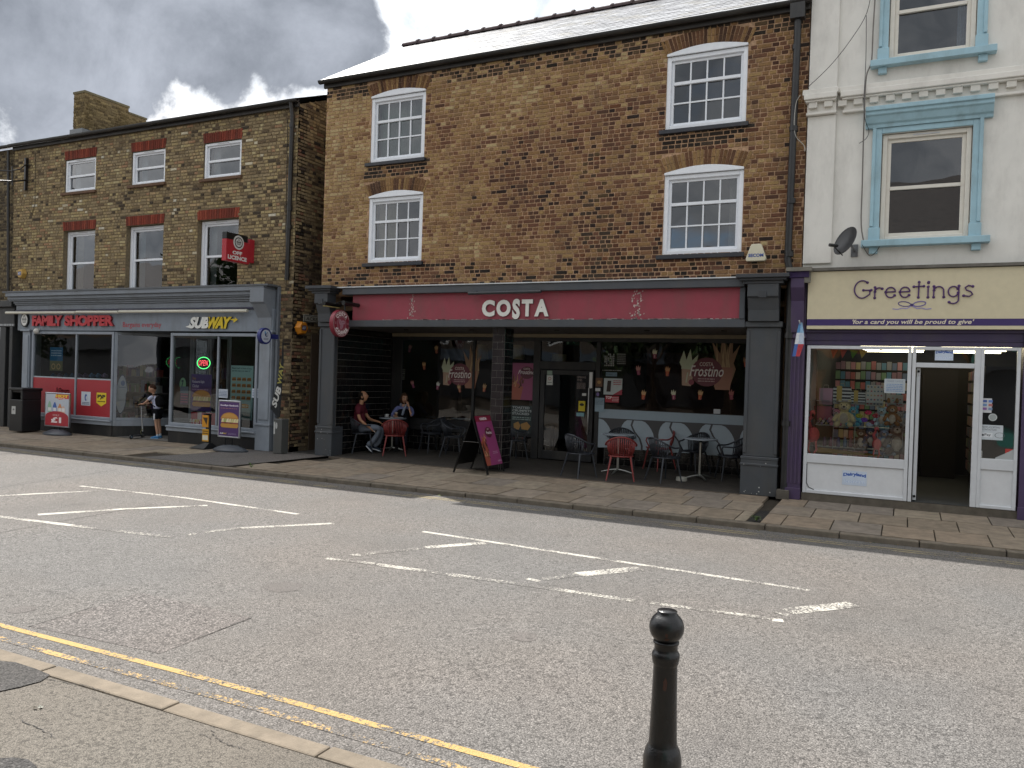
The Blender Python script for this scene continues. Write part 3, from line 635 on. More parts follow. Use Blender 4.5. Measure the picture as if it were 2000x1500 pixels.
# side and rear walls, roof
b = MB('6d5a44'); b.box(CX0, CX0+.28, FY+.302, 19.3, 0, CZ1); b.box(CX1-.28, CX1, FY+.302, 19.3, 0, CZ1); b.box(CX0+.28, CX1-.28, 19.0, 19.3, 0, CZ1)
b.prism([(FY+.3, CZ1), (19.3, CZ1), (16.4, 9.72)], (CX0, 0, 0), (0, 1, 0), Z3, (-1, 0, 0), -.28, 0); b.prism([(FY+.3, CZ1), (19.3, CZ1), (16.4, 9.72)], (CX1, 0, 0), (0, 1, 0), Z3, (-1, 0, 0), 0, .28)
b.box(CX0+.28, CX1-.28, FY+.3, 19.0, 3.1, 3.2); b.build('side_wall', 'brick', costa)
slate_roof(costa, CX0-.07, CX1+.02, 13.34, 7.93, 16.4, 9.82)
MB('4b4a4a').face([(CX0-.07, 19.4, 7.9), (CX1, 19.4, 7.9), (CX1, 16.4, 9.82), (CX0-.07, 16.4, 9.82)]).build('rear_roof_slope', 'slate', costa)
rt = MB('4e4244'); 
P = []
for j in range(7): q = math.pi*j/6; P.append((.13*math.cos(q), .11*math.sin(q)))
P += [(-.11, -.01), (.11, -.01)][::-1] if False else []
rt.prism(P, (-.225, 0, 0), (0, 1, 0), Z3, (1, 0, 0), 0, .44); rt.prism([(p[0]*1.18, p[1]*1.25) for p in P], (.19, 0, 0), (0, 1, 0), Z3, (1, 0, 0), 0, .05)
proto = rt.build('ridge_tile', 'slab', costa); proto.matrix_basis = Matrix.Translation((CX0+.16, 16.4, 9.80))
for k in range(1, 22):
    o = proto.copy(); COL.objects.link(o); o.matrix_basis = Matrix.Translation((CX0+.16+k*.45, 16.4, 9.80+R.uniform(-.012, .01)))
def halfpipe(x0, x1, y, z, r):
    b = MB('262626'); P = [(r*math.cos(math.pi+math.pi*j/8), r*math.sin(math.pi+math.pi*j/8)) for j in range(9)]
    P += [(p[0]*.8, p[1]*.8) for p in reversed(P)]
    b.prism(P, (0, y, z), (0, 1, 0), Z3, (1, 0, 0), x0, x1); return b
halfpipe(CX0-.1, CX1+.03, 13.36, 7.93, .065).build('gutter', 'iron', costa)
gbox('fascia_board', 'paint', costa, '2a2724', CX0-.05, CX1, 13.435, FY-.012, 7.80, 7.90)
# downpipe with hopper at the right end
b = MB('1e1f22'); px_ = -1.72
b.box(px_-.11, px_+.11, 13.26, 13.42, 7.62, 7.86); b.tube([(px_, 13.36, 7.62), (px_, 13.38, 7.3), (px_-.02, 13.40, 5.2), (px_-.03, 13.40, 3.80), (px_+.02, 13.40, 3.6), (px_+.03, 13.42, 2.8), (px_+.03, 13.42, .12)], .056, 10)
for z in (7.2, 5.9, 4.75, 3.9, 2.6, 1.2): b.tube([(px_+(.03 if z < 3.7 else -.01), 13.395, z-.04), (px_+(.03 if z < 3.7 else -.01), 13.395, z+.04)], .068, 10)
b.build('downpipe', 'iron', costa, smooth=True)
gbox('drain_shoe', 'slab', costa, '5c5750', px_-.07, px_+.12, 13.30, 13.45, -.01, .14)
# ---- shopfront
GR = '42464b'
YF = 13.5
XL0, XL1, XR0, XR1 = -11.24, -10.80, -2.38, -1.80
b = MB('c9cdd1'); b.box(XL1+.0, XR0+.05, YF-.20, YF+.02, 3.535, 3.555); b.build('lead_flashing', 'paint', costa)
gbox('fascia_cornice', 'paint', costa, '484c52', XL1+.24, XR0-.02, YF-.17, YF+.1, 3.395, 3.53)
gbox('fascia_lower_beam', 'paint', costa, '45494f', XL1+.02, XR0-.005, YF-.10, YF+.1, 2.735, 2.87)
gbox('fascia_end_frame', 'paint', costa, '45494f', XR0-.10, XR0-.012, YF-.115, YF+.1, 2.872, 3.392)
b = MB('4a4644'); b.face([(XL1, YF+.10, 2.738), (XR0, YF+.10, 2.738), (XR0, 15.75, 2.738), (XL1, 15.75, 2.738)]); b.build('recess_ceiling', 'paint', costa)
gbox('ceiling_trim', 'paint', costa, '8d8068', XL1+.01, XR0, 15.50, 15.56, 2.66, 2.735)
for x in (-9.6, -8.0, -6.1, -4.3, -2.9): MB('1c1c1c').lathe([(.05, 0), (.05, -.012)], (x, 14.3, 2.736), 12).build('downlight', 'metal', costa)
def pilaster(x0, x1, col=GR, par=costa, name='pilaster', zt=2.74, fl=0, pl=.62):
    b = MB(col); b.box(x0, x1, YF-.08, YF+.3, 0.0, pl); b.box(x0-.012, x1+.012, YF-.095, YF+.2, pl-.14, pl-.10); b.box(x0-.008, x1+.008, YF-.088, YF+.2, pl-.04, pl+.01)
    b.box(x0+.02, x1-.02, YF-.04, YF+.3, pl+.01, zt); b.box(x0+.02, x0+.075, YF-.06, YF-.04, pl+.06, zt-.05); b.box(x1-.075, x1-.02, YF-.06, YF-.04, pl+.06, zt-.05)
    b.box(x0-.005, x1+.005, YF-.09, YF+.3, zt, zt+.09); return b.build(name, 'paint', par, bevel=.008)
def console(x0, x1, z0, z1, col=GR, par=costa, name='console', dep=.34):
    b = MB(col); P = [(0, 0), (.15, 0), (.17, (z1-z0)*.3), (dep*.72, (z1-z0)*.62), (dep*.85, (z1-z0)*.66), (dep*.85, z1-z0), (0, z1-z0)]
    b.prism(P, (x0+.05, YF, z0), (0, -1, 0), Z3, (1, 0, 0), 0, x1-x0-.1); return b.build(name, 'paint', par, bevel=.006)
def cap(x0, x1, z, col='393c41', par=costa, d=.3):
    b = MB(col); b.box(x0-.02, x1+.02, YF-d, YF+.05, z, z+.05); b.box(x0-.07, x1+.07, YF-d-.05, YF+.05, z+.05, z+.09); b.box(x0-.12, x1+.12, YF-d-.10, YF+.05, z+.09, z+.15)
    return b.build('pilaster_cap', 'paint', par, bevel=.005)
for a, c in ((XL0, XL1), (XR0, XR1)):
    pilaster(a, c); console(a, c, 2.83, 3.42); cap(a, c, 3.42)
    b = MB('3a3d42'); b.box((a+c)/2-.06, (a+c)/2+.06, YF-.305, YF-.29, 3.2, 3.30); b.build('moulded_boss', 'paint', costa)
# glazed black tiles: return wall, free pier and stall riser
tm = {}
def tiles(parent, o, U, V, Nn, u1, v1, col='101012', tw=.215, th=.135, off=0, wmat='7d7a75'):
    o, U, V, Nn = map(Vector, (o, U, V, Nn))
    MB(wmat).face([o+Nn*.001, o+U*u1+Nn*.001, o+U*u1+V*v1+Nn*.001, o+V*v1+Nn*.001]).build('tile_grout', 'mortar', parent)
    rows = int(round(v1/th))
    for r_ in range(rows):
        u = -(tw/2 if (r_+off) % 2 else 0); z0 = r_*v1/rows; z1 = (r_+1)*v1/rows
        while u < u1-.005:
            a, c = max(u, 0)+.003, min(u+tw, u1)-.003; u += tw
            if c-a < .02: continue
            k = (round(c-a, 3), round(z1-z0, 4), tuple(round(q, 2) for q in Nn), col)
            if k not in tm:
                hw, hh = (c-a)/2, (z1-z0)/2-.003; q = .004; t = .007
                vs = [U*x+V*y+Nn*t for x, y in ((-hw+q, -hh+q), (hw-q, -hh+q), (hw-q, hh-q), (-hw+q, hh-q))]+[U*x+V*y for x, y in ((-hw, -hh), (hw, -hh), (hw, hh), (-hw, hh))]
                me = bpy.data.meshes.new('tile'); me.from_pydata(vs, [], [(0, 1, 2, 3), (4, 5, 1, 0), (5, 6, 2, 1), (6, 7, 3, 2), (7, 4, 0, 3)]); at = me.attributes.new('bc', 'FLOAT_COLOR', 'FACE')
                at.data.foreach_set('color', [*hx(col), 1]*5); me.materials.append(MAT['tile']); tm[k] = me
            inst(tm[k], 'tile', parent, o+U*((a+c)/2)+V*((z0+z1)/2)+Nn*.002, (R.uniform(-.004, .004), R.uniform(-.003, .003), R.uniform(-.004, .004)))
YB = 15.55; FZB = .07
rw = MB('202022').box(XL1-.3, XL1-.02, YF+.30, YB+.3, 0, 2.735).build('tiled_return_wall', 'matte', costa)
tiles(rw, (XL1-.018, YF+.06, .0), (0, 1, 0), Z3, (1, 0, 0), YB-YF-.06, 2.735)
PX0, PX1 = -7.16, -6.90
pier = MB('202022').box(PX0+.002, PX1-.002, YF+.152, YF+.52, 0, 2.735).build('tiled_pier', 'matte', costa)
tiles(pier, (PX0, YF+.15, 0), X0, Z3, Xc, PX1-PX0, 2.735, col='2e292b'); tiles(pier, (PX1, YF+.15, 0), (0, 1, 0), Z3, (1, 0, 0), .37, 2.735, col='171518', off=1)  # lit front and shaded side of the pier painted into the tile colours
riser = MB('202022').box(XL1, -6.72, YB+.03, YB+.2, 0, .78).build('tiled_riser', 'matte', costa)
tiles(riser, (XL1, YB+.028, FZB), X0, Z3, Xc, -6.74-XL1, .45)
riser = MB('202022').box(-5.52, XR0, YB+.03, YB+.2, 0, .5).build('tiled_riser', 'matte', costa)
tiles(riser, (-5.5, YB+.028, FZB), X0, Z3, Xc, XR0+5.5, .40)
b = MB('3b3733'); b.mesh([(XL1-.02, YF-.13, .006), (XR0+.02, YF-.13, .006), (XR0+.02, YB+.1, FZB), (XL1-.02, YB+.1, FZB), (XL1-.02, YF-.13, -.03), (XR0+.02, YF-.13, -.03)], [(0, 1, 2, 3), (4, 5, 1, 0)]); b.build('recess_floor', 'slab', costa)
gbox('threshold_strip', 'slab', costa, '5a5148', XL1+.0, XR0, YF-.16, YF-.135, -.04, .012)
# window wall at the back of the recess
DK = '232426'
def bx(px, py=760): return F(px, py, YB).x
def bz(px, py): return F(px, py, YB).z
dl, dr = bx(1052, 800), bx(1161, 800)
b = MB(DK)
for x0, x1, z0, z1 in ((XL1, XR0, 2.58, 2.66), (XL1, XL1+.28, .52, 2.58), (dl-.16, dl, FZB, 2.58), (dr, dr+.09, .0, 2.58), (XR0-.03, XR0+.02, .4, 2.58), (-8.65, -8.59, .52, 2.58), (XL1+.28, dl-.16, .52, .60), (dl, dr, bz(1100, 722), bz(1100, 706))):
    b.box(x0, x1, YB+.0, YB+.07, z0, z1)
frame = b.build('window_frame', 'paint', costa, bevel=.005)
for x0, x1, z0, z1 in ((XL1+.28, -8.65, .60, 2.58), (-8.59, dl-.16, .60, 2.58), (dr+.09, XR0-.03, 1.20, 2.58), (dl, dr, bz(1100, 706), 2.58)):
    pane(frame, x0, x1, z0, z1, YB+.035)
# frosted band with coffee-bean shapes under the right window
zt_, zb_ = bz(1300, 812), bz(1300, 832)
gp = Panel((0, YB+.02, 0)); xa_, xb2 = dr+.09, XR0-.03
panel = gbox('graphic_panel', 'print', costa, '4d4c4e', xa_, xb2, YB+.022, YB+.05, .45, 1.21, bevel=0)
gp.rect(xa_, xb2, 1.02, 1.20, '9aa9b3')
for px in (1159, 1240, 1316, 1395, 1478):
    cx_ = bx(px, 860)+.04
    lo, hi = max(xa_, -99), xb2
    def clipd(P): return [(min(max(u, lo), hi), v) for u, v in P]
    E1 = [(cx_+.36*math.cos(t)*math.cos(.25)-.33*math.sin(t)*-.25*1.0, .66+.36*math.sin(t)-.16*math.cos(t)) for t in [i*math.pi/14 for i in range(28)]]
    E1 = [(u, min(v, 1.0)) for u, v in E1 if v > .38]
    gp.poly(clipd(E1), 'a5b2bb')
    sw = [(cx_-.10, 1.0), (cx_-.13, .9), (cx_-.07, .78), (cx_+.05, .64), (cx_+.10, .5), (cx_+.10, .4)]
    if cx_+.14 < hi and cx_-.16 > lo: gp.poly([(u-.018, v) for u, v in sw]+[(u+.022, v) for u, v in reversed(sw)], '4d4c4e')
gp.build('bean_graphic', panel)
# door
dz1 = bz(1100, 722)
b = MB(DK); rect_ring(b, dl+.03, dr-.03, FZB+.02, dz1-.01, .10, YB-.03, YB+.03, .18); door = b.build('door', 'paint', costa, bevel=.005)
pane(door, dl+.13, dr-.13, FZB+.2, dz1-.11, YB)
b = MB('c9c9c6'); hxx = dr-.10; b.tube([(hxx, YB-.03, 1.02+.6), (hxx, YB-.10, 1.62), (hxx, YB-.10, .70), (hxx, YB-.03, .70)], .014, 8); b.build('door_handle', 'metal', door, smooth=True)
gbox('lock_plate', 'plastic', door, 'e3e3e0', hxx-.02, hxx+.05, YB-.05, YB-.031, 1.62, 1.95)
p = Panel((0, YB-.034, 0)); 
def pr(px0, px1, py0, py1, Y=YB): 
    a = F(px0, (py0+py1)/2, Y); c = F(px1, (py0+py1)/2, Y); m = (px0+px1)/2
    return a.x, c.x, F(m, py1, Y).z, F(m, py0, Y).z
p.cut(); u = pr(1069, 1081, 733, 752); p.rect(*u, 'cfd2cc'); p.ring((u[0]+u[1])/2, u[3]-.07, .025, .034, 'b03030'); p.rect(u[0]+.02, u[1]-.02, (u[2]+u[3])/2-.055, (u[2]+u[3])/2-.045, '555555')
p.cut(); u = pr(1070, 1080, 724, 732); p.rect(*u, '8fa394')
p.cut(); u = pr(1131, 1144, 783, 803); p.rect(*u, 'c9b42c'); p.disc((u[0]+u[1])/2, (u[2]+u[3])/2+.03, .05, .03, '2b2a20'); p.cut(); u = pr(1127, 1142, 806, 813); p.rect(*u, '7fa6ae')
p.cut(); u = pr(1138, 1146, 768, 773); p.rect(*u, 'd8d8d2')
p.cut(); u = pr(1128, 1145, 735, 760); p.text('OPENING\nTIMES', u[0], u[1], u[3]-.1, u[3], 'a89a94'); p.lines(u[0], u[1], u[2], u[3]-.13, 6, '8d817c')
p.build('door_stickers', door)
# inside the coffee shop
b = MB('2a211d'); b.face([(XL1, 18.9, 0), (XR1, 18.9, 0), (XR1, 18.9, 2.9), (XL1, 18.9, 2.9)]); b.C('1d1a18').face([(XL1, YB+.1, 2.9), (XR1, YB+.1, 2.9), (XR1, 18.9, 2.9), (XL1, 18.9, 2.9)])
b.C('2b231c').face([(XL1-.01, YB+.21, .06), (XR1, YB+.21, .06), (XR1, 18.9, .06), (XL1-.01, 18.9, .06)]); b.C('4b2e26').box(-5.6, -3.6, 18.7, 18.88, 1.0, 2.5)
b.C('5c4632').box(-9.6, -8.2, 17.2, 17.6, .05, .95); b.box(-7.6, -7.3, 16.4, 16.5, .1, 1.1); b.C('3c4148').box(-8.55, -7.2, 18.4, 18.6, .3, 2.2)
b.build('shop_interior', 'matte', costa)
for px, py in ((938, 687), (1010, 688), (1092, 706)):
    q = F(px, py, 16.6); lamp = MB('b8a684').lathe([(.20, -.16), (.16, .16)], q, 20).build('lamp_shade', 'cloth', costa)
    MB('222222').tube([q, (q.x, q.y, 2.9)], .008, 5).build('lamp_cord', 'matte', lamp)
q = F(1118, 668, 16.4); p = Panel(q); p.rect(-.16, .16, -.07, .07, '1d4634'); p.rect(-.13, -.08, -.05, .05, '9fbfa8'); p.disc(.03, .02, .02, .02, '6fae8c'); p.poly([(0, -.04), (.03, .01), (.07, -.04), (.05, 0), (.03, -.02)], '6fae8c'); p.build('exit_sign', costa)
# ---- stickers and posters on the coffee shop glass
def cup(p, u, v, s, cups, cream, tilt=0):
    c, sn = math.cos(rad(tilt)), math.sin(rad(tilt)); T = lambda L_: [(u+(x*c-y*sn)*s, v+(x*sn+y*c)*s) for x, y in L_]
    p.poly(T([(-.30, .1), (-.45, .35), (-.30, .95), (-.12, .5), (.02, 1.05), (.16, .5), (.42, .8), (.38, .3), (.30, .1)]), cream)
    p.poly(T([(-.32, .12), (-.22, -.75), (.22, -.75), (.32, .12)]), cups); p.poly(T([(-.34, .05), (-.33, .16), (.33, .16), (.34, .05)]), cream)
    p.disc(*T([(.22, -.55)])[0], .14*s, .14*s, '8b4450', 10); p.poly(T([(-.06, -.6), (-.03, -.1), (.03, -.1), (0, -.6)]), cream)
p = Panel((0, YB+.03, 0)); PK, OG, CM, BR = '93486e', 'b06a45', 'c9c5a8', '8f6a52'  # cup print colours below are darkened to carry the shade of the recess
for px, py, c1_, c2_, t in ((799, 681, '5e3848', '7b5c58', -15), (851, 683, '8a5038', 'a3865e', 3), (827, 715, '9a5238', 'b58f62', 4), (805, 751, '7c3c60', '9b6a66', 18), (854, 754, PK, 'cfd0c6', -10), (896, 759, 'a5664a', 'b8966c', 15), (945, 758, OG, 'b09066', -10)):
    a = F(px, py, YB); p.cut(); cup(p, a.x, a.z, .11, c1_, c2_, t)
p.build('window_sticker', frame)
p = Panel((0, YB+.03, 0))
for px, py, c1_, c2_, t in ((1278, 692, '90425c', CM, 0), (1246, 724, '903a58', 'a8766a', 4), (1303, 726, 'b5522e', 'b98556', -3), (1256, 772, 'b5522e', 'c29a6a', -6), (1315, 772, '9c3e60', CM, 4), (1367, 772, 'b5522e', 'c29a6a', -6), (1456, 708, 'b04c30', '9a6a4c', 0), (1428, 772, '8f3a4a', 'a05a52', 0)):
    a = F(px, py, YB); p.cut(); cup(p, a.x, a.z, .115, c1_, c2_, t)
p.build('window_sticker', frame)
def big(px, py, s):
    p = Panel((0, YB+.031, 0)); a = F(px, py, YB)
    cup(p, a.x-.33*s, a.z-.02*s, .36*s, 'b39580', 'b9bfa2', -4)
    p.poly([(a.x+(.27+dx)*s, a.z+dz*s) for dx, dz in ((-.14, -.30), (-.10, .1), (-.2, .5), (-.05, .28), (-.02, .62), (.06, .30), (.16, .66), (.16, .28), (.28, .44), (.18, .12), (.22, .02), (.12, -.32))], '8f7054')
    p.poly([(a.x+(.27+dx)*s, a.z+dz*s) for dx, dz in ((-.12, -.34), (-.16, .05), (.18, .05), (.13, -.34))], 'a0705a')
    for k in range(7): x = R.uniform(-.12, .2); p.poly([(a.x+(.27+x)*s, a.z+.05*s), (a.x+(.27+x+R.uniform(-.08, .08))*s, a.z+R.uniform(.4, .6)*s), (a.x+(.30+x)*s, a.z+.05*s)], 'b59a72')
    p.disc(a.x, a.z-.04*s, .27*s, .25*s, '6f3540', 26)
    p.text('COSTA', a.x-.13*s, a.x+.11*s, a.z+.06*s, a.z+.13*s, 'd8c8c0', .02); p.text('Frostino', a.x-.30*s, a.x+.29*s, a.z-.12*s, a.z+.07*s, 'e6dfda', .01, .3); p.lines(a.x-.15*s, a.x+.14*s, a.z-.22*s, a.z-.14*s, 2, 'b89898')
    return p.build('window_graphic', frame)
big(897, 728, 1.0); big(1380, 722, 1.12)
p = Panel((0, YB+.031, 0)); p.cut(); u = pr(774, 786, 720, 742)
p.lines(u[0], u[1]+.06, u[2], u[3], 6, '6c6c66', .4)
p.cut(); u = pr(1180, 1200, 690, 715); 
for i in range(6):
    for j in range(7):
        if R.random() < .8: x = u[0]+(u[1]-u[0])*i/6; z = u[2]+(u[3]-u[2])*j/7; p.rect(x, x+.022, z, z+.022+R.uniform(0, .012), 'a3a3a0', .004)
p.cut(); u = pr(1205, 1222, 690, 712); p.lines(u[0], u[1], u[2], u[3], 6, '83837f', .5); p.cut(); u = pr(1176, 1214, 722, 733); p.lines(u[0], u[1], u[3]-.03, u[3], 1, '9b9b98'); p.rect((u[0]+u[1])/2-.13, (u[0]+u[1])/2+.11, u[2]-.02, u[2]+.06, '6f8794'); p.text('REUSABLE CUP', (u[0]+u[1])/2-.12, (u[0]+u[1])/2+.10, u[2], u[2]+.04, '26323a')
p.cut(); u = pr(1179, 1215, 739, 771); p.rect(*u, 'b9c0be'); p.poly([(u[0]+.06, u[2]+.06), (u[0]+.08, u[3]-.05), (u[0]+.16, u[3]-.05), (u[0]+.15, u[2]+.06)], '33231f'); p.poly([(u[0]+.2, u[2]), (u[1], u[2]), (u[1], u[2]+.12)], 'a33a48'); p.lines(u[0]+.2, u[1]-.02, u[3]-.14, u[3]-.03, 3, 'a33a48')
p.cut(); u = pr(1182, 1209, 773, 786); p.rect(*u, 'a8323c'); p.text('TOP', u[0]+.01, u[0]+.14, (u[2]+u[3])/2, u[3]-.01, 'e9dede', .03); p.lines(u[0]+.15, u[1]-.01, u[2]+.02, u[3]-.02, 3, 'd0b0b0')
p.cut(); u = pr(1162, 1180, 777, 804); p.rect(*u, '93a7b3'); p.lines(u[0]+.01, u[1]-.01, (u[2]+u[3])/2, u[3]-.01, 5, '5d6e7b')
for i in range(3):
    for j in range(2): x = u[0]+.02+i*.055; z = u[2]+.03+j*.06; p.rect(x, x+.04, z, z+.045, '41619a', .005)
p.cut(); u = pr(1164, 1177, 738, 755); p.rect(*u, '6b4a34'); p.disc((u[0]+u[1])/2, (u[2]+u[3])/2, .04, .035, 'a8824f'); p.cut(); u = pr(1163, 1173, 758, 764); p.rect(*u, 'd6d8d8'); p.cut(); p.disc(F(1168, 770, YB).x, F(1168, 770, YB).z, .035, .035, '7d6aa0')
p.cut(); u = pr(1394, 1407, 799, 808); p.rect(*u, 'c4c6c8'); p.cut(); u = pr(1456, 1459, 745, 770)
p.build('window_posters', frame)
# tall purple poster and the crumpet poster left of the door
p = Panel((0, YB+.026, 0)); u = pr(994, 1044, 709, 781)
p.rect(*u, '93496d'); w_ = u[1]-u[0]; h = u[3]-u[2]
p.poly([(u[0], u[2]), (u[0]+w_*.45, u[2]), (u[0]+w_*.55, u[2]+h*.35), (u[0]+w_*.1, u[2]+h*.55), (u[0], u[2]+h*.45)], 'a25a48')
for k in range(14): x = u[0]+w_*R.uniform(.08, .5); z = u[2]+h*R.uniform(.3, .55); p.poly([(x, z), (x+w_*R.uniform(-.05, .2), z+h*R.uniform(.15, .38)), (x+w_*.06, z)], R.choice(['b88a62', '6b3a2c', '8a5a42', '4d2a22']))
p.disc(u[0]+w_*.68, u[2]+h*.74, w_*.27, h*.17, '5c2b3a'); p.text('COSTA', u[0]+w_*.54, u[0]+w_*.80, u[2]+h*.82, u[2]+h*.87, 'dcc8c4', .02); p.text('Frostino', u[0]+w_*.34, u[0]+w_*.98, u[2]+h*.70, u[2]+h*.81, 'e8dede', .01, .3)
p.build('poster', frame)
p = Panel((0, YB+.026, 0)); u = pr(996, 1040, 792, 858); w_ = u[1]-u[0]; h = u[3]-u[2]
p.rect(*u, '2a3535'); p.text('TOASTED\nCRUMPETS\nSTACKED', u[0]+.06*w_, u[1]-.08*w_, u[2]+h*.72, u[3]-.03*h, 'a8b0b0', .03); p.lines(u[0]+.08*w_, u[1]-.1*w_, u[2]+h*.56, u[2]+h*.67, 2, '8fa09c')
for cx_, s in ((.3, .8), (.68, 1.1)):
    p.poly([(u[0]+w_*(cx_-.16*s), u[2]+h*.3), (u[0]+w_*(cx_-.2*s), u[2]+h*.45), (u[0]+w_*(cx_+.05), u[2]+h*.52), (u[0]+w_*(cx_+.2*s), u[2]+h*.4), (u[0]+w_*(cx_+.1*s), u[2]+h*.28)], 'a07a45')
p.rect(u[0]+w_*.6, u[0]+w_*.85, u[2]+.02, u[2]+h*.25, '4a4d50'); p.rect(u[0], u[1], u[2], u[2]+h*.05, '7c2836'); p.text('COSTA', u[0]+w_*.4, u[0]+w_*.6, u[2]+h*.08, u[2]+h*.12, 'c8c0c0', .02); p.build('poster', frame)
# ---- fascia sign: red board and raised white letters, lamp trough above
fs = thing('fascia_sign', 'red fascia board with white COSTA letters across the coffee shop front', 'sign', (-6.6, YF-.05, 3.1))
b = MB('913a48'); b.box(-10.36, XR0-.102, YF-.062, YF-.0, 2.872, 3.393); brd = b.build('sign_board', 'paint', fs)
p = Panel((0, YF-.064, 0))
for x0_, n in ((fx(1247, 590), 60), (fx(808, 600), 46)):   # peeling paint at the two board joints
    for k in range(n): x = x0_+R.gauss(0, .035 if n == 46 else .05); z = R.uniform(2.88, 3.38); s = R.uniform(.004, .016); p.poly([(x-s, z-s), (x+s*.8, z-s*.6), (x+s, z+s), (x-s*.3, z+s*1.4)], R.choice(['b3a59e', 'a38f8a', 'c2b6b0']), .0012)
for k in range(150): x = R.uniform(-9.6, XR0-.15); p.rect(x, x+R.uniform(.01, .14), 2.873, 2.873+R.uniform(.004, .016), R.choice(['b9aca6', 'a08c88']), .0014)
p.build('peeling_paint', brd)['kind'] = 'stuff'
xs = [fx(943, 600), fx(975, 600), fx(1003, 600), fx(1019, 600), fx(1047, 600), fx(1075, 600)]
zt1, zb1 = fz(1008, 585, YF-.1), fz(1008, 618, YF-.1)
for ch, x0_, x1_, zb2, zt2 in (('C', fx(943), fx(969), zb1, zt1), ('O', fx(971), fx(1000), zb1, zt1), ('S', fx(1002), fx(1018), zb1-.05, zt1+.015), ('T', fx(1020), fx(1043), zb1, zt1), ('A', fx(1045), fx(1074), zb1, zt1)):
    p = Panel((0, YF-.062, 0)); p.text(ch, x0_, x1_-.015, zb2, zt2, 'dcdcd6', .052, ext=.035, side='6d6a68', res=4); p.build('letter', fs)
MB('2f3338').tube([(fx(928, 575), YF-.26, 3.36), (fx(1068, 575), YF-.26, 3.37)], .03, 8).build('lamp_trough', 'iron', fs, smooth=True)
b = MB('2f3338')
for px in (940, 1000, 1058): b.tube([(fx(px, 575), YF-.26, 3.37), (fx(px, 575), YF-.15, 3.42), (fx(px, 575), YF-.06, 3.38)], .01, 6)
b.build('lamp_bracket', 'iron', fs)
# ---- round projecting sign
SX = S(683, 632, -10.55); SY = F(684, 632, 12.95)
cxs = -10.42; csy = (S(649, 632, cxs).y+S(685, 632, cxs).y)/2; csz = S(667, 632, cxs).z; rs = (S(667, 607, cxs).z-S(667, 660, cxs).z)/2
hs = thing('hanging_sign', 'round red COSTA COFFEE sign projecting from the left pilaster', 'sign', (cxs, csy, csz))
b = MB('7c1f30'); P = [(rs*math.cos(i*math.pi/24), rs*math.sin(i*math.pi/24)) for i in range(48)]; b.prism(P, (cxs-.10, csy, csz), (0, 1, 0), Z3, (1, 0, 0), 0, .10); b.build('sign_disc', 'plastic', hs, bevel=.006)
p = Panel((cxs, csy, csz), (0, 1, 0), Z3, (1, 0, 0))
p.ring(0, 0, rs*.90, rs*.93, 'd8cccc', 40); p.ring(0, 0, rs*.50, rs*.52, 'c8b8bc', 32); p.disc(0, 0, rs*.49, rs*.49, '8c3a4a', 28)
def arc(r0, a0, a1, top): 
    def f(u, v):
        t = (u+1)/2; a = rad(a0+(a1-a0)*t); r_ = r0+(v if top else -v); return (r_*math.cos(a), r_*math.sin(a))
    return f
p.text('COSTA', -1, 1, -rs*.145, rs*.145, 'ece6e4', .05, warp=arc(rs*.71, 146, 34, True), space=1.15, res=3); p.text('COFFEE', -1, 1, -rs*.145, rs*.145, 'ece6e4', .05, warp=arc(rs*.71, 208, 332, False), space=1.15, res=3)
for a in (0, 120, 240): p.disc(rs*.2*math.cos(rad(a+30)), rs*.2*math.sin(rad(a+30)), rs*.24, rs*.15, 'a5808c', 16, rot=a); p.disc(rs*.2*math.cos(rad(a+30)), rs*.2*math.sin(rad(a+30)), rs*.20, rs*.02, '7c3f50', 10, rot=a+12)
for sx in (-1, 1): p.lines(sx*rs*.71-rs*.09, sx*rs*.71+rs*.09, -.02, .03, 2, 'b58a94')
p.build('lettering', hs)
b = MB('141414'); b.tube([(cxs-.05, csy+.15, csz+rs), (cxs-.05, csy+.15, csz+rs+.14), (cxs-.05, YF-.02, csz+rs+.14)], .018, 8); b.tube([(cxs-.30, csy-.10, csz+rs+.14), (cxs-.30, YF-.3, csz+rs+.15)], .0, 4)
b.build('bracket', 'iron', hs)
for dx in (-.30, .20):
    q = MB('121212'); q.tube([(cxs+dx, csy-.22, csz+rs+.12), (cxs+dx, csy+.30, csz+rs+.12)], .045, 10); q.tube([(cxs+dx, csy+.05, csz+rs+.12), (cxs-.05, csy+.1, csz+rs+.2)], .012, 6); lm = q.build('spotlight', 'iron', hs, smooth=True)
    if dx < 0: MB('c9bb7a').box(cxs+dx-.03, cxs+dx+.03, csy-.21, csy+.26, csz+rs+.066, csz+rs+.078).build('lamp_tube', 'plastic', lm)

# knocks and chips in the grey paint
rr = random.Random(9); p = Panel((0, YF-.0965, 0))
for k in range(26): x = rr.choice([XL0, XR0])+rr.uniform(.03, .5); z = rr.choice([rr.uniform(.02, .6), rr.uniform(.47, .53), rr.uniform(.02, .2)]); s_ = rr.uniform(.003, .012); p.poly([(x-s_, z-s_*.7), (x+s_, z-s_), (x+s_*.6, z+s_), (x-s_*.8, z+s_*.6)], rr.choice(['9a9a98', 'b5b5b2', '7a7c7e']))
p.build('paint_chips', costa)['kind'] = 'stuff'
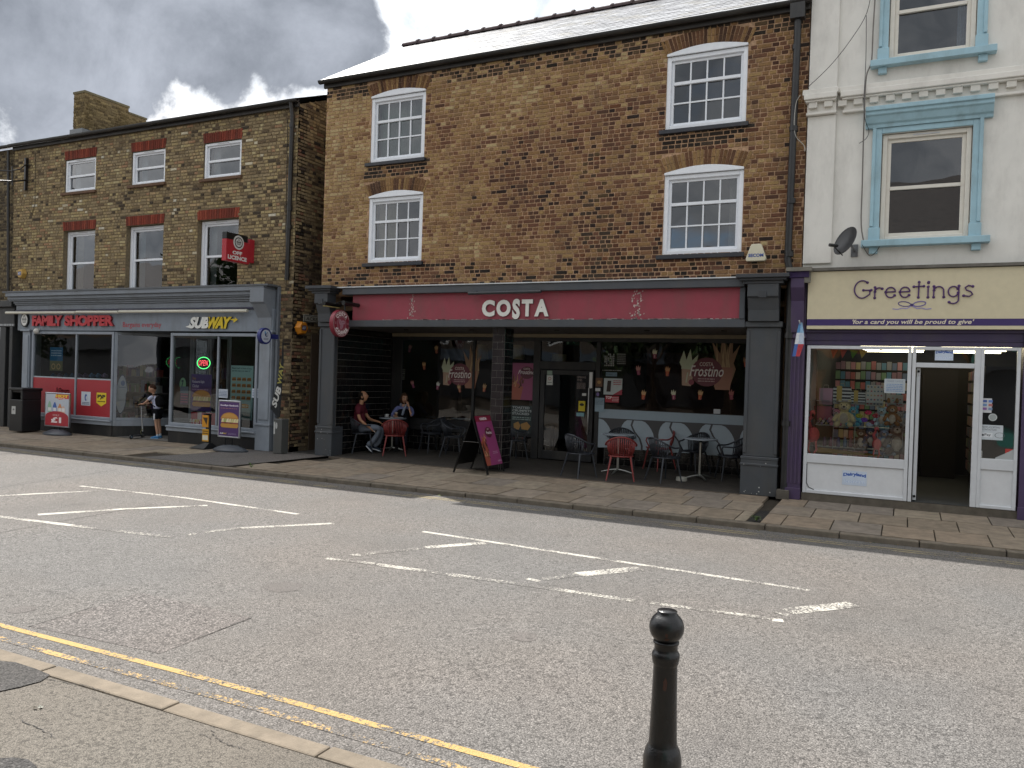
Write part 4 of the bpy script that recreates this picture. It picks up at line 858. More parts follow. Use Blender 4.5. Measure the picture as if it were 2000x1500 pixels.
# ================================================================== the buff brick building with the convenience and sandwich shops
conv = thing('shop_building', 'pale brick building with red window heads above the grey convenience and sandwich shops', 'building', (-17, FY, 0))
BX0, BX1, BZ0, BZ1 = -21.93, -12.02, 3.45, 7.58
uw = [(-19.81, -18.61, 6.21, 7.06), (-17.28, -16.11, 6.21, 7.03), (-14.83, -13.66, 6.17, 7.00)]
lw = [(-19.80, -18.57, 3.60, 5.22), (-17.40, -16.10, 3.60, 5.22), (-14.96, -13.68, 3.60, 5.22)]
holes = uw+lw
b = MB('7d705a'); walls(b, BX0, BX1, BZ0, BZ1, holes, (0, FY, 0), X0, Z3, Xc); bw = b.build('wall', 'mortar', conv)
def lint(u, v): return any(a-.02 < u < c+.02 and e < v < e+.235 for a, c, d, e in holes)
bricks(bw, BX0, BX1, BZ0, BZ1, holes, (0, FY, 0), X0, Z3, Xc, b1_col, 300, lint, .45, 5)
for a, c, d, e in holes:
    q = MB(); n = 17
    for i in range(n):
        x0_ = a-.01+(c-a+.02)*i/n; x1_ = a-.01+(c-a+.02)*(i+1)/n; s = ((i+.5)/n-.5)*.05
        q.C(R.choice(['7e3a2c', '8a4433', '74362a', '6a3328'])).prism([(x0_+.005, e+.005), (x1_-.005, e+.005), (x1_-.005+s, e+.23), (x0_+.005+s, e+.23)], (0, FY, 0), X0, Z3, Xc, -.005, .012+R.uniform(0, .004))
    q.build('brick_lintel', 'brick', bw, kind='stuff')
for i, (a, c, d, e) in enumerate(uw):
    window(conv, a+.01, c-.01, d, e-.01, FY+.02, 1, (1, 1), fr=.055, sash=.04, vent=True, roomcol='a3adb5', curtain=[(.04, .22, 'a9b2ba')])
    gbox('window_sill', 'slab', conv, '6b5444', a-.08, c+.06, FY-.07, FY+.02, d-.075, d-.005)
for i, (a, c, d, e) in enumerate(lw):
    window(conv, a+.01, c-.01, d, e-.01, FY+.11, 1, (1.05, 1), fr=.07, sash=.05, vent=True, roomcol='4d4b49', curtain=[[(.08, .26, '8a8478')], [(.05, .2, '94a0a8'), (.78, .97, 'a5a8a6')], [(.05, .2, '8b9497')]][i])
b = MB('5f513f')
b.box(BX0, BX0+.28, FY+.3, 19.3, 0, BZ1); b.box(BX0+.28, BX1-.28, 19.0, 19.3, 0, BZ1); b.box(BX0+.28, BX1-.28, FY+.3, 19.0, 3.15, 3.25)
b.build('party_wall', 'brick', conv)
# side wall to the alley, built of bricks, with its gable
b = MB('6f634f'); b.box(BX1-.28, BX1, FY+.002, 22, 0, BZ1); b.prism([(FY-.0, BZ1), (19.3, BZ1), (16.4, 8.78)], (BX1, 0, 0), (0, 1, 0), Z3, (1, 0, 0), -.28, 0); sw_ = b.build('side_wall', 'mortar', conv)
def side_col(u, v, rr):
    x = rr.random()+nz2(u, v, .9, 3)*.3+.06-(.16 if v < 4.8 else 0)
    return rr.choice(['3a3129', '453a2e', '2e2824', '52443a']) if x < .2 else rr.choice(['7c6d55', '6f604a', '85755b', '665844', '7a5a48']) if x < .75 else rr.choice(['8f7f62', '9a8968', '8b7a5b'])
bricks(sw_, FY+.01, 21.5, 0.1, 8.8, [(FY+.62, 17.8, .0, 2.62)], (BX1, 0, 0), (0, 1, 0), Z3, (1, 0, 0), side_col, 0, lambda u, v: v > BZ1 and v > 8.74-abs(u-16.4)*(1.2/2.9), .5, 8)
gbox('rendered_panel', 'paint', conv, '5a4d42', BX1-.02, BX1+.012, FY+.62, 17.8, .0, 2.62)
b = MB(); 
bricks(bw, BX1-.02-.5, BX1, 0.0, 3.45, [], (0, FY+.0, 0), X0, Z3, Xc, side_col, 0, None, .5, 12)
MB('6f634f').box(BX1-.52, BX1-.0, FY+.0012, FY+.3, 0, 3.449).build('pier_wall', 'mortar', conv)
slate_roof(conv, BX0-.0, BX1+.06, 13.32, 7.63, 16.4, 8.86, n_ind=0, cols=('8b8a88', '95938f', '7f7e7d', '9d9a92'))
MB('4b4a4a').face([(BX0, 19.4, 7.6), (BX1+.06, 19.4, 7.6), (BX1+.06, 16.4, 8.86), (BX0, 16.4, 8.86)]).build('rear_roof_slope', 'slate', conv)
rt = MB('4a3f40'); rt.prism([(p[0]*.85, p[1]*.8) for p in P[:7]] if False else [(.10, 0), (.07, .06), (0, .09), (-.07, .06), (-.10, 0)], (-.225, 0, 0), (0, 1, 0), Z3, (1, 0, 0), 0, .44)
proto = rt.build('ridge_tile', 'slab', conv); proto.matrix_basis = Matrix.Translation((BX0+.24, 16.4, 8.85))
for k in range(1, 22): o = proto.copy(); COL.objects.link(o); o.matrix_basis = Matrix.Translation((BX0+.24+k*.45, 16.4, 8.85+R.uniform(-.01, .012)))
halfpipe(BX0-.0, BX1+.10, 13.34, 7.63, .06).build('gutter', 'iron', conv)
gbox('fascia_board', 'paint', conv, '2a2724', BX0, BX1+.05, 13.42, FY-.02, 7.50, 7.60)
b = MB('1f1e1e'); b.tube([(-12.12, 13.36, 7.60), (-12.12, 13.42, 7.3), (-12.14, 13.42, 3.75)], .050, 8)
for z in (7.1, 5.3, 4.9): b.tube([(-12.125, 13.42, z-.04), (-12.125, 13.42, z+.04)], .062, 8)
b.build('downpipe', 'iron', conv, smooth=True)
b = MB('1f1e1e'); b.tube([(fx(22, 300), 13.42, 7.5), (fx(22, 560), 13.42, 3.7)], .035, 8); b.build('downpipe', 'iron', conv, smooth=True)
b = MB('3b3733')
b.tube([(fx(70, 300), FY-.018, 7.4), (fx(70, 380), FY-.018, 6.0), (fx(64, 395), FY-.018, 5.75), (fx(53, 385), FY-.018, 5.95)], .006, 5); b.tube([(fx(563, 240), FY-.018, 7.3), (fx(560, 400), FY-.018, 5.2), (fx(560, 555), FY-.018, 3.6)], .007, 5)
b.build('wall_cable', 'matte', conv)
b = MB('7d6d50'); b.box(-20.55, -20.10, 14.2, 15.55, 7.7, 9.10); b.box(-20.54, -20.11, 15.55, 16.15, 7.7, 8.95); ch_ = b.build('chimney', 'mortar', conv)
def chcol(u, v, rr): return rr.choice(['6f6145', '7a6b4c', '635639', '5a4d36', '857553', '55482f'])
bricks(ch_, 14.2, 15.55, 7.9, 9.10, [], (-20.10, 0, 0), (0, 1, 0), Z3, (1, 0, 0), chcol, 0, None, .5, 4); bricks(ch_, 15.56, 16.15, 7.9, 8.95, [], (-20.11, 0, 0), (0, 1, 0), Z3, (1, 0, 0), chcol, 0, None, .5, 5)
bricks(ch_, -20.55, -20.10, 7.9, 9.10, [], (0, 14.2, 0), X0, Z3, Xc, chcol, 0, None, .5, 6)
MB('6f6852').box(-20.57, -20.08, 14.18, 15.57, 9.101, 9.16).build('chimney_capping', 'slab', ch_); MB('6f6852').box(-20.56, -20.09, 15.57, 16.17, 8.951, 9.0).build('chimney_capping', 'slab', ch_)
MB('6a6e72').box(-20.58, -20.07, 14.12, 16.2, 7.7, 8.12).build('lead_flashing', 'paint', ch_)
# ---- grey double shopfront
G1, G2, G3 = '7b828b', '8a929c', '646b74'
SL0, SR1 = -21.45, -12.42
b = MB('5a5e63'); b.box(SL0-.2, SR1+.05, FY-.42, FY+.02, 3.60, 3.64); b.build('lead_flashing', 'paint', conv)
b = MB(G1)
for y, z0, z1 in ((.40, 3.50, 3.60), (.34, 3.42, 3.50), (.30, 3.385, 3.42), (.24, 3.33, 3.385), (.20, 3.29, 3.33), (.16, 3.16, 3.29)): b.box(SL0-.1*(y > .25), SR1-.08, FY-y, FY+.05, z0+.001, z1)
b.build('cornice', 'paint', conv, bevel=.006)
gbox('awning_case', 'paint', conv, '3e3f55', SL0, SR1-.5, FY-.19, FY-.05, 3.125, 3.159)
b = MB('c9c6b8')
for a, c in ((-21.75, -18.9), (-18.87, -17.3), (-17.27, -13.10)): b.tube([(a, FY-.24, 3.085), (c, FY-.24, 3.075)], .036, 10)
b.build('awning_bar', 'plastic', conv, smooth=True)
fz0 = 2.62
fb = gbox('fascia', 'paint', conv, '7b848f', SL0+.05, SR1-.02, FY-.14, FY+.1, fz0, 3.12)
def pil1(x0, x1):
    b = MB(G2); b.box(x0, x1, FY-.16, FY+.2, 0, .55); b.box(x0-.02, x1+.02, FY-.18, FY+.2, .55, .60); b.box(x0+.03, x1-.03, FY-.13, FY+.2, .60, fz0-.02); b.box(x0+.07, x1-.07, FY-.15, FY-.13, .68, fz0-.12)
    b.box(x0-.02, x1+.02, FY-.18, FY+.2, fz0-.02, fz0+.03); return b.build('pilaster', 'paint', conv, bevel=.006)
pil1(-21.22, -20.86); pil1(-12.86, -12.44)
console(-12.92, -12.42, 2.66, 3.55, col=G1, par=conv, dep=.5)
gbox('corner_post', 'paint', conv, G3, SR1+.001, SR1+.06, FY-.08, FY+.2, 0, 3.6)
def py_(px, py, Y=13.4): return F(px, py, Y)
SY_ = 13.40
def shopwin(x0, x1, z0, z1, Y, mull=(), name='shop_window', colr=G2):
    b = MB(colr); rect_ring(b, x0, x1, z0, z1, .07, Y-.03, Y+.06)
    for m in mull: b.box(m-.025, m+.025, Y-.02, Y+.05, z0+.07, z1-.07)
    f = b.build(name, 'paint', conv, bevel=.008); e = [x0+.07]+list(mull)+[x1-.07]
    for a, c in zip(e[:-1], e[1:]): pane(f, a, c, z0+.07, z1-.07, Y+.01)
    return f
LW0, LW1 = -20.80, fx(223, 700, SY_)
zsill = .40
wl_ = shopwin(LW0, LW1, zsill, 2.60, SY_, (fx(149, 700, SY_),))
RW0, RW1 = fx(334, 700, SY_), -12.88
wr_ = shopwin(RW0, RW1, zsill, 2.58, SY_, (fx(425, 740, SY_),))
b = MB(G2)
for x0, x1 in ((LW0-.03, LW1+.02), (RW0-.04, RW1+.03)): b.box(x0, x1, SY_-.09, SY_+.1, zsill-.04, zsill-.001); b.box(x0, x1, SY_-.06, SY_+.1, zsill-.13, zsill-.04)
b.build('sill', 'paint', conv, bevel=.008)
gbox('stall_riser', 'paint', conv, '17181a', LW0, LW1+.0, SY_-.02, SY_+.1, -.02, zsill-.132); gbox('stall_riser', 'paint', conv, '17181a', RW0-.01, RW1+.01, SY_-.02, SY_+.1, -.02, zsill-.132)
# splayed entrance: glass running back from the corner to the doors
DX0 = -16.55; DY = 14.9
def slope_glass(xa, ya, xb3, yb, z0, z1, par, mull=0):
    U = Vector((xb3-xa, yb-ya, 0)); L_ = U.length; U.normalize(); Nn = Vector((U.y, -U.x, 0)); b = MB(G2); o = Vector((xa, ya, 0))
    for a, c, d, e in ((0, .07, z0, z1), (L_-.07, L_, z0, z1), (.07, L_-.07, z0, z0+.07), (.07, L_-.07, z1-.07, z1)): b.prism([(a, d), (c, d), (c, e), (a, e)], o, U, Z3, Nn, -.05, .04)
    f = b.build('shop_window', 'paint', par, bevel=.006)
    MB().face([o+U*u+Z*v for u, v in ()] or [o+U*.07+Vector((0, 0, z0+.07)), o+U*(L_-.07)+Vector((0, 0, z0+.07)), o+U*(L_-.07)+Vector((0, 0, z1-.07)), o+U*.07+Vector((0, 0, z1-.07))]).build('pane', 'glass', f)
    b = MB(G2); b.prism([(0, z0-.13), (L_, z0-.13), (L_, z0), (0, z0)], o, U, Z3, Nn, -.05, .06); b.C('17181a').prism([(0, -.02), (L_, -.02), (L_, z0-.13), (0, z0-.13)], o, U, Z3, Nn, -.05, .03); b.build('sill', 'paint', par); return f
slope_glass(LW1+.01, SY_, DX0, DY, zsill, 2.60, conv)
slope_glass(-15.25, DY, RW0-.01, SY_+.02, zsill, 2.58, conv)
b = MB(G1); rect_ring(b, DX0, -15.95, .02, 2.60, .07, DY-.03, DY+.04); rect_ring(b, -15.94, -15.26, .02, 2.60, .07, DY-.03, DY+.04); dd = b.build('door_frame', 'paint', conv, bevel=.006)
pane(dd, DX0+.07, -16.02, .1, 2.53, DY)
q = MB('c9c2b0'); q.tube([(-15.86, DY-.07, .9), (-15.86, DY-.07, 1.75)], .015, 8); q.build('door_handle', 'metal', dd)
b = MB('6f6c68'); b.face([(LW1-.3, SY_, .008), (RW0+.1, SY_, .008), (RW0+.1, DY+.1, .03), (LW1-.3, DY+.1, .03)]); b.build('lobby_floor', 'slab', conv)
b = MB('5a6068'); b.face([(LW1-.05, SY_+.05, 2.602), (RW0, SY_+.05, 2.602), (RW0, DY+.1, 2.602), (LW1-.05, DY+.1, 2.602)]); b.build('lobby_ceiling', 'paint', conv)
b = MB('1d1c1c'); x0, x1 = BX0+.3, BX1-.55; b.face([(x0, 18.2, 0), (x1, 18.2, 0), (x1, 18.2, 3.1), (x0, 18.2, 3.1)]); b.C('33312f').face([(x0, SY_+.11, 3.0), (x1, SY_+.11, 3.0), (x1, 18.2, 3.0), (x0, 18.2, 3.0)]); b.C('3a3633').face([(x0, SY_+.11, -.01), (x1, SY_+.11, -.01), (x1, 18.2, -.01), (x0, 18.2, -.01)])
b.C('3c3936').face([(x0, SY_+.1, 0), (x0, 18.2, 0), (x0, 18.2, 3), (x0, SY_+.1, 3)]); b.face([(x1, SY_+.1, 0), (x1, 18.2, 0), (x1, 18.2, 3), (x1, SY_+.1, 3)]); b.face([(-15.3, 15.0, 0), (-15.3, 18.2, 0), (-15.3, 18.2, 3), (-15.3, 15.0, 3)])
b.build('shop_interior', 'matte', conv)
# shelving with goods seen dimly through the windows
rr = random.Random(4)
for (x0_, x1_, y_) in ((-20.4, -18.6, 15.6), (-18.2, -16.8, 16.4), (-15.0, -13.2, 16.2)):
    b = MB('55514c')
    for z in (.1, .55, 1.0, 1.45): b.box(x0_, x1_, y_, y_+.4, z, z+.03)
    sh = b.build('shelf', 'matte', conv)
    b = MB()
    for z in (.13, .58, 1.03, 1.48):
        x = x0_
        while x < x1_-.1: w_ = rr.uniform(.06, .16); b.C(rr.choice(['7a3a34', '36506e', '8a8468', '4d6a4a', '8f8f8f', '6b4f38', 'a39a7a', '503a5e'])).box(x, x+w_-.01, y_+.03, y_+.2, z, z+rr.uniform(.14, .34)); x += w_
    b.build('goods', 'plastic', sh, kind='stuff')
b = MB('dfe6df')
for x in (-18.3, -14.6): b.box(x, x+1.1, 15.2, 15.26, 2.86, 2.89)
b.build('strip_light', 'glow', conv)
# red window graphic with opening hours, left shop
p = Panel((0, SY_-.0, 0)); mx_ = fx(149, 760, SY_); zr1 = F(100, 738, SY_).z
rg0 = [(LW0+.07, mx_-.026), (mx_+.026, LW1-.07)]
for a, c in rg0: p.rect(a, c, zsill+.07, zr1, '9e2a33', .004)
p.rect(LW0+.07, mx_-.026, zr1, zr1+.035, '9fa9b0'); p.rect(mx_+.026, LW1-.07, zr1, zr1+.035, '9fa9b0')
def q1(px0, px1, py0, py1): return pr(px0, px1, py0, py1, SY_)
p.cut(); u = q1(98, 126, 742, 750); p.text('we are open', *u, 'd9c9c6', .01); p.cut(); u = q1(102, 122, 753, 756); p.lines(*u, 1, 'c79a98')
p.cut(); u = q1(87, 136, 757, 770); w_ = u[1]-u[0]; p.text('7am', u[0], u[0]+w_*.36, u[2], u[3], 'e9dedc', .03); p.text('to', u[0]+w_*.39, u[0]+w_*.46, u[2]+.01, u[2]+.10, 'd9c9c6'); p.text('10pm', u[0]+w_*.49, u[1], u[2], u[3], 'e9dedc', .03)
p.cut(); u = q1(88, 136, 774, 784); p.text('7 days a week', *u, 'd9c9c6', .01)
p.cut(); u = q1(159, 177, 765, 792); p.rect(*u, 'c4ccd4'); c_ = ((u[0]+u[1])/2, (u[2]+u[3])/2); p.disc(c_[0], c_[1]+.03, .05, .09, '4a5f9a', 10); p.disc(c_[0]+.02, c_[1]+.02, .025, .05, 'c4ccd4', 8); p.lines(u[0]+.04, u[1]-.04, u[2]+.02, u[2]+.09, 2, '39466e')
p.cut(); u = q1(189, 208, 767, 794); m = (u[0]+u[1])/2; p.poly([(u[0], u[3]), (u[0], u[2]+.09), (m, u[2]), (u[1], u[2]+.09), (u[1], u[3])], 'd9bf2a'); p.text('P)P', u[0]+.03, u[1]-.03, c_[1]+.0, u[3]-.05, '1d1c18', .06); p.lines(u[0]+.04, u[1]-.04, u[2]+.10, u[2]+.15, 1, '1d1c18')
p.build('window_graphic', wl_)
p = Panel((0, SY_+.05, 0)); u = q1(94, 119, 678, 724); w_, h = u[1]-u[0], u[3]-u[2]
p.rect(*u, '2f6f9c'); p.rect(u[0], u[1], u[2], u[2]+h*.42, '6f7350'); p.lines(u[0]+.05, u[1]-.05, u[2]+h*.6, u[2]+h*.9, 3, 'b9d0e0'); p.ring(u[0]+w_*.3, u[2]+h*.18, .05, .08, 'c0a470'); p.ring(u[0]+w_*.7, u[2]+h*.18, .05, .08, 'c0a470'); p.build('poster', wl_)
# soft goods and a red lamp in the window bottom
rr = random.Random(11)
for k in range(9):
    px = 105+k*12.5; q = F(px, 733, 13.75); b = MB(rr.choice(['4d7390', '5f7fa0', '8a8f98', '3f5f7c', '7a6f8a'])); b.ell((q.x, 13.75, q.z-.02), (.09, .08, .06), 8, 5); b.ell((q.x+.05, 13.7, q.z+.03), .035, 6, 4); b.build('display_item', 'cloth', conv, smooth='full')
# free standing foot-shaped lottery board in the splayed window
p = Panel(F(237, 770, 13.62), (.8, .6, 0), Z3, (.6, -.8, 0))
p.poly([(.13*math.cos(t)*(1+.12*math.cos(2*t+1))+(.02 if math.sin(t) > 0 else -.02), .50*math.sin(t)) for t in [i*math.pi/14 for i in range(28)]], '30405e'); p.poly([(.115*math.cos(t)*(1+.12*math.cos(2*t+1))+(.02 if math.sin(t) > 0 else -.02), .47*math.sin(t)) for t in [i*math.pi/14 for i in range(28)]], 'aab2bd'); p.disc(.03, .28, .05, .07, '56719f', 10); p.lines(-.05, .1, .15, .2, 1, '6a7690'); p.build('display_board', conv)
# lettering on the fascia
fsn = thing('fascia_lettering', 'raised red FAMILY SHOPPER letters with black basket badge on the grey fascia', 'sign', (-20, FY-.15, 2.9))
yb = FY-.142
def q2(px0, px1, py0, py1): return pr(px0, px1, py0, py1, yb)
u = q2(66, 225, 616, 637); m = u[0]+(u[1]-u[0])*.395
for s_, a, c in (('FAMILY', u[0], m-.03), ('SHOPPER', m+.06, u[1])):
    p = Panel((0, yb, 0)); p.text(s_, a, c, u[2], u[3], 'b22a33', .055, ext=.05, side='6e1f26', res=3, space=.93); p.build('lettering', fsn)
def badge(par, o, U, V, Nn, r, r2=None, white='d6d6d2'):
    r2 = r2 or r; b = MB('1b1b1d'); b.prism([(r*math.cos(i*math.pi/16), r2*math.sin(i*math.pi/16)) for i in range(32)], o, U, V, Nn, 0, .05); b.build('badge', 'plastic', par)
    p = Panel(Vector(o)+Vector(Nn)*.05, U, V, Nn); p.disc(0, 0, r*.82, r2*.82, white, 28); 
    p.poly([(-r*.62, r2*.18), (r*.62, r2*.18), (r*.42, -r2*.42), (-r*.42, -r2*.42)], '1b1b1d')
    for i in range(5): x = (-.36+.18*i)*r; p.rect(x-r*.05, x+r*.05, -r2*.36, r2*.06, white, p.lv+.001)
    p.lv += .002; p.poly([(-r*.42, r2*.18), (0, r2*.72), (r*.42, r2*.18), (r*.32, r2*.18), (0, r2*.58), (-r*.32, r2*.18)], '1b1b1d'); return p.build('basket_logo', par)
c_ = F(51, 625, yb); badge(fsn, (c_.x, yb, c_.z), X0, Z3, Xc, .155, .19)
p = Panel((0, yb, 0)); u = q2(240, 315, 629, 642); p.text('Bargains everyday', *u, '9e2a36', .008); p.build('tagline', fsn)
sub = thing('fascia_lettering', 'raised white and yellow SUBWAY logo on the grey fascia', 'sign', (-14.7, FY-.15, 2.85))
u = q2(368, 462, 619, 642); a0, a1 = u[0], u[1]; w_ = a1-a0
p = Panel((0, yb, 0)); p.text('SUB', a0+.04*w_, a0+.475*w_, u[2], u[3], 'd9dad6', .06, .32, ext=.04, side='4a4d4c', res=3, space=.95); p.poly([(a0-.03*w_, u[2]+.04), (a0+.10*w_, u[2]+.0), (a0+.07*w_, u[2]+.08)], 'd9dad6', .043); p.build('lettering', sub)
p = Panel((0, yb, 0)); p.text('WAY', a0+.44*w_, a0+.93*w_, u[2], u[3], 'd0b51f', .06, .32, ext=.04, side='4e4a20', res=3, space=.9); p.poly([(a0+.88*w_, u[3]-.06), (a0+1.0*w_, u[3]-.045), (a0+.985*w_, u[3]+.0), (a0+1.05*w_, u[3]-.07), (a0+.96*w_, u[3]-.14), (a0+.97*w_, u[3]-.09)], 'd0b51f', .043); p.build('lettering', sub)
# posters in the sandwich shop window
def burger(p, u0, u1, v0, v1):
    w_, h = u1-u0, v1-v0; c = (u0+u1)/2
    p.poly([(u0+w_*(.5+.5*math.cos(t)*(1 if math.sin(t) > 0 else .96)), v0+h*(.55+.45*math.sin(t))) for t in [i*math.pi/12 for i in range(13)]], 'b07a35')
    p.poly([(u0+w_*(.5+.42*math.cos(t)), v0+h*(.66+.28*math.sin(t))) for t in [i*math.pi/12 for i in range(13)]], 'c49246')
    for i in range(7): x = u0+w_*(.03+.135*i); p.poly([(x, v0+h*.34), (x+w_*.05, v0+h*.58), (x+w_*.16, v0+h*.60), (x+w_*.14, v0+h*.34)], R.choice(['d9cf9e', 'c9c084', 'e0d8b0', 'a3a860']))
    for i in range(6): x = u0+w_*(.05+.15*i); p.poly([(x, v0+h*.24), (x+w_*.02, v0+h*.36), (x+w_*.18, v0+h*.35), (x+w_*.16, v0+h*.24)], R.choice(['6b2f28', '8a4038', '5c3a26']))
    p.poly([(u0+w_*.04, v0+h*.26), (u0+w_*.0, v0+h*.12), (u0+w_*.08, v0), (u1-w_*.06, v0), (u1, v0+h*.12), (u1-w_*.02, v0+h*.26)], 'b88a3e')
p = Panel((0, SY_+.03, 0)); u = pr(371, 411, 731, 803, SY_); h = u[3]-u[2]; p.rect(*u, '4a3578')
p.text('New', u[0]+.04, u[0]+.15, u[3]-.13, u[3]-.06, 'b08a3a', .01); p.text('Rotisserie-Style', u[0]+.04, u[0]+.42, u[3]-.22, u[3]-.14, 'd9d4e4', .015); p.text('Chicken', u[0]+.04, u[0]+.25, u[3]-.31, u[3]-.235, 'd9d4e4', .015); p.lines(u[0]+.04, u[1]-.1, u[3]-.37, u[3]-.34, 1, 'a98fc0')
burger(p, u[0]+.05, u[1]-.01, u[2]+h*.12, u[2]+h*.58); p.build('poster', wr_)
p = Panel((0, SY_+.03, 0)); u = pr(448, 492, 714, 820, SY_); w_, h = u[1]-u[0], u[3]-u[2]; p.rect(*u, '9cc0c0'); p.text('Made fresh in front of you,\njust the way you want it!', u[0]+.03, u[1]-.05, u[3]-.15, u[3]-.04, '2f4a52', .02)
for r_ in range(4):
    for i in range(4): x = u[0]+w_*(.06+.225*i); z = u[3]-h*(.26+.115*r_); p.poly([(x, z), (x+.01, z+.045), (x+w_*.17, z+.05), (x+w_*.18, z)], 'a8783c'); p.rect(x, x+w_*.18, z-.012, z+.008, '6d3a2a'); p.rect(x, x+w_*.18, z-.03, z-.014, 'b5894a')
burger(p, u[0]+w_*.45, u[1]-w_*.15, u[2]+h*.22, u[2]+h*.30); p.lines(u[0]+w_*.1, u[1]-w_*.1, u[2]+.05, u[2]+h*.15, 3, '6f9aa0'); p.build('poster', wr_)
for u in (pr(427, 445, 760, 777, SY_), pr(492, 509, 759, 777, SY_)): p = Panel((0, SY_-.002, 0)); p.rect(*u, 'b3bcc8'); p.lines(u[0]+.02, u[1]-.02, u[2]+.03, u[3]-.03, 4, '6d7a94'); p.build('notice', wr_)
p = Panel((0, SY_+.03, 0)); u = pr(371, 420, 806, 834, SY_); w_, h = u[1]-u[0], u[3]-u[2]; p.rect(*u, 'a82c38'); p.rect(u[0]+w_*.26, u[0]+w_*.42, u[2]+h*.5, u[3], 'c9bfc0'); p.ring(u[0]+w_*.2, u[2]+.09, .06, .085, 'd9c9c8', 14); p.ring(u[0]+w_*.31, u[2]+.09, .06, .085, 'd9c9c8', 14); p.text('SUB', u[0]-.05, u[0]+.12, u[3]-.24, u[3]-.16, 'd9dad6', .05, .3); p.text('WAY', u[0]+.12, u[0]+.28, u[3]-.24, u[3]-.16, 'c9b53a', .05, .3); p.build('poster', wr_)
p = Panel((0, SY_+.03, 0)); a = F(355, 750, SY_); p.disc(a.x, a.z, .105, .15, '7fae8c', 20); p.text('7', a.x-.045, a.x+.03, a.z-.07, a.z+.09, '1d2a4a', .05); p.cut(); u = pr(350, 366, 763, 790, SY_); p.rect(*u, '4f3866'); p.lines(u[0]+.02, u[1]-.02, u[2]+.03, u[3]-.05, 4, 'a04f7a'); p.rect(u[0], u[1], u[3]-.06, u[3]+.1, '4a6c84'); p.build('window_sticker', wr_)
# neon OPEN sign
ns = thing('neon_sign', 'oval green and red neon OPEN sign hanging in the sandwich shop window', 'sign', F(399, 710, 13.55)); a = F(399, 709, 13.55)
b = MB('0c0c0c'); b.prism([(.20*math.cos(i*math.pi/14), .125*math.sin(i*math.pi/14)) for i in range(28)], a, X0, Z3, Xc, -.03, -.01); b.build('backing', 'plastic', ns)
b = MB((.10, .85, .22)); b.tube([(a.x+.205*math.cos(i*math.pi/16), a.y-.02, a.z+.135*math.sin(i*math.pi/16)) for i in range(33)], .0085, 6); b.build('neon_ring', 'neon', ns)
p = Panel(a+Vector((0, -.03, 0))); p.text('OPEN', -.15, .15, -.065, .065, (.95, .10, .12), -.005, .25); p.build('neon_letters', ns, 'neon')
# wrought bracket high on the left
bk = thing('wall_bracket', 'black wrought iron arm bracket fixed high on the left of the pale brick front', 'bracket', F(52, 340, 13.4))
q0, q1_ = F(52, 309, 13.44), F(50, 372, 13.44); b = MB('17171a'); b.box(q0.x-.03, q0.x+.03, 13.40, 13.47, q1_.z, q0.z); e = F(0, 358, 13.1)
b.tube([F(52, 352, 13.40), F(25, 354, 12.9), F(-20, 352, 12.4)], .022, 6); b.tube([F(52, 320, 13.40), F(40, 330, 13.1), F(20, 334, 12.8), F(-20, 332, 12.4)], .016, 6); b.tube([F(24, 325, 12.87), F(24, 362, 12.87)], .014, 5); b.tube([F(46, 322, 13.44), F(62, 322, 13.44)], .012, 5); b.tube([F(46, 353, 13.44), F(60, 353, 13.44)], .012, 5); b.build('bracket_arm', 'iron', bk)
# CCTV dome
cc = F(71, 645, 13.30); b = MB('c9c8c2'); b.ell((cc.x, cc.y, cc.z-.02), (.07, .07, .07), 14, 8); b.box(cc.x-.05, cc.x+.05, cc.y, 13.36, cc.z, cc.z+.05); o = b.build('security_camera', 'plastic', smooth=True); tag(o, 'small white dome camera under the left end of the grey fascia', 'camera')
# ------------------------------------------------------------------ dark shop at the far left
nb = thing('neighbour_building', 'pale brick building with dark shopfront at the far left edge', 'building', (-24, FY, 0))
b = MB('6f6350'); walls(b, -27, BX0-.001, 3.4, 7.58, [], (0, FY+.02, 0), X0, Z3, Xc); nw = b.build('wall', 'mortar', nb)
bricks(nw, -24.2, BX0-.01, 3.4, 7.58, [], (0, FY+.02, 0), X0, Z3, Xc, lambda u, v, rr: rr.choice(['5f5442', '6b5f49', '766a50', '4d4437', '7f7257', '3f382e']), 0, None, .5, 21)
slate_roof(nb, -27, BX0-.01, 13.34, 7.63, 16.4, 8.86, n_ind=0, cols=('8b8a88', '95938f', '7f7e7d', '9d9a92')); halfpipe(-27, BX0-.002, 13.36, 7.63, .06).build('gutter', 'iron', nb)
b = MB('2c2e30'); b.box(-27, SL0-.12, FY-.22, FY+.1, 3.25, 3.42); b.box(-27, SL0-.14, FY-.12, FY+.1, 2.72, 3.25); b.box(-21.75, -21.62, FY-.14, FY+.1, 0, 2.72); b.box(-22.25, -21.98, FY-.10, FY+.12, 0, 2.72); b.box(-27, -22.25, FY-.02, FY+.12, 2.15, 2.35); b.box(-27, -22.25, FY-.02, FY+.1, 0, .45); b.build('shopfront', 'paint', nb, bevel=.01)
pane(nb, -27, -22.26, .46, 2.14, FY+.05); MB('15171a').box(-21.97, -21.76, FY+.25, FY+.3, 0, 2.72).build('door', 'paint', nb)
b = MB('22211f'); b.face([(-27, 16.5, 0), (-21.98, 16.5, 0), (-21.98, 16.5, 3.3), (-27, 16.5, 3.3)]); b.face([(-21.96, FY+.3, 0), (-21.96, 16.5, 0), (-21.96, 16.5, 3.3), (-21.96, FY+.3, 3.3)]); b.face([(-27, FY+.3, 3.3), (-21.96, FY+.3, 3.3), (-21.96, 16.5, 3.3), (-27, 16.5, 3.3)]); b.build('shop_interior', 'matte', nb)
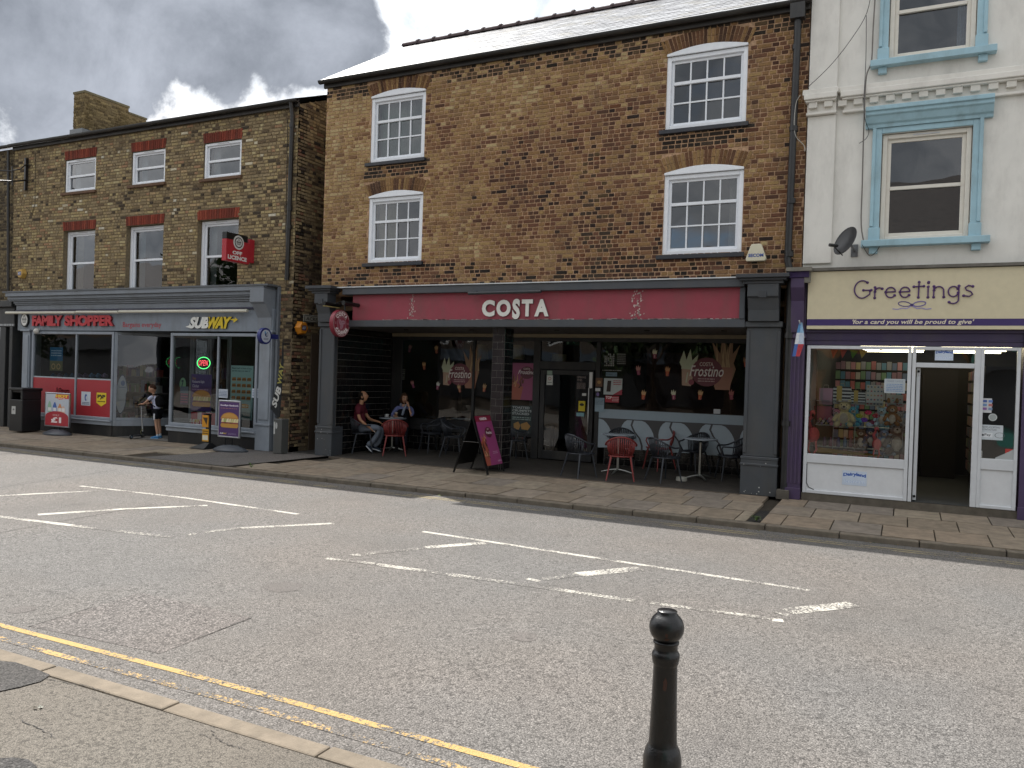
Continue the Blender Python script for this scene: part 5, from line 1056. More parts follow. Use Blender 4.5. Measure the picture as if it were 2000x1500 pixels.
b = MB('46b08f'); q = F(1, 730, 14.3); b.box(q.x-.25, q.x, 14.3, 14.33, .9, 2.0); b.build('window_light', 'glow', nb)
p = Panel((0, FY-.122, 0)); u = pr(0, 28, 632, 637, FY-.12); p.text('SALON LTD', u[0]-.3, u[1], u[2], u[3], 'a9adb0', .01) if False else p.lines(u[0], u[1], u[2], u[3], 1, '9a9da0', .8); p.build('sign_lettering', nb)
MB('3a342c').box(-27, -21.93, FY+.33, 19.3, 3.3, 7.5).build('rear_block', 'brick', nb)
# alley end
aw = thing('alley_wall', 'dark brick wall closing the far end of the narrow alley', 'wall', (-11.6, 20.5, 0)); MB('4a3c30').box(BX1+.002, CX0-.002, 20.5, 20.7, -.02, 7.0).build('wall', 'brick', aw)
b = MB('3d3a36'); b.face([(BX1, FY-.02, .002), (CX0, FY-.02, .002), (CX0, 20.5, .002), (BX1, 20.5, .002)]); b.build('alley_floor', 'tar', kind='structure')
MB('2f2a26').box(BX1+.013, CX0-.002, 15.2, 15.5, 2.35, 3.6).build('alley_lintel', 'matte', costa)
# ================================================================== white rendered building with the card shop
wb = thing('card_shop_building', 'white rendered building with pale blue window surrounds above the card shop', 'building', (1, FY, 0))
WX0, WX1 = -1.53, 4.2
WC = 'dddbd5'
ww = [(-.44, .77, 4.07, 5.71), (-.40, .77, 6.82, 8.35), (2.35, 3.5, 4.07, 5.71), (2.35, 3.5, 6.82, 8.35)]
b = MB(WC); walls(b, WX0, WX1, 3.66, 9.8, ww, (0, FY, 0), X0, Z3, Xc); b.box(WX0, WX0+.25, FY+.301, 19, 0, 9.8); b.box(WX0+.25, WX1, 18.8, 19, 0, 9.8); b.box(WX0+.25, WX1, FY+.301, 18.8, 9.5, 9.7); b.box(WX0+.25, WX1, FY+.301, 18.8, 3.1, 3.2); b.build('wall', 'render', wb)
b = MB(WC); b.box(WX0, -1.11, FY-.05, FY-.001, 3.75, 6.08); b.box(WX0, -1.11, FY-.05, FY-.001, 6.5, 9.8); b.build('wall_pilaster', 'render', wb, bevel=.006)
b = MB('dddad3')
for dx, x0, x1 in ((.05, WX0-.08, -1.08), (0, -1.079, WX1)):
    b.box(x0, x1, FY-.09-dx, FY-.0015, 6.40, 6.49); b.box(x0+.03, x1-(.02 if dx else 0), FY-.15-dx, FY-.0015, 6.31, 6.40); b.box(x0+.05, x1-(.03 if dx else 0), FY-.12-dx, FY-.0015, 6.275, 6.31); b.box(x0+.07, x1-(.03 if dx else 0), FY-.04-dx, FY-.0015, 6.13, 6.275); b.box(x0+.06, x1-(.02 if dx else 0), FY-.07-dx, FY-.0015, 6.085, 6.13)
b.build('cornice', 'render', wb, bevel=.012, bev_seg=2)
x = WX0+.02; k = 0
while x < 2.2:
    d = .05 if x < -1.15 else 0
    gbox('dentil', 'render', wb, 'd6d3cb', x, x+.125, FY-.10-d, FY-.035-d, 6.185, 6.274, bevel=.004); x += .225 if not (x < -1.15 and x+.225 > -1.15) else .20
BL = '9cbecb'
def surround(x0, x1, z0, z1, hood=True):
    b = MB(BL); w_ = .135
    for a, c in ((x0-w_, x0-.002), (x1+.002, x1+w_)):
        s = 1 if a > x0 else -1
        b.box(a, c, FY-.035, FY-.001, z0, z1+w_); o_ = (c-.05, c) if s > 0 else (a, a+.05); b.box(o_[0], o_[1], FY-.06, FY-.035, z0+.22, z1+w_-.02); b.box(a-.015, c+.015, FY-.055, FY-.001, z0-.0, z0+.2)
    b.box(x0-.002, x1+.002, FY-.035, FY-.001, z1+.002, z1+w_); b.box(x0-w_, x1+w_, FY-.06, FY-.035, z1+w_-.05, z1+w_-.0)
    b.box(x0-.24, x1+.26, FY-.15, FY-.001, z0-.10, z0-.001)
    for a in (x0-.13, x1+.03): b.box(a, a+.12, FY-.08, FY-.001, z0-.20, z0-.10)
    if hood:
        P = [(0, 0), (.06, 0), (.07, .05), (.10, .07), (.14, .16), (.17, .18), (.17, .23), (.20, .235), (.20, .30), (0, .30)]
        b.prism([(q_, z_) for q_, z_ in P], (x0-.24, FY, z1+w_-.07+.02), (0, -1, 0), Z3, (1, 0, 0), 0, x1-x0+.49)
    b.build('window_surround', 'paint', wb, bevel=.006)
for i, (a, c, d, e) in enumerate(ww):
    surround(a, c, d, e, i in (0, 2))
    window(wb, a+.01, c-.01, d+.005, e-.01, FY+.03, 1, (1, .98), fr=.065, sash=.055, meet=0, vent=(i == 0), col='d9d5cb', roomcol='2b2f36', curtain=[(.8, .98, '9aa6b8')] if i == 1 else None)
# card shop front
PU, CR_ = '4a3b63', 'cdc3a6'
b = MB('6f6c66'); b.box(WX0-.0, WX1, FY-.22, FY+.02, 3.61, 3.655); b.build('lead_flashing', 'slab', wb)
pu = lambda name, *bx, **k: gbox(name, 'paint', wb, '3d3054', *bx, **k)
b = MB('463757'); b.box(-1.685, -1.445, YF-.10, YF+.2, 0, 3.5); b.box(-1.69, -1.44, YF-.13, YF, 0, .18)
for x in (-1.66, -1.60, -1.54, -1.48): b.box(x, x+.03, YF-.115, YF-.10, .25, 2.55)
b.box(-1.70, -1.43, YF-.14, YF, 2.56, 2.62); b.prism([(0, 0), (.12, 0), (.15, .5), (.28, .7), (.28, .85), (0, .85)], (-1.67, YF, 2.65), (0, -1, 0), Z3, (1, 0, 0), 0, .2); b.build('pilaster', 'paint', wb, bevel=.004)
b = MB('7d7a72'); b.box(-1.74, -1.36, YF-.34, YF+.02, 3.60, 3.66); b.box(-1.47, -1.38, YF-.28, YF-.23, 3.42, 3.60); b.C('3d3054').box(-1.70, -1.40, YF-.30, YF, 3.505, 3.60); b.build('pilaster_cap', 'slab', wb)
b = MB('463757'); b.box(1.50, 1.78, YF-.10, YF+.2, 0, 3.5); b.box(1.49, 1.79, YF-.13, YF, 0, .18); b.build('pilaster', 'paint', wb, bevel=.004)
b = MB('3c3151'); b.box(-1.44, 1.50, YF-.06, YF+.1, 2.46, 2.70); b.box(-1.44, 1.50, YF-.10, YF-.06, 2.655, 2.70); b.box(-1.44, 1.50, YF-.075, YF-.06, 2.53, 2.55); b.build('frieze', 'paint', wb, bevel=.004)
cs = thing('fascia_sign', 'cream Greetings fascia board with purple stripe above the card shop', 'sign', (0, YF-.15, 3.1))
yf = YF-.18
b = MB(CR_); b.box(-1.42, WX1-.5, yf, YF+.02, 2.705, 3.60); brd = b.build('sign_board', 'plastic', cs)
p = Panel((0, yf, 0)); zA, zB = F(1700, 623, yf).z, F(1700, 636, yf).z
p.rect(-1.42, WX1-.5, zB, zA, '3b2a63'); u = pr(1665, 1903, 621, 636, yf); p.text("'for a card you will be proud to give'", u[0], u[1], zB+.005, zA-.008, 'd6cdb8', .022, .25); p.build('stripe', cs)
# bow
p = Panel((0, yf, 0)); a = F(1781, 597, yf)
def ribbon(pts, w_, col): 
    for i in range(len(pts)-1):
        (x0, y0), (x1, y1) = pts[i], pts[i+1]; d = Vector((x1-x0, y1-y0)).normalized(); n = Vector((-d.y, d.x))*w_/2
        p.poly([(x0-n.x, y0-n.y), (x1-n.x, y1-n.y), (x1+n.x, y1+n.y), (x0+n.x, y0+n.y)], col)
for s in (-1, 1):
    ribbon([(a.x+s*.015+s*.085*(1-math.cos(t)), a.z+.015+.035*math.sin(t)+.01*(1-math.cos(t))) for t in [i*math.pi/7 for i in range(-7, 8)]], .014, '6a5f9e' if s > 0 else '52467f')
    ribbon([(a.x+s*.0, a.z), (a.x+s*.07, a.z-.045), (a.x+s*.13, a.z-.035), (a.x+s*.19, a.z-.055), (a.x+s*.26, a.z-.045)], .012, '8f86c0')
p.disc(a.x, a.z+.01, .02, .02, '3b2a63', 10); p.build('ribbon_bow', cs)
# hand-drawn style word 'Greetings' as rounded strokes
def strokes(word, x0, x1, zb, h, r):
    A = lambda cx, cy, rx, ry, a0, a1, n=12: [(cx+rx*math.cos(rad(a0+(a1-a0)*i/n)), cy+ry*math.sin(rad(a0+(a1-a0)*i/n))) for i in range(n+1)]
    g = {'G': (1.05, [A(.48, .5, .45, .5, 50, 300, 16)+[(.92, .22), (.93, .42)], [(.55, .45), (1.0, .45)]]),
         'r': (.55, [[(.08, .60), (.08, 0)], A(.33, .30, .25, .28, 170, 50, 6)]),
         'e': (.72, [[(.06, .32), (.62, .34)]+A(.34, .30, .28, .29, 10, 325, 14)]),
         't': (.6, [[(.30, .85), (.28, 0)], [(.02, .60), (.56, .62)]]), 'i': (.28, [[(.12, .58), (.12, 0)], [(.13, .80), (.14, .84)]]),
         'n': (.70, [[(.07, .60), (.07, 0)], A(.34, .30, .27, .29, 165, 20, 8)+[(.61, 0)]]),
         'g': (.74, [A(.33, .30, .27, .28, 30, 345, 14), [(.62, .60), (.62, -.12)]+A(.34, -.14, .28, .22, 0, -140, 8)]),
         's': (.6, [[(.52, .56), (.30, .62), (.12, .50), (.20, .37), (.42, .28), (.52, .14), (.36, .02), (.06, .06)]])}
    tot = sum(g[c][0]+.08 for c in word); k = (x1-x0)/tot; x = x0; out = []
    for c in word:
        w_, st = g[c]; b = MB('4b2a66')
        for s in st:
            P_ = [(x+u*k, v*h+zb) for u, v in s]; b.tube([(u, yf-.004, v) for u, v in P_], r, 6, flat=.5)
            for u, v in (P_[0], P_[-1]): b.ell((u, yf-.004, v), (r, r*.5, r), 8, 5)
        b.build('letter', 'plastic', cs); x += (w_+.08)*k
u = pr(1668, 1906, 546, 581, yf); strokes('Greetings', u[0], u[1], u[2], u[3]-u[2], .021)
# white shop window frames
WHT = 'c9ccd0'; yw = 13.44
gx = lambda px, py=800: fx(px, py, yw)
b = MB(WHT); wf0, wf1, zb_, zs0, zs1, zt_ = -1.41, .075, .12, .60, .74, 2.45
rect_ring(b, wf0, wf1, zb_, zt_, .05, yw-.03, yw+.05); b.box(wf0+.05, wf1-.05, yw-.028, yw+.05, zs0, zs1); gf = b.build('shop_window', 'plastic', wb, bevel=.005)
pane(gf, wf0+.05, wf1-.05, zs1, zt_-.05, yw+.01)
gbox('white_panel', 'plastic', gf, 'd3d5d8', wf0+.05, wf1-.05, yw-.004, yw+.03, zb_+.05, zs0, bevel=0)
b = MB('1e1f22'); b.tube([(wf0+.055, yw-.006, zs0-.02), (wf0+.055, yw-.006, zb_+.16), (wf0+.09, yw-.006, zb_+.09), (wf0+.17, yw-.006, zb_+.055)], .006, 5); b.build('panel_gasket', 'matte', gf)
def dairy(p, u, top=True):
    p.rect(*u, 'c3cfe0'); w_, h = u[1]-u[0], u[3]-u[2]; m = (u[0]+u[1])/2
    p.text('Dairyland', u[0]+.04*w_, u[1]-.04*w_, u[2]+h*.50, u[2]+h*.80, '2a56a8', .05, warp=lambda a, c: (a, c+.10*h*(1-((a-m)/(w_/2))**2))); p.text('icecream', u[0]+.08*w_, u[1]-.08*w_, u[2]+h*.14, u[2]+h*.40, '7f9fd0', .05); p.text('icecream', u[0]+.085*w_, u[1]-.085*w_, u[2]+h*.145, u[2]+h*.395, 'd9e2ee', .02)
p = Panel((0, yw-.006, 0)); dairy(p, pr(1645, 1693, 920, 948, yw)); p.build('sticker', gf)
gbox('stone_plinth', 'slab', wb, '625c53', -1.43, 1.5, yw-.02, yw+.2, -.02, .118)
dx0, dx1 = .085, .90
b = MB(WHT); b.box(dx0, dx0+.05, yw-.03, yw+.05, .12, zt_); b.box(dx1, dx1+.075, yw-.03, yw+.05, .12, zt_); b.box(dx0+.05, dx1, yw-.03, yw+.05, zt_-.05, zt_); b.box(dx0+.05, dx1, yw-.028, yw+.05, 2.14, 2.21); df = b.build('door_frame', 'plastic', wb, bevel=.005)
pane(df, dx0+.05, dx1, 2.21, zt_-.05, yw+.01)
b = MB(WHT); b.box(dx0+.065, dx0+.115, yw+.05, yw+.95, .14, .26); b.box(dx0+.065, dx0+.115, yw+.05, yw+.95, 2.02, 2.13); b.box(dx0+.065, dx0+.115, yw+.05, yw+.14, .26, 2.02); b.box(dx0+.065, dx0+.115, yw+.86, yw+.95, .26, 2.02); dl_ = b.build('door', 'plastic', wb, bevel=.004); b = MB('222222'); b.ell((dx0+.09, yw+.04, .2), .02, 8, 5); b.ell((dx0+.09, yw+.04, 2.08), .018, 8, 5); b.build('hinge', 'metal', dl_)
MB().face([(dx0+.09, yw+.14, .26), (dx0+.09, yw+.86, .26), (dx0+.09, yw+.86, 2.02), (dx0+.09, yw+.14, 2.02)]).build('pane', 'glass', dl_)
b = MB(WHT); sx0, sx1 = dx1+.076, 1.47; rect_ring(b, sx0, sx1, .12, zt_, .045, yw-.03, yw+.05); b.box(sx0+.045, sx1-.045, yw-.028, yw+.05, .68, .84); sf = b.build('side_light', 'plastic', wb, bevel=.005)
pane(sf, sx0+.045, sx1-.045, .84, zt_-.045, yw+.01); gbox('white_panel', 'plastic', sf, 'd3d5d8', sx0+.045, sx1-.045, yw-.004, yw+.03, .165, .68, bevel=0)
p = Panel((0, yw-.004, 0)); dairy(p, pr(1826, 1862, 682, 704, yw)); p.build('sticker', df)
p = Panel((0, yw+.0, 0))
p.cut(); u = pr(1915, 1937, 778, 806, yw); p.rect(*u, 'c3c4c8')
for i in range(2):
    for j in range(3): x = u[0]+.03+i*.07; z = u[2]+.04+j*.055; p.rect(x, x+.05, z, z+.035, ['8a5f9a', '6f8fb8', '4a62a0', '7a8fae', 'b07070', '5f7fc0'][i*3+j], .004)
p.cut(); a = F(1939, 815, yw); p.disc(a.x, a.z, .055, .055, '9aa0a0', 20); p.ring(a.x, a.z, .045, .05, 'd0d4d4', 20)
p.cut(); u = pr(1912, 1959, 830, 859, yw); p.rect(*u, 'bfc6cc'); p.text('NOW ACCEPTING\nCONTACTLESS', u[0]+.04, u[1]-.04, u[3]-.08, u[3]-.02, '4d5056', .01); p.ring(u[0]+.26, u[2]+.07, .035, .04, '555a60', 16, 1.6); p.rect(u[0]+.03, u[0]+.17, u[2]+.035, u[2]+.10, 'd6dade'); p.text('Pay', u[0]+.07, u[0]+.15, u[2]+.045, u[2]+.09, '3c4046', .02); p.disc(u[0]+.05, u[2]+.065, .015, .018, '3c4046', 10)
p.cut(); u = pr(1963, 1979, 877, 899, yw); p.rect(*u, 'b23c38'); w_ = u[1]-u[0]; p.rect(u[0]+.02, u[1]-.02, u[2]+.02, u[3]-.05, 'd3c4bc'); cx_, cz_ = (u[0]+u[1])/2, (u[2]+u[3])/2-.01
p.poly([(cx_, cz_-.045), (cx_+.045, cz_+.01), (cx_+.03, cz_+.04), (cx_, cz_+.02), (cx_-.03, cz_+.04), (cx_-.045, cz_+.01)], 'b23c38')
p.cut(); u = pr(1911, 1918, 880, 906, yw); p.rect(*u, 'b9bab6'); p.lines(u[0]+.008, u[1]-.008, u[2]+.02, u[3]-.02, 5, '5c5a56', .6)
p.cut(); p.poly([(sx1-.045, .84), (sx1-.045, 1.0), (sx1-.1, .96), (sx1-.27, .86), (sx1-.27, .84)], 'a9adae'); p.build('sticker', sf)
# card shop interior
b = MB('1d1b1a'); x0, x1, y1 = WX0+.26, WX1-.3, 18.4
b.face([(x0, y1, .1), (x1, y1, .1), (x1, y1, 3.05), (x0, y1, 3.05)]); b.face([(x0, yw+.1, .1), (x0, y1, .1), (x0, y1, 3.05), (x0, yw+.1, 3.05)]); b.face([(x1, yw+.1, .1), (x1, y1, .1), (x1, y1, 3.05), (x1, yw+.1, 3.05)])
b.C('5e5b55').face([(x0, yw+.1, 2.60), (x1, yw+.1, 2.60), (x1, y1, 2.60), (x0, y1, 2.60)]); b.C('34373a').face([(x0, yw-.02, .125), (x1, yw-.02, .125), (x1, y1, .125), (x0, y1, .125)]); b.C('262426').box(1.1, 1.5, 14.2, 17, .13, 2.2); b.box(-.9, .05, 16.8, 17.3, .13, 2.0); b.box(.3, .9, 17.4, 17.8, .13, 2.2); b.build('shop_interior', 'matte', wb)
b = MB('fff0c8')
for y in (14.9, 15.8, 16.7, 17.6):
    for x in (-.75, .55): b.box(x, x+1.05, y, y+.05, 2.54, 2.57)
b.build('strip_light', 'glow', wb)
rr = random.Random(3); b = MB()
for zi in range(10):
    for xi in range(14): x = -1.22+xi*.09; z = .45+zi*.19; b.C(rr.choice(['9f7a8a', 'bab0a8', '6e7da0', 'b56a6a', '759575', 'c4b68a', '9a9aa2', 'c98f9a', '5f8fae'])).box(x, x+.078, 16.72, 16.79, z, z+rr.uniform(.13, .16))
for zi in range(9):
    for yi in range(26): y = 14.3+yi*.1; z = .4+zi*.2; b.C(rr.choice(['6f5a6a', '8a8078', '4e5d78', '8a5555', '556b55', '94886a'])).box(1.04, 1.09, y, y+.085, z, z+.15)
b.build('greeting_cards', 'print', wb, kind='stuff')
# ================================================================== things fixed to the fronts
def hexa(o, U, V, Nn, r, d, col): 
    b = MB(col); P = [(r*math.cos(rad(60*i)), r*math.sin(rad(60*i))) for i in range(6)]; P2 = [(x*.8, y*.8) for x, y in P]
    o, U, V, Nn = map(Vector, (o, U, V, Nn)); a = [o+U*x+V*y for x, y in P]; c = [o+U*x+V*y+Nn*d for x, y in P2]
    return b.mesh(a+c, [tuple(range(6, 12))]+[(i, (i+1) % 6, 6+(i+1) % 6, 6+i) for i in range(6)])
q = F(38, 534, 13.38); al = thing('alarm_box', 'faded yellow hexagonal alarm box with blue label above the left end of the shop cornice', 'alarm box', (q.x, FY, q.z))
hexa((q.x, FY-.01, q.z), X0, Z3, Xc, .15, .11, 'b3914a').build('case', 'plastic', al, bevel=.008); p = Panel((q.x, FY-.122, q.z)); p.rect(-.07, .07, -.05, .05, '3c4470'); p.text('ADT', -.055, .055, -.03, .03, 'c9ccd8', .03); p.build('logo', al)
q = S(585, 640, BX1+.06); q.y = FY+.33; al = thing('alarm_box', 'orange hexagonal alarm box with blue label on the alley corner', 'alarm box', (BX1, q.y, q.z))
hexa((BX1-.0, q.y-.1, q.z), (0, 1, 0), Z3, (1, 0, 0), .17, .13, 'c9801c').build('case', 'plastic', al, bevel=.008); p = Panel((BX1+.132, q.y-.1, q.z), (0, 1, 0), Z3, (1, 0, 0)); p.rect(-.07, .07, -.055, .055, '2b2b5e'); p.text('ADT', -.055, .055, -.03, .03, 'c9ccd8', .03); p.build('logo', al)
q = F(1477, 494, 13.42); al = thing('alarm_box', 'cream tapered SECOM alarm box on the brown brick wall', 'alarm box', (q.x, FY, q.z))
b = MB('cfcab4'); b.prism([(-.165, -.10), (-.145, -.135), (.145, -.135), (.165, -.10), (.085, .13), (.065, .145), (-.065, .145), (-.085, .13)], (q.x, FY-.02, q.z), X0, Z3, Xc, 0, .09); b.build('case', 'plastic', al, bevel=.012, bev_seg=2)
p = Panel((q.x, FY-.112, q.z)); p.text('SECOM', -.12, .12, -.07, -.015, '2c4f9a', .035); p.build('logo', al)
sn = thing('street_sign', 'white street name plate reading ACRE R on the alley side wall', 'sign', (BX1, FY+.6, F(610, 624).z))
a, c = S(593, 624, BX1+.02), S(640, 628, BX1+.02); zc = S(610, 623.5, BX1+.02).z; gbox('sign_plate', 'plastic', sn, '8d8c84', BX1+.003, BX1+.03, a.y, a.y+1.0, zc-.085, zc+.085)
p = Panel((BX1+.031, a.y+.5, zc), (0, 1, 0), Z3, (1, 0, 0)); p.rect(-.49, .49, -.075, .075, '22231f'); p.rect(-.475, .475, -.062, .062, '9b9a92'); p.text('ACRE ROAD', -.43, .43, -.04, .04, '1f201d', .02); p.build('lettering', sn)
# OFF LICENCE projecting box
ox = -13.62; o1 = S(443, 455, ox); o2 = S(485, 465, ox)
ol = thing('projecting_sign', 'red and black OFF LICENCE box sign projecting from the pale brick wall', 'sign', (ox, FY, 4.3))
y0, y1 = 12.66, 13.34; zt, zb = S(443, 452, ox).z, S(443, 508, ox).z; zt, zb = F(443, 452, y0).z, F(443, 508, y0).z; ox = F(442, 480, y0).x
b = MB('a82733'); b.box(ox-.13, ox, y0, y1, zb, zb+(zt-zb)*.76); b.C('141416').box(ox-.13, ox, y0, y1-.06, zb+(zt-zb)*.76, zt); b.C('a82733').box(ox-.12, ox-.01, y1, FY-.001, zb+.05, zt-.05); b.build('sign_box', 'plastic', ol, bevel=.004)
p = Panel((ox, (y0+y1)/2, zb), (0, 1, 0), Z3, (1, 0, 0)); h = zt-zb; p.text('OFF', -.16, .12, h*.26, h*.39, 'd9d6d4', .05, res=3); p.text('LICENCE', -.29, .26, h*.07, h*.22, 'd9d6d4', .05, res=3); p.disc(0.01, h*.70, .155, .155, 'c9c9c6', 28); p.build('lettering', ol)
badge(ol, (ox-.046, (y0+y1)/2+.01, zb+h*.70), (0, 1, 0), Z3, (1, 0, 0), .115, white='c9c9c6')
# lottery disc
ls = thing('projecting_sign', 'round blue and white lottery disc beside the sandwich shop pilaster', 'sign', F(514, 656, 12.95)); a = F(514, 656, 12.95); rl = .175
b = MB('232c6e'); P = [(rl*math.cos(i*math.pi/20), rl*math.sin(i*math.pi/20)) for i in range(40)]; b.prism(P, (a.x-.06, a.y+.05, a.z), (0, 1, 0), Z3, (1, 0, 0), 0, .09); b.box(a.x-.02, a.x+.03, a.y+.2, 13.38, a.z-.05, a.z+.05); b.build('sign_disc', 'plastic', ls, bevel=.004)
p = Panel((a.x+.032, a.y+.05, a.z), (0, 1, 0), Z3, (1, 0, 0)); p.disc(0, 0, rl*.78, rl*.78, 'b9c0cc', 28); p.disc(-.02, .06, .02, .05, '3f86b8', 10, rot=20); p.disc(.03, .03, .03, .055, '35406a', 12, rot=-15); p.disc(.03, .03, .018, .04, 'b9c0cc', 10, rot=-15); p.disc(-.01, .02, .02, .04, '35406a', 10, rot=30); p.lines(-.07, .07, -.085, -.04, 2, '35406a'); p.build('logo', ls)
# satellite dish
q = F(1656, 474, 13.05); sd = thing('satellite_dish', 'dark grey mesh satellite dish on the white wall below the blue window', 'satellite dish', (q.x, FY, q.z))
b = MB('2d2e31'); D_ = Vector((-.62, -.66, .42)).normalized(); A_ = Vector((0, 0, 1)); A_ = (A_-D_*A_.dot(D_)).normalized(); B_ = D_.cross(A_)
vs = []; fs = []; n = 24
for i in range(6):
    r_ = i/5
    for j in range(n): t = 2*math.pi*j/n; vs.append(q+A_*(.235*r_*math.sin(t))+B_*(.20*r_*math.cos(t))+D_*(.06*r_*r_))
for i in range(5):
    for j in range(n): fs.append((i*n+j, i*n+(j+1) % n, (i+1)*n+(j+1) % n, (i+1)*n+j))
b.mesh(vs, fs); b.tube([vs[5*n+j] for j in range(n)]+[vs[5*n]], .006, 5); b.build('reflector', 'iron', sd, smooth='full')
b = MB('1b1c1e'); e = q+D_*.30+Vector((0, 0, -.20)); b.tube([q+A_*-.22, e], .010, 6); b.tube([e+Vector((.05, .05, .01)), e+Vector((-.05, -.05, .01))], .026, 8); b.build('receiver_arm', 'iron', sd)
b = MB('6a6c70'); b.tube([q-D_*.01, q+Vector((.05, .15, -.03)), (q.x+.07, FY-.01, q.z-.06)], .02, 8); b.box(q.x+.02, q.x+.12, FY-.02, FY-.001, q.z-.15, q.z+.04); b.build('wall_mount', 'iron', sd)
def cable(name, pts, r, col, label): 
    P_ = [F(x, y, Y) for x, y, Y in pts]; b = MB(col); n = len(P_); Q = []
    for i in range(n-1):
        p0, p1, p2, p3 = P_[max(i-1, 0)], P_[i], P_[i+1], P_[min(i+2, n-1)]
        for s in range(5): t = s/5; Q.append(.5*((2*p1)+(-p0+p2)*t+(2*p0-5*p1+4*p2-p3)*t*t+(-p0+3*p1-3*p2+p3)*t*t*t))
    Q.append(P_[-1]); b.tube(Q, r, 5); return tag(b.build(name, 'matte', None, smooth='full'), label, 'cable')
cable('cable', [(1705, -40, 13.3), (1693, 25, 13.3), (1660, 80, 13.3), (1620, 130, 13.3), (1577, 171, 13.3)], .005, '26262a', 'thin black cable sagging diagonally across the top of the white wall')
cable('cable', [(1710, -20, 13.43), (1705, 60, 13.43), (1702, 120, 13.43), (1692, 150, 13.38), (1688, 220, 13.3), (1686, 280, 13.43), (1684, 360, 13.45), (1682, 440, 13.45), (1690, 485, 13.45)], .011, '77736f', 'grey bundle of cables running down the white wall beside the blue windows')
cable('cable', [(1692, 30, 13.44), (1691, 120, 13.40), (1687, 200, 13.27), (1690, 235, 13.32), (1697, 255, 13.44), (1692, 270, 13.45), (1678, 280, 13.45)], .005, '35353a', 'thin dark wire with a loose end beside the blue window hood')
cable('cable', [(1563, 186, 13.3), (1554, 205, 13.33), (1552, 260, 13.35), (1570, 284, 13.44), (1572, 296, 13.45)], .006, 'b9b7b0', 'short pale cable looping round the black downpipe')
cable('cable', [(1684, 478, 13.2), (1700, 500, 13.3), (1718, 478, 13.42), (1690, 470, 13.4)], .005, '26262a', 'black cable loop hanging by the satellite dish')
# little ice cream flag on the purple pilaster
q = F(1562, 628, 13.1); fl = thing('small_flag', 'small blue and red plastic flag on a pole by the purple pilaster', 'flag', (q.x, FY-.1, q.z))
a, c = F(1561, 626, 13.0), F(1571, 660, 13.36); MB('c9c9c6').tube([a, c], .009, 6).build('flag_pole', 'plastic', fl)
b = MB(); g_ = [[F(x, y, 13.05+.02*math.sin(i*1.7+j)) for i, x in enumerate(xs_)] for j, (y, xs_) in enumerate(((630, (1561, 1564, 1567)), (650, (1556, 1562, 1570)), (672, (1552, 1559, 1570)), (696, (1547, 1554, 1562))))]
for j in range(3):
    for i in range(2): b.C(['8fb2cf', 'b9c4d4', 'b84a52'][j] if i else ['5f93c4', 'd0d4da', '4a66a0'][j]).face([g_[j][i], g_[j][i+1], g_[j+1][i+1], g_[j+1][i]])
b.build('flag_cloth', 'cloth', fl, smooth='full')
# ================================================================== pavement furniture
def gp(px, py, z=.006): return G(px, py, z)
q = G(38, 835, 0); bn = thing('litter_bin', 'black square litter bin with white sticker by the left shop pilaster', 'bin', (q.x, q.y, 0))
x0_, x1_ = -21.75, -21.15; yq = 12.62
bn.location = (-21.4, 12.85, 0); PINV[bn.name] = Matrix.Translation((-21.4, 12.85, 0)).inverted()
lft, rgt = F(18, 800, yq).x, F(50, 800, yq).x
b = MB('131416'); b.box(lft, lft+.52, yq, yq+.5, .02, .82); b.box(lft+.02, lft+.50, yq+.02, yq+.48, 1.0, 1.05); b.box(lft-.02, lft+.54, yq-.02, yq+.52, 1.05, 1.12)
for x in (lft, lft+.44): b.box(x, x+.08, yq, yq+.5, .82, 1.05)
b.box(lft+.08, lft+.44, yq+.3, yq+.5, .82, 1.0); b.build('bin_body', 'plastic', bn, bevel=.015, bev_seg=2)
p = Panel((lft+.18, yq-.001, .55)); p.rect(-.08, .08, -.10, .10, 'b3b3b0'); p.poly([(-.05, .0), (0, .05), (.05, .02), (.0, -.01)], '6a6a6a'); p.build('bin_sticker', bn)
def swing_sign(px, py, pxt0, pxt1, pyt, pyb, label, face, yy, fcol, cat='pavement sign'):
    g = gp(px, py, 0); Y = 12.93; g = Vector((F(px, py, Y).x, Y, -.012)); t = thing('pavement_sign', label, cat, (g.x, g.y, 0))
    u = pr(pxt0, pxt1, pyt, pyb, Y)
    b = MB('3f444b'); n = 18; w2, d2 = .42, .26
    prof = []
    vs = []; fs = []
    for i, (k, z) in enumerate(((1, 0), (1, .03), (.8, .07), (.45, .12), (.2, .13))):
        for j in range(n): a = 2*math.pi*j/n; s = 1+.12*math.cos(2*a); vs.append((g.x+w2*k*s*math.cos(a), g.y+d2*k*math.sin(a), z+g.z))
    for i in range(4):
        for j in range(n): fs.append((i*n+j, i*n+(j+1) % n, (i+1)*n+(j+1) % n, (i+1)*n+j))
    fs.append(tuple(4*n+j for j in range(n))); b.mesh(vs, fs).build('base', 'plastic', t, smooth=True)
    b = MB('2a2c2f'); m = (u[0]+u[1])/2
    for s in (-.1, .1): MB('2a2c2f').tube([(m+s, Y, .1), (m+s, Y, u[2]+.02)], .012, 6).build('spring', 'metal', t)
    b = MB(fcol); rect_ring(b, u[0], u[1], u[2], u[3], .035, Y-.025, Y+.025); fr_ = b.build('sign_frame', 'metal', t, bevel=.008)
    p = Panel((m, Y-.02, u[2])); W_, H_ = (u[1]-u[0])/2-.03, u[3]-u[2]; MB('c9c9c9').box(u[0]+.03, u[1]-.03, Y-.018, Y+.018, u[2]+.03, u[3]-.03).build('sign_board', 'plastic', fr_); face(p, W_, H_); p.build('poster', fr_); return t
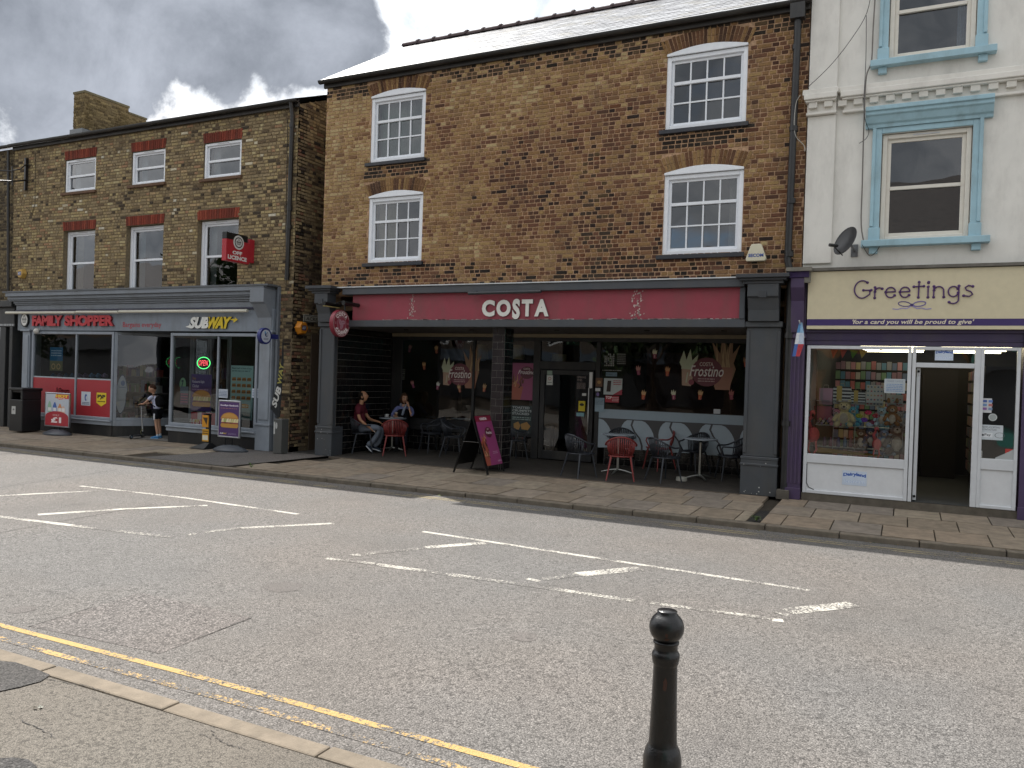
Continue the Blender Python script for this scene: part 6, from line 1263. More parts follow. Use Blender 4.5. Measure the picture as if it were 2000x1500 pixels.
def face_hot(p, W_, H_):
    p.rect(-W_, W_, .035, H_-.035, 'b8bfc9'); p.poly([(-W_*.1, H_-.035), (-W_*.2, H_*.86), (W_*.2, H_*.8), (W_, H_*.84), (W_, H_-.035)], 'c8483c'); p.text('HOT', -W_*.15, W_*.95, H_*.86, H_*.95, 'e0c33a', .06); p.text('PRICES', W_*.05, W_*.7, H_*.82, H_*.855, 'd8cfc9', .03)
    for x, c, h in ((-.65, '8fb09a', .32), (-.2, '3f62a6', .3), (.25, 'c9885a', .26), (.55, 'cfb0a0', .2)): p.poly([(W_*(x-.16), H_*.42), (W_*(x-.17), H_*(.42+h*.6)), (W_*(x-.05), H_*(.42+h)), (W_*(x+.05), H_*(.42+h)), (W_*(x+.17), H_*(.42+h*.6)), (W_*(x+.16), H_*.42)], c); p.rect(W_*(x-.13), W_*(x+.13), H_*.46, H_*.56, 'd8d8d8')
    p.poly([(-W_, .035), (W_, .035), (W_, H_*.30)]+[(W_*math.cos(a), H_*.30+H_*.16*math.sin(a)) for a in [i*math.pi/10 for i in range(11)]]+[(-W_, H_*.30)], 'a52a35'); p.text('ONLY', -W_*.35, W_*.25, H_*.32, H_*.37, 'c9a8a8', .02); p.text('£1', -W_*.5, W_*.4, H_*.12, H_*.29, 'e8dcdc', .05)
swing_sign(112, 848, 89, 137, 767, 834, 'red and white HOT offer pavement sign in front of the red window graphic', face_hot, 0, 'a9adb5')
def face_sub(p, W_, H_):
    p.rect(-W_, W_, .035, H_-.035, '4c2f66'); p.text('Goodbye Hambwich', -W_*.9, W_*.92, H_*.83, H_*.89, 'dcd4e4', .03); p.lines(-W_*.85, W_*.8, H_*.77, H_*.80, 1, 'a06f6f'); burger(p, -W_*.82, W_*.98, H_*.27, H_*.68); p.text('SUB', -W_*.85, -W_*.52, H_*.09, H_*.13, 'd8d8d8', .04, .2); p.text('WAY', -W_*.52, -W_*.15, H_*.09, H_*.13, 'cfb53a', .04, .2); p.lines(0, W_*.8, H_*.08, H_*.13, 2, '8a78a0')
swing_sign(450, 874, 427, 470, 782, 855, 'purple sandwich pavement sign in a silver frame outside the sandwich shop', face_sub, 0, 'b5b8bd')
def face_y(p, W_, H_): pass
g = gp(400, 873, 0); g = Vector((F(404, 873, 12.95).x, 12.95, -.01)); t = thing('pavement_sign', 'slim black pavement sign with yellow hanging panels left of the purple sign', 'pavement sign', (g.x, g.y, 0)); Y = g.y
b = MB('131315'); b.mesh([(g.x-.34, Y-.2, 0), (g.x+.15, Y-.22, 0), (g.x+.15, Y+.2, 0), (g.x-.30, Y+.2, 0), (g.x-.03, Y-.03, .12), (g.x+.10, Y-.03, .12), (g.x+.10, Y+.05, .12), (g.x-.03, Y+.05, .12)], [(0, 1, 5, 4), (1, 2, 6, 5), (2, 3, 7, 6), (3, 0, 4, 7), (4, 5, 6, 7)]); b.build('base', 'plastic', t)
u = pr(400, 411, 806, 868, Y); zz_ = F(400, 808, Y).z; b = MB('131315'); b.box(u[0]+.05, u[1], Y-.02, Y+.02, .1, zz_); b.box(u[0]-.02, u[1], Y-.02, Y+.02, zz_-.03, zz_); b.build('post', 'plastic', t)
for a0, a1, c in ((811, 834, 'c98a1c'), (838, 862, 'c9931f')): v = pr(397, 409, a0, a1, Y); q = MB(c).box(v[0], v[1], Y-.03, Y-.021, v[2], v[3]).build('hanging_panel', 'plastic', t); p = Panel((0, Y-.031, 0)); (p.poly([(v[0]+.02, v[3]-.05), (v[1]-.02, v[3]-.05), (v[1]-.05, v[2]+.05)], '3a2a18') if a0 < 820 else (p.rect(v[0]+.01, v[1]-.01, v[2]+.03, (v[2]+v[3])/2, 'd3d0c0'), p.lines(v[0]+.01, v[1]-.01, (v[2]+v[3])/2+.02, v[3]-.02, 2, '5a3d1a'))); p.build('print', q)
# feather banner
yb2 = 13.15; ff = thing('feather_banner', 'dark feather banner lettered SUBWAY sideways beside the grey pilaster', 'banner', F(545, 880, yb2)); 
pts = [(553, 664), (551, 700), (541, 745), (533, 780), (528, 797), (541, 815), (546, 815), (549, 780), (552, 740), (554, 705)]
P3 = [F(x, y, yb2) for x, y in pts]; c_ = sum(P3, Vector())/len(P3); b = MB('2b2d2f'); b.face(P3); b.face([p_+Vector((0, .006, 0)) for p_ in reversed(P3)]); o = b.build('banner_cloth', 'cloth', ff)
b = MB('161616'); b.tube([F(543, 818, yb2), F(548, 740, yb2+.01), F(553, 664, yb2+.01)], .009, 6); b.build('banner_pole', 'plastic', ff)
def along(A, B, w_):
    D2 = (B-A); L_ = D2.length; D2.normalize(); Nw = Vector((D2.z, 0, -D2.x)); return D2, Nw, L_
A, B = F(535, 795, yb2), F(546, 756, yb2); D2, Nw, L_ = along(A, B, 0); p = Panel(A+Vector((0, -.006, 0)), D2, -Nw); p.text('SUB', 0, L_, -.075, .075, 'b9b9b6', .04, .2); p.build('banner_lettering', ff)
A, B = F(546, 750, yb2), F(551, 708, yb2); D2, Nw, L_ = along(A, B, 0); p = Panel(A+Vector((0, -.006, 0)), D2, -Nw); p.text('WAY', 0, L_, -.06, .06, '8a8440', .04, .2); p.build('banner_lettering', ff)
q = F(547, 878, 13.2); b = MB('4d4f4e'); x0_, x1_ = F(540, 850, 13.2).x, F(556, 850, 13.2).x; b.box(x0_, x1_, 13.1, 13.32, 0, F(548, 818, 13.2).z); tag(b.build('utility_cabinet', 'paint', None, bevel=.008), 'narrow grey metal cabinet with torn white stickers at the alley corner', 'cabinet')
p = Panel((0, 13.098, 0)); v = pr(538, 543, 824, 848, 13.1); p.rect(x0_+.01, x0_+.05, v[2], v[3], 'b5b7b4'); p.disc(x0_+.085, (v[2]+v[3])/2+.05, .03, .07, 'a9abaa', 9); 
sk = p.build('sticker', bpy.data.objects['utility_cabinet'])
# A-board
ab = thing('a_board', 'black A-board with purple COSTA Frostino poster standing on the pavement edge', 'a-board', (-6.75, 13.1, 0))
f1, f2 = gp(951, 928, 0), gp(984.5, 921, 0); r1, r2 = gp(884, 922, 0), gp(917, 914, 0)
dirf = (f2-f1); wv = dirf.normalized(); dep = .62; nb_ = Vector((wv.y, -wv.x, 0))
if nb_.y > 0: nb_ = -nb_
H_ = 1.06; tp1 = (f1+r1)/2; tp1 = f1+(r1-f1)*.5; tp2 = tp1+dirf
tp1.z = tp2.z = H_; r2 = r1+dirf
def sheet(b, A, B, C, D, t): 
    n_ = (B-A).cross(D-A).normalized()*t; P_ = [A, B, C, D, A+n_, B+n_, C+n_, D+n_]; b.mesh(P_, [(0, 3, 2, 1), (4, 5, 6, 7), (0, 1, 5, 4), (1, 2, 6, 5), (2, 3, 7, 6), (3, 0, 4, 7)])
for A, A2, B, nm in ((f1, f2, (tp1, tp2), 'front_panel'), (r1, r2, (tp1, tp2), 'rear_panel')):
    b = MB('0f0f10'); up1, up2 = (B[0]-A), (B[1]-A2)
    for Q0, U0 in ((A, up1), (A2-wv*.045, up2)): sheet(b, Q0, Q0+wv*.045, Q0+wv*.045+U0, Q0+U0, .02)
    sheet(b, A+up1*.14, A2+up2*.14, A2+up2*.998, A+up1*.998, .015); b.build(nm, 'plastic', ab)
up = (tp1-f1); Lp = up.length; upn = up.normalized(); nn = wv.cross(upn); 
if nn.dot(f1-r1) < 0: nn = -nn
p = Panel(f1+nn*.03, wv, upn, nn); W_ = dirf.length; a0, a1 = .045, W_-.03; v0, v1 = Lp*.14, Lp*.985
p.rect(a0, a1, v0, v1, '8f3d6e'); p.rect(a0, a1, v1-Lp*.10, v1, '7a2038'); p.text('COSTA', a0+(a1-a0)*.28, a0+(a1-a0)*.72, v1-Lp*.075, v1-Lp*.03, 'e6dcdc', .05)
p.poly([(a0, v0), (a0+.16, v0), (a0+.22, v0+.30), (a0+.14, v0+.55), (a0, v0+.45)], '9a4f3e')
for k in range(26): x = a0+R.uniform(.02, .2); z = v0+R.uniform(.1, .5); p.poly([(x, z), (x+R.uniform(-.05, .06), z+R.uniform(.06, .18)), (x+.035, z+.02)], R.choice(['b8865e', '6b3a2c', 'a06a48', '4d2a22', 'c49a74']))
m_ = a0+(a1-a0)*.60; p.disc(m_, v0+(v1-v0)*.66, (a1-a0)*.22, .10, '5c2336', 20); p.text('COSTA', m_-.04, m_+.045, v0+(v1-v0)*.71, v0+(v1-v0)*.735, 'd8c4c4', .03); p.text('Frostino', m_-.10, m_+.12, v0+(v1-v0)*.62, v0+(v1-v0)*.685, 'ece2e2', .01, .3)
p.lines(a0+(a1-a0)*.55, a0+(a1-a0)*.85, v0+.2, v0+.26, 2, 'b98aa4'); p.text('COSTA', a0+(a1-a0)*.72, a1-.03, v0+.05, v0+.075, 'd8bccc', .03); p.build('poster', ab)
MB('8a8a8a').tube([f1+(tp1-f1)*.55, r1+(tp1-r1)*.55], .006, 5).build('stay', 'metal', ab)
# ---- chairs and tables of the coffee terrace
def fz_(y): return .004+(FZB-.006)*max(0, (y-13.37))/(YB+.1-13.37)
def make_chair(col, label):
    t = thing('cafe_chair', label, 'chair', group='slatted armchairs on the coffee shop terrace')
    r_ = .27
    def rail(ph): 
        a = rad(ph); k = max(0, math.cos(a*.9)); return Vector((r_*1.03*math.sin(a), -.03-r_*math.cos(a)*.95 if abs(ph) < 90 else -.03+.27*math.sin(rad(abs(ph)-90)), .615+.165*k**1.5))
    def seatp(ph): a = rad(ph); return Vector((.21*math.sin(a), -.02-.19*math.cos(a) if abs(ph) < 90 else -.02+.2*math.sin(rad(abs(ph)-90)), .43))
    b = MB(col); b.tube([rail(p_) for p_ in range(-140, 141, 10)], .015, 8); 
    for s in (-1, 1): b.tube([rail(140*s), rail(140*s)+Vector((-.005*s, .02, -.05)), seatp(140*s)+Vector((0, .02, .03)), seatp(140*s)], .014, 8)
    b.build('arm_rail', 'plastic', t, smooth='full')
    b = MB(col)
    for i, ph in enumerate(range(-64, 65, 8)):
        A, B = rail(ph), seatp(ph); M = (A+B)/2+Vector((math.sin(rad(ph)), -math.cos(rad(ph)), 0))*.012; b.tube([A, M, B], [.0095, .0115, .0095], 6)
    b.build('back_slats', 'plastic', t, smooth='full')
    b = MB(col)
    for i in range(9): x = -.19+.0475*i; k = math.sqrt(max(0, 1-(x/.22)**2)); b.tube([(x, -.02-.19*k, .435), (x, -.0, .415), (x, .17+.02*k, .44)], .0125, 6)
    b.tube([seatp(p_) for p_ in range(-140, 141, 14)], .016, 6); b.tube([(-.20, .16, .43), (.20, .16, .43)], .016, 6); b.build('seat', 'plastic', t, smooth='full')
    for sx in (-1, 1):
        for y0_, y1_ in ((-.15, -.25), (.14, .20)): MB(col).tube([(.17*sx, y0_, .43), (.245*sx, y1_, 0)], [.019, .012], 8).build('leg', 'plastic', t, smooth=True)
    return t
def copy_tree(o, parent=None):
    c = o.copy(); COL.objects.link(c)
    if parent is not None: c.parent = parent
    for ch2 in list(o.children): copy_tree(ch2, c)
    return c
blk, red = make_chair('2c3037', ''), make_chair('7e3230', '')
chairs = [(0, 706, 884, 80, 'black slatted chair the man in the maroon shirt sits on'), (1, 770, 889, 0, 'red slatted chair with its back to the street at the seated couple table'),
    (0, 762, 877, 175, 'black slatted chair the woman in the dark gilet sits on'), (0, 842, 886, -115, 'empty grey slatted chair just right of the seated couple'), (0, 886, 893, 105, 'empty dark slatted chair beside the rear leg of the A-board'),
    (0, 1003, 901, 60, 'empty dark slatted chair between the tiled pier and the door'), (0, 1132, 929, 50, 'black slatted chair leftmost at the tables right of the door'), (1, 1211, 935, 0, 'red slatted chair with its back to the street at the right tables'),
    (0, 1212, 917, 178, 'black slatted chair behind the left of the two right tables'), (1, 1286, 921, -125, 'red slatted chair against the bean panel between the two right tables'), (0, 1297, 939, 55, 'black slatted chair nearest the street between the two right tables'),
    (0, 1352, 928, -140, 'black slatted chair behind the right hand round table'), (0, 1424, 939, -105, 'black slatted chair rightmost beside the big grey pilaster')]
used = set()
for kind_, px, py, rz, lab in chairs:
    src = red if kind_ else blk
    o = src if kind_ not in used else copy_tree(src); used.add(kind_)
    g = G(px, py, .03)
    o.location = (g.x, g.y, fz_(g.y)); o.rotation_euler = (0, 0, -(YAW+math.atan((px-1000)/FPX))-rad(rz)); o['label'] = lab
def make_table():
    t = thing('cafe_table', '', 'table', group='round pedestal tables on the coffee shop terrace')
    b = MB('8b939b'); b.lathe([(.0, .722), (.30, .722), (.31, .728), (.31, .742), (.30, .748), (.0, .748)], n=32); b.build('table_top', 'gloss', t, smooth=True)
    b = MB('b3b3ae'); b.lathe([(.03, .06), (.028, .40), (.028, .68), (.0, .68)], n=14); b.build('pedestal', 'metal', t, smooth=True)
    MB('2a2a2c').box(-.12, .12, -.03, .03, .68, .721).build('top_bracket', 'metal', t)
    for a in (20, 110, 200, 290):
        c, s = math.cos(rad(a)), math.sin(rad(a)); MB('a9aaa6').tube([(0, 0, .075), (.15*c, .15*s, .055), (.32*c, .32*s, .012)], [.022, .020, .012], 8).build('foot', 'metal', t, smooth=True)
    return t
t0_ = make_table()
tabs = [(765, 882, 'round table with white cups where the couple sits'), (905, 884, 'round table mostly hidden behind the A-board'), (1206, 925, 'left of the two round metal tables right of the door'), (1366, 937, 'right of the two round metal tables nearest the grey pilaster')]
tabloc = []
for i, (px, py, lab) in enumerate(tabs):
    o = t0_ if i == 0 else copy_tree(t0_); g = G(px, py, .03); o.location = (g.x, g.y, fz_(g.y)); o.rotation_euler = (0, 0, rad(i*35)); o['label'] = lab; tabloc.append(g)
g = tabloc[0]; zt = .75+fz_(g.y)
b = MB('c9cacb'); b.lathe([(.025, 0), (.04, .02), (.045, .06), (.038, .06), (.03, .02), (0, .015)], (g.x-.12, g.y-.05, zt+.012), 16); b.lathe([(0, 0), (.05, .002), (.07, .012), (.068, .015), (.04, .006), (0, .006)], (g.x-.12, g.y-.05, zt), 18); b.tube([(g.x-.165, g.y-.05, zt+.06), (g.x-.185, g.y-.05, zt+.045), (g.x-.165, g.y-.05, zt+.03)], .005, 5); tag(b.build('coffee_cup', 'gloss', smooth=True), 'white coffee cup on its saucer at the left of the couple table', 'cup')
b = MB('c3b5a4'); b.lathe([(.026, 0), (.038, .12), (.0, .12)], (g.x+.02, g.y+.10, zt), 16); b.C('8a6a50').lathe([(.030, 0), (.037, .06)], (g.x+.02, g.y+.10, zt+.031), 16); tag(b.build('paper_cup', 'matte', smooth=True), 'tall brown drinks cup in front of the woman', 'cup')
b = MB('c3c6c8'); b.lathe([(0, 0), (.10, .004), (.12, .014), (.118, .017), (0, .008)], (g.x+.16, g.y-.02, zt), 20); tag(b.build('plate', 'gloss', smooth=True), 'white plate at the right edge of the couple table', 'plate')
b = MB('c9cacb'); b.lathe([(0, 0), (.04, .002), (.05, .02), (.045, .02), (0, .01)], (g.x+.05, g.y-.10, zt), 14); tag(b.build('small_dish', 'gloss', smooth=True), 'small white dish in the middle of the couple table', 'dish')
g = gp(1331, 941, .01); b = MB('b5b3aa'); b.lathe([(.085, 0), (.10, .03), (.095, .085), (.07, .085), (.06, .03), (0, .02)], g, 22); tag(b.build('water_bowl', 'plastic', smooth=True), 'white bowl on the ground left of the right hand table foot', 'bowl')
# ---- bollard on the near footway
bo = thing('bollard', 'black cast iron bollard with ball top at the near kerb', 'bollard', (-.72, 2.75, 0))
prof = [(.105, 0), (.105, .05), (.085, .07), (.078, .30), (.066, .40), (.0675, .45), (.0665, .485), (.060, .515), (.052, .53), (.0495, .535), (.048, .56), (.0435, .70), (.0415, .81), (.0425, .815), (.0455, .82), (.0455, .826), (.0475, .832), (.0485, .842), (.0475, .853), (.044, .858), (.042, .862), (.0405, .866), (.0405, .884), (.0445, .887), (.0452, .892), (.044, .896)]
b = MB('0e0f12'); b.lathe([(0, 0)]+prof+[(.03, .897)], (-.72, 2.75, 0), 40); b.build('shaft', 'cast', bo, smooth='full')
b = MB('0e0f12'); b.lathe([(.038, .893)]+[(.0605*math.cos(t), .943+.058*math.sin(t)) for t in [rad(-55+8*i) for i in range(14)]]+[(.034, .993), (.0345, 1.0), (.033, 1.002), (0, 1.003)], (-.72, 2.75, 0), 40); b.build('ball_finial', 'cast', bo, smooth='full')
p = Panel((0, 0, 0)); 
for (zc, hh, ww_, k) in ((.755, .03, .010, 7), (.93, .010, .006, 3), (.915, .006, .012, 5)):
    rr = random.Random(k); b = MB('3f281f'); rad_ = (.0432 if zc < .8 else .0600)+.0003; pts = []
    for i in range(14): a = 2*math.pi*i/14; u_ = ww_*math.cos(a)*rr.uniform(.5, 1.1); v_ = hh*math.sin(a)*rr.uniform(.6, 1.1); th = -math.pi/2+.28+u_/rad_; rz_ = rad_ if zc < .8 else math.sqrt(max(.0001, .0608**2-(zc+v_-.943)**2)); pts.append((-.72+rz_*math.cos(th), 2.75+rz_*math.sin(th), zc+v_))
    b.face(pts).build('rust_patch', 'matte', bo)
# ---- litter and weeds
rr = random.Random(5)
for i, (px, py, col, lab) in enumerate(((516, 914, 'b3754a', 'orange brown dry leaf in the gutter outside the alley'), (563, 925, 'b9a06a', 'pale yellow leaf lying by the far kerb left of the A-board'), (862, 968, '7f8a5a', 'green white scrap by the kerb below the A-board'), (1246, 1000, 'c9cdc6', 'white feather-like scrap in the gutter below the red chair'), (1266, 1001, 'b9c0ae', 'second pale scrap in the gutter below the red chair'), (1440, 1018, '9a6a48', 'brown leaf in the gutter left of the drain strip'), (1614, 1039, 'bfc3bd', 'white scrap in the gutter below the purple pilaster'), (80, 1384, 'c3c3b8', 'small white paper scrap on the near footway'))):
    z = RZ+.006 if py < 1100 else .004; g = G(px, py, z); b = MB(col); s = .035 if py < 1100 else .018
    for k in range(3): a = rr.uniform(0, 6); c, s_ = math.cos(a), math.sin(a); x, y = g.x+rr.uniform(-.03, .03), g.y+rr.uniform(-.02, .02); b.face([(x-s*c, y-s*s_, z), (x+s*.4*s_, y-s*.4*c, z+.014), (x+s*c, y+s*s_, z+.008), (x-s*.4*s_, y+s*.4*c, z+.004)])
    tag(b.build('litter_scrap', 'leaf'), lab, 'litter', 'litter and leaves along the gutter')
b = MB()
for k in range(90): x = rr.uniform(-12, 3); b.C(rr.choice(['5d4a33', '7a6848', '3e4a2c', '8a7a5a', '4f4436'])); y = KY-.02-abs(rr.gauss(0, .05)); s = rr.uniform(.006, .02); b.face([(x-s, y, RZ+.006), (x, y-s*.6, RZ+.01), (x+s, y, RZ+.008), (x, y+s*.6, RZ+.014)])
b.build('gutter_debris', 'leaf', kind='stuff')['label'] = 'bits of leaf and grit lying along the far gutter'
for px, py, n, lab in ((1594, 970, 26, 'small green weed at the foot of the card shop window'), (493, 913, 12, 'tuft of weed in the kerb outside the alley'), (1478, 1018, 16, 'dark weed growing at the drain strip in the kerb')):
    g = G(px, py, -.0 if py < 1000 else KZ); w_ = thing('weed', lab, 'weed', (g.x, g.y, g.z)); b = MB()
    for k in range(n):
        a = rr.uniform(0, 6.28); l = rr.uniform(.03, .11); h = rr.uniform(.02, .09); b.C(rr.choice(['3c4f27', '4c6230', '2f3f22', '586b38'])); t1 = Vector((g.x+l*math.cos(a)*.6, g.y+l*math.sin(a)*.4-.02, g.z+h)); t2 = Vector((g.x+l*math.cos(a), g.y+l*math.sin(a)*.6-.02, g.z+h*.7)); n_ = Vector((-math.sin(a), math.cos(a), 0))*.012; b.face([(g.x, g.y-.02, g.z), t1-n_, t2, t1+n_])
    b.build('leaves', 'leaf', w_, kind='stuff')
# ================================================================== goods in the card shop window
ys = 13.75
def W(px, py, y=ys): return F(px, py, y)
sh = thing('display_shelves', 'glass and wire display shelves inside the card shop window', 'shelves', (-.7, 13.8, .6))
b = MB('9aa0a4')
for py in (785, 833, 875): z = W(1680, py).z; b.box(-1.33, .02, ys-.14, ys+.14, z-.006, z)
for px in (1584, 1630, 1672, 1716, 1765): x = W(px, 800).x; b.box(x-.004, x+.004, ys-.13, ys-.122, .74, W(1680, 785).z)
b.build('shelf_frame', 'plastic', sh)
b = MB('8a6f2a'); q0, q1_ = W(1598, 873, 13.6), W(1722, 892, 13.6); b.face([(q0.x, 13.60, q0.z), (q1_.x, 13.60, q0.z-.06), (q1_.x, 13.52, .76), (q0.x-.02, 13.52, .76)]); tag(b.build('gold_fabric', 'gloss'), 'gold satin fabric draped along the bottom of the card shop window', 'fabric')
def bag(px0, px1, py0, py1, draw, label, col, cat='gift bag', y=ys):
    a, c, d, e = pr(px0, px1, py0, py1, y); t = thing('gift_bag', label, cat, ((a+c)/2, y, d), group='gift bags on the top shelf'); b = MB(col); b.box(a, c, y, y+.10, d, e); b.build('bag_body', 'print', t); p = Panel((0, y-.001, 0)); draw(p, a, c, d, e); p.build('print', t)
    b = MB('b9b0a0'); m = (a+c)/2; b.tube([(m-.04, y, e), (m-.03, y, e+.05), (m+.03, y, e+.05), (m+.04, y, e)], .003, 4); b.build('handle', 'cloth', t)
def d_stripe(p, a, c, d, e):
    for i in range(5): z = d+(e-d)*(i/5+.1); p.rect(a, c, z, z+(e-d)*.1, '23222c', .002)
    p.lv = .003; w_ = c-a; p.rect(a+w_*.2, a+w_*.5, d+.08*(e-d), e+.01, 'b39a55')
def d_star(p, a, c, d, e):
    for i in range(5):
        for j in range(5): x = a+(c-a)*(i+.5)/5; z = d+(e-d)*(j+.5)/5; s = .02; p.poly([(x+s*(1 if k % 2 == 0 else .42)*math.cos(rad(90+36*k)), z+s*(1 if k % 2 == 0 else .42)*math.sin(rad(90+36*k))) for k in range(10)], R.choice(['a8404a', '4f7f86', 'b0565a', 'a98a5a', '4a5f80']))
def d_flor(p, a, c, d, e):
    for k in range(14): p.disc(R.uniform(a+.02, c-.02), R.uniform(d+.02, e-.02), .014, .012, R.choice(['a85a62', 'b07078', '7fa5a8', 'b5858a']), 7)
bag(1600, 1626, 758, 790, lambda p, a, c, d, e: p.poly([(a+.004, d), (a+(c-a)*.3, d), (a+(c-a)*.3, e), (a+.02, e)], 'a08a98'), 'pink gift bag leftmost on the top shelf', 'b98fa5')
bag(1627, 1662, 755, 789, d_stripe, 'large black and white striped gift bag with gold tag', 'c6c8ca'); bag(1662, 1690, 764, 790, d_stripe, 'smaller black and white striped gift bag beside the larger one', 'c6c8ca')
bag(1692, 1725, 752, 793, d_star, 'white gift bag printed with coloured stars', 'b9bab8'); bag(1732, 1764, 771, 794, d_flor, 'white gift bag printed with pink flowers at the right of the top shelf', 'bcb9b6')
def plush(px, py, s, col, label, y=ys-.04, ears=1, face='2a2220', belly=None, cat='soft toy', legs=True):
    s *= 1.22
    q = W(px, py, y); t = thing('soft_toy', label, cat, (q.x, y, q.z), group='soft toys in the card shop window'); b = MB(col); b.ell((q.x, y, q.z+.07*s), (.065*s, .05*s, .08*s), 12, 8)
    if belly: b.C(belly).ell((q.x, y-.03*s, q.z+.07*s), (.04*s, .03*s, .055*s), 10, 6).C(col)
    b.build('body', 'cloth', t, smooth='full'); b = MB(col); hz = q.z+.18*s; b.ell((q.x, y-.01*s, hz), (.055*s, .05*s, .05*s), 12, 8); b.C(belly or col).ell((q.x, y-.055*s, hz-.01*s), (.025*s, .02*s, .02*s), 8, 5); b.C(face).ell((q.x, y-.075*s, hz-.002*s), .008*s, 6, 4)
    for e in (-1, 1): b.C(face).ell((q.x+e*.022*s, y-.052*s, hz+.015*s), .006*s, 6, 4); b.C(col).ell((q.x+e*.042*s, y, hz+.045*s*ears), (.018*s, .012*s, .018*s*ears), 8, 5)
    b.build('head', 'cloth', t, smooth='full'); b = MB(col)
    for e in (-1, 1): b.tube([(q.x+e*.05*s, y-.01*s, q.z+.12*s), (q.x+e*.085*s, y-.05*s, q.z+.05*s)], [.022*s, .018*s], 7)
    if legs:
        for e in (-1, 1): b.tube([(q.x+e*.035*s, y-.02*s, q.z+.03*s), (q.x+e*.06*s, y-.10*s, q.z+.02*s)], [.026*s, .022*s], 7)
    b.build('limbs', 'cloth', t, smooth='full')
for a in ((1633, 831, .95, 'c07f8e', 'pink soft toy on the middle shelf left of the cream one', 1), (1648, 833, 1.45, 'd6c69c', 'large cream fluffy soft toy on the middle shelf', 1), (1666, 832, 1.1, '5fa6c0', 'turquoise soft toy on the middle shelf', 1), (1721, 831, 1.0, 'b0c6d2', 'pale blue soft toy on the middle shelf', 1), (1742, 831, 1.15, '9a6f48', 'brown soft toy with long ears on the middle shelf', 2.0), (1758, 832, .8, 'a8a09a', 'small pale grey soft toy at the right of the middle shelf', 1),
        (1681, 875, 1.1, '6a5647', 'brown and white cow soft toy on the lower shelf', 1), (1700, 874, 1.1, '4f566e', 'dark blue soft toy on the lower shelf', 1), (1726, 874, 1.0, '7f97b3', 'blue and white soft toy above the flamingo', 1), (1751, 886, 1.75, '77706d', 'large grey bear with white button in the window corner', 1), (1737, 889, .95, '9ba6b4', 'pale blue striped soft toy in front of the large grey bear', 1)):
    plush(a[0], a[1], a[2], a[3], a[4], ears=a[5], belly='b9ada0')
def flamingo(px, py, s, label):
    s *= 1.15
    q = W(px, py, 13.6); t = thing('soft_toy', label, 'soft toy', (q.x, 13.6, q.z), group='soft toys in the card shop window'); b = MB('dd6a6c'); b.ell((q.x, 13.6, q.z+.11*s), (.07*s, .05*s, .09*s), 12, 8); b.tube([(q.x-.02*s, 13.6, q.z+.17*s), (q.x-.05*s, 13.58, q.z+.26*s), (q.x-.01*s, 13.57, q.z+.33*s)], [.03*s, .022*s, .02*s], 8); b.ell((q.x-.01*s, 13.56, q.z+.35*s), (.035*s, .03*s, .035*s), 10, 6)
    b.C('2a2220').ell((q.x+.0*s, 13.52, q.z+.33*s), (.012*s, .02*s, .02*s), 8, 5); b.C('dd6a6c')
    for e in (-1, 1): b.tube([(q.x+e*.03*s, 13.59, q.z+.04*s), (q.x+e*.045*s, 13.55, q.z-.05*s), (q.x+e*.02*s, 13.54, q.z-.10*s)], .012*s, 6)
    b.build('body', 'cloth', t, smooth='full')
flamingo(1587, 868, 1.25, 'pink flamingo soft toy at the left edge of the card shop window'); flamingo(1712, 881, .85, 'pink flamingo soft toy lying in front of the lower shelf')
for px, col, lab in ((1610, '5a3550', 'plum bottle gift set on the lower shelf at left'), (1622, '7a4256', 'pink bottle gift set beside the plum one'), (1637, '4a4470', 'purple drinks bottle on the lower shelf'), (1650, '3f5f7a', 'blue drinks bottle on the lower shelf'), (1661, '8a5a60', 'rose drinks bottle on the lower shelf')):
    q = W(px, 874); b = MB(col); b.lathe([(.022, 0), (.03, .01), (.03, .10), (.016, .14), (.016, .17), (0, .172)], q, 12); tag(b.build('drinks_bottle', 'gloss', smooth=True), lab, 'bottle', 'bottles on the lower shelf')
for px, py, col, lab in ((1678, 812, 'a0a530', 'lime gift bow'), (1696, 806, 'cc2e5e', 'crimson gift bow'), (1711, 812, 'b03040', 'red gift bow'), (1688, 820, '7a44b8', 'violet gift bow'), (1705, 825, '8a2c50', 'wine coloured gift bow'), (1698, 829, 'aab8d0', 'pale blue gift bow'), (1676, 827, '3c6c96', 'blue gift bow')):
    q = W(px, py, ys-.1); b = MB(col)
    for k in range(6): a = k*math.pi/3; b.ell((q.x+.03*math.cos(a), q.y, q.z+.02*math.sin(a)), (.028, .015, .018), 8, 5)
    tag(b.build('gift_bow', 'gloss', smooth='full'), lab+' on the middle shelf of the card shop window', 'gift bow', 'gift bows on the middle shelf')
bx_ = thing('toiletry_set', 'pink backed basket of toiletries on the middle shelf at left', 'gift set', W(1606, 830)); u = pr(1589, 1624, 793, 820, ys+.05); MB('96485a').box(u[0], u[1], ys+.05, ys+.06, u[2], u[3]).build('backing_card', 'print', bx_)
b = MB()
for k in range(9): q = W(1596+3*k, 829-(k % 3)*4); b.C(['b9b0a8', '9a7a86', 'c0a878', '8f7fa0'][k % 4]).ell((q.x, ys, q.z+.02), (.02, .02, .025), 8, 5)
b.build('toiletries', 'plastic', bx_, smooth='full')
yf2 = 13.52
bt = thing('bunting', 'string of coloured triangular bunting flags along the top of the card shop window', 'bunting', W(1670, 676, yf2)); MB('8a8a88').tube([F(1583, 676, yf2), F(1640, 680, yf2), F(1700, 686, yf2), F(1760, 678, yf2)], .003, 4).build('string', 'cloth', bt)
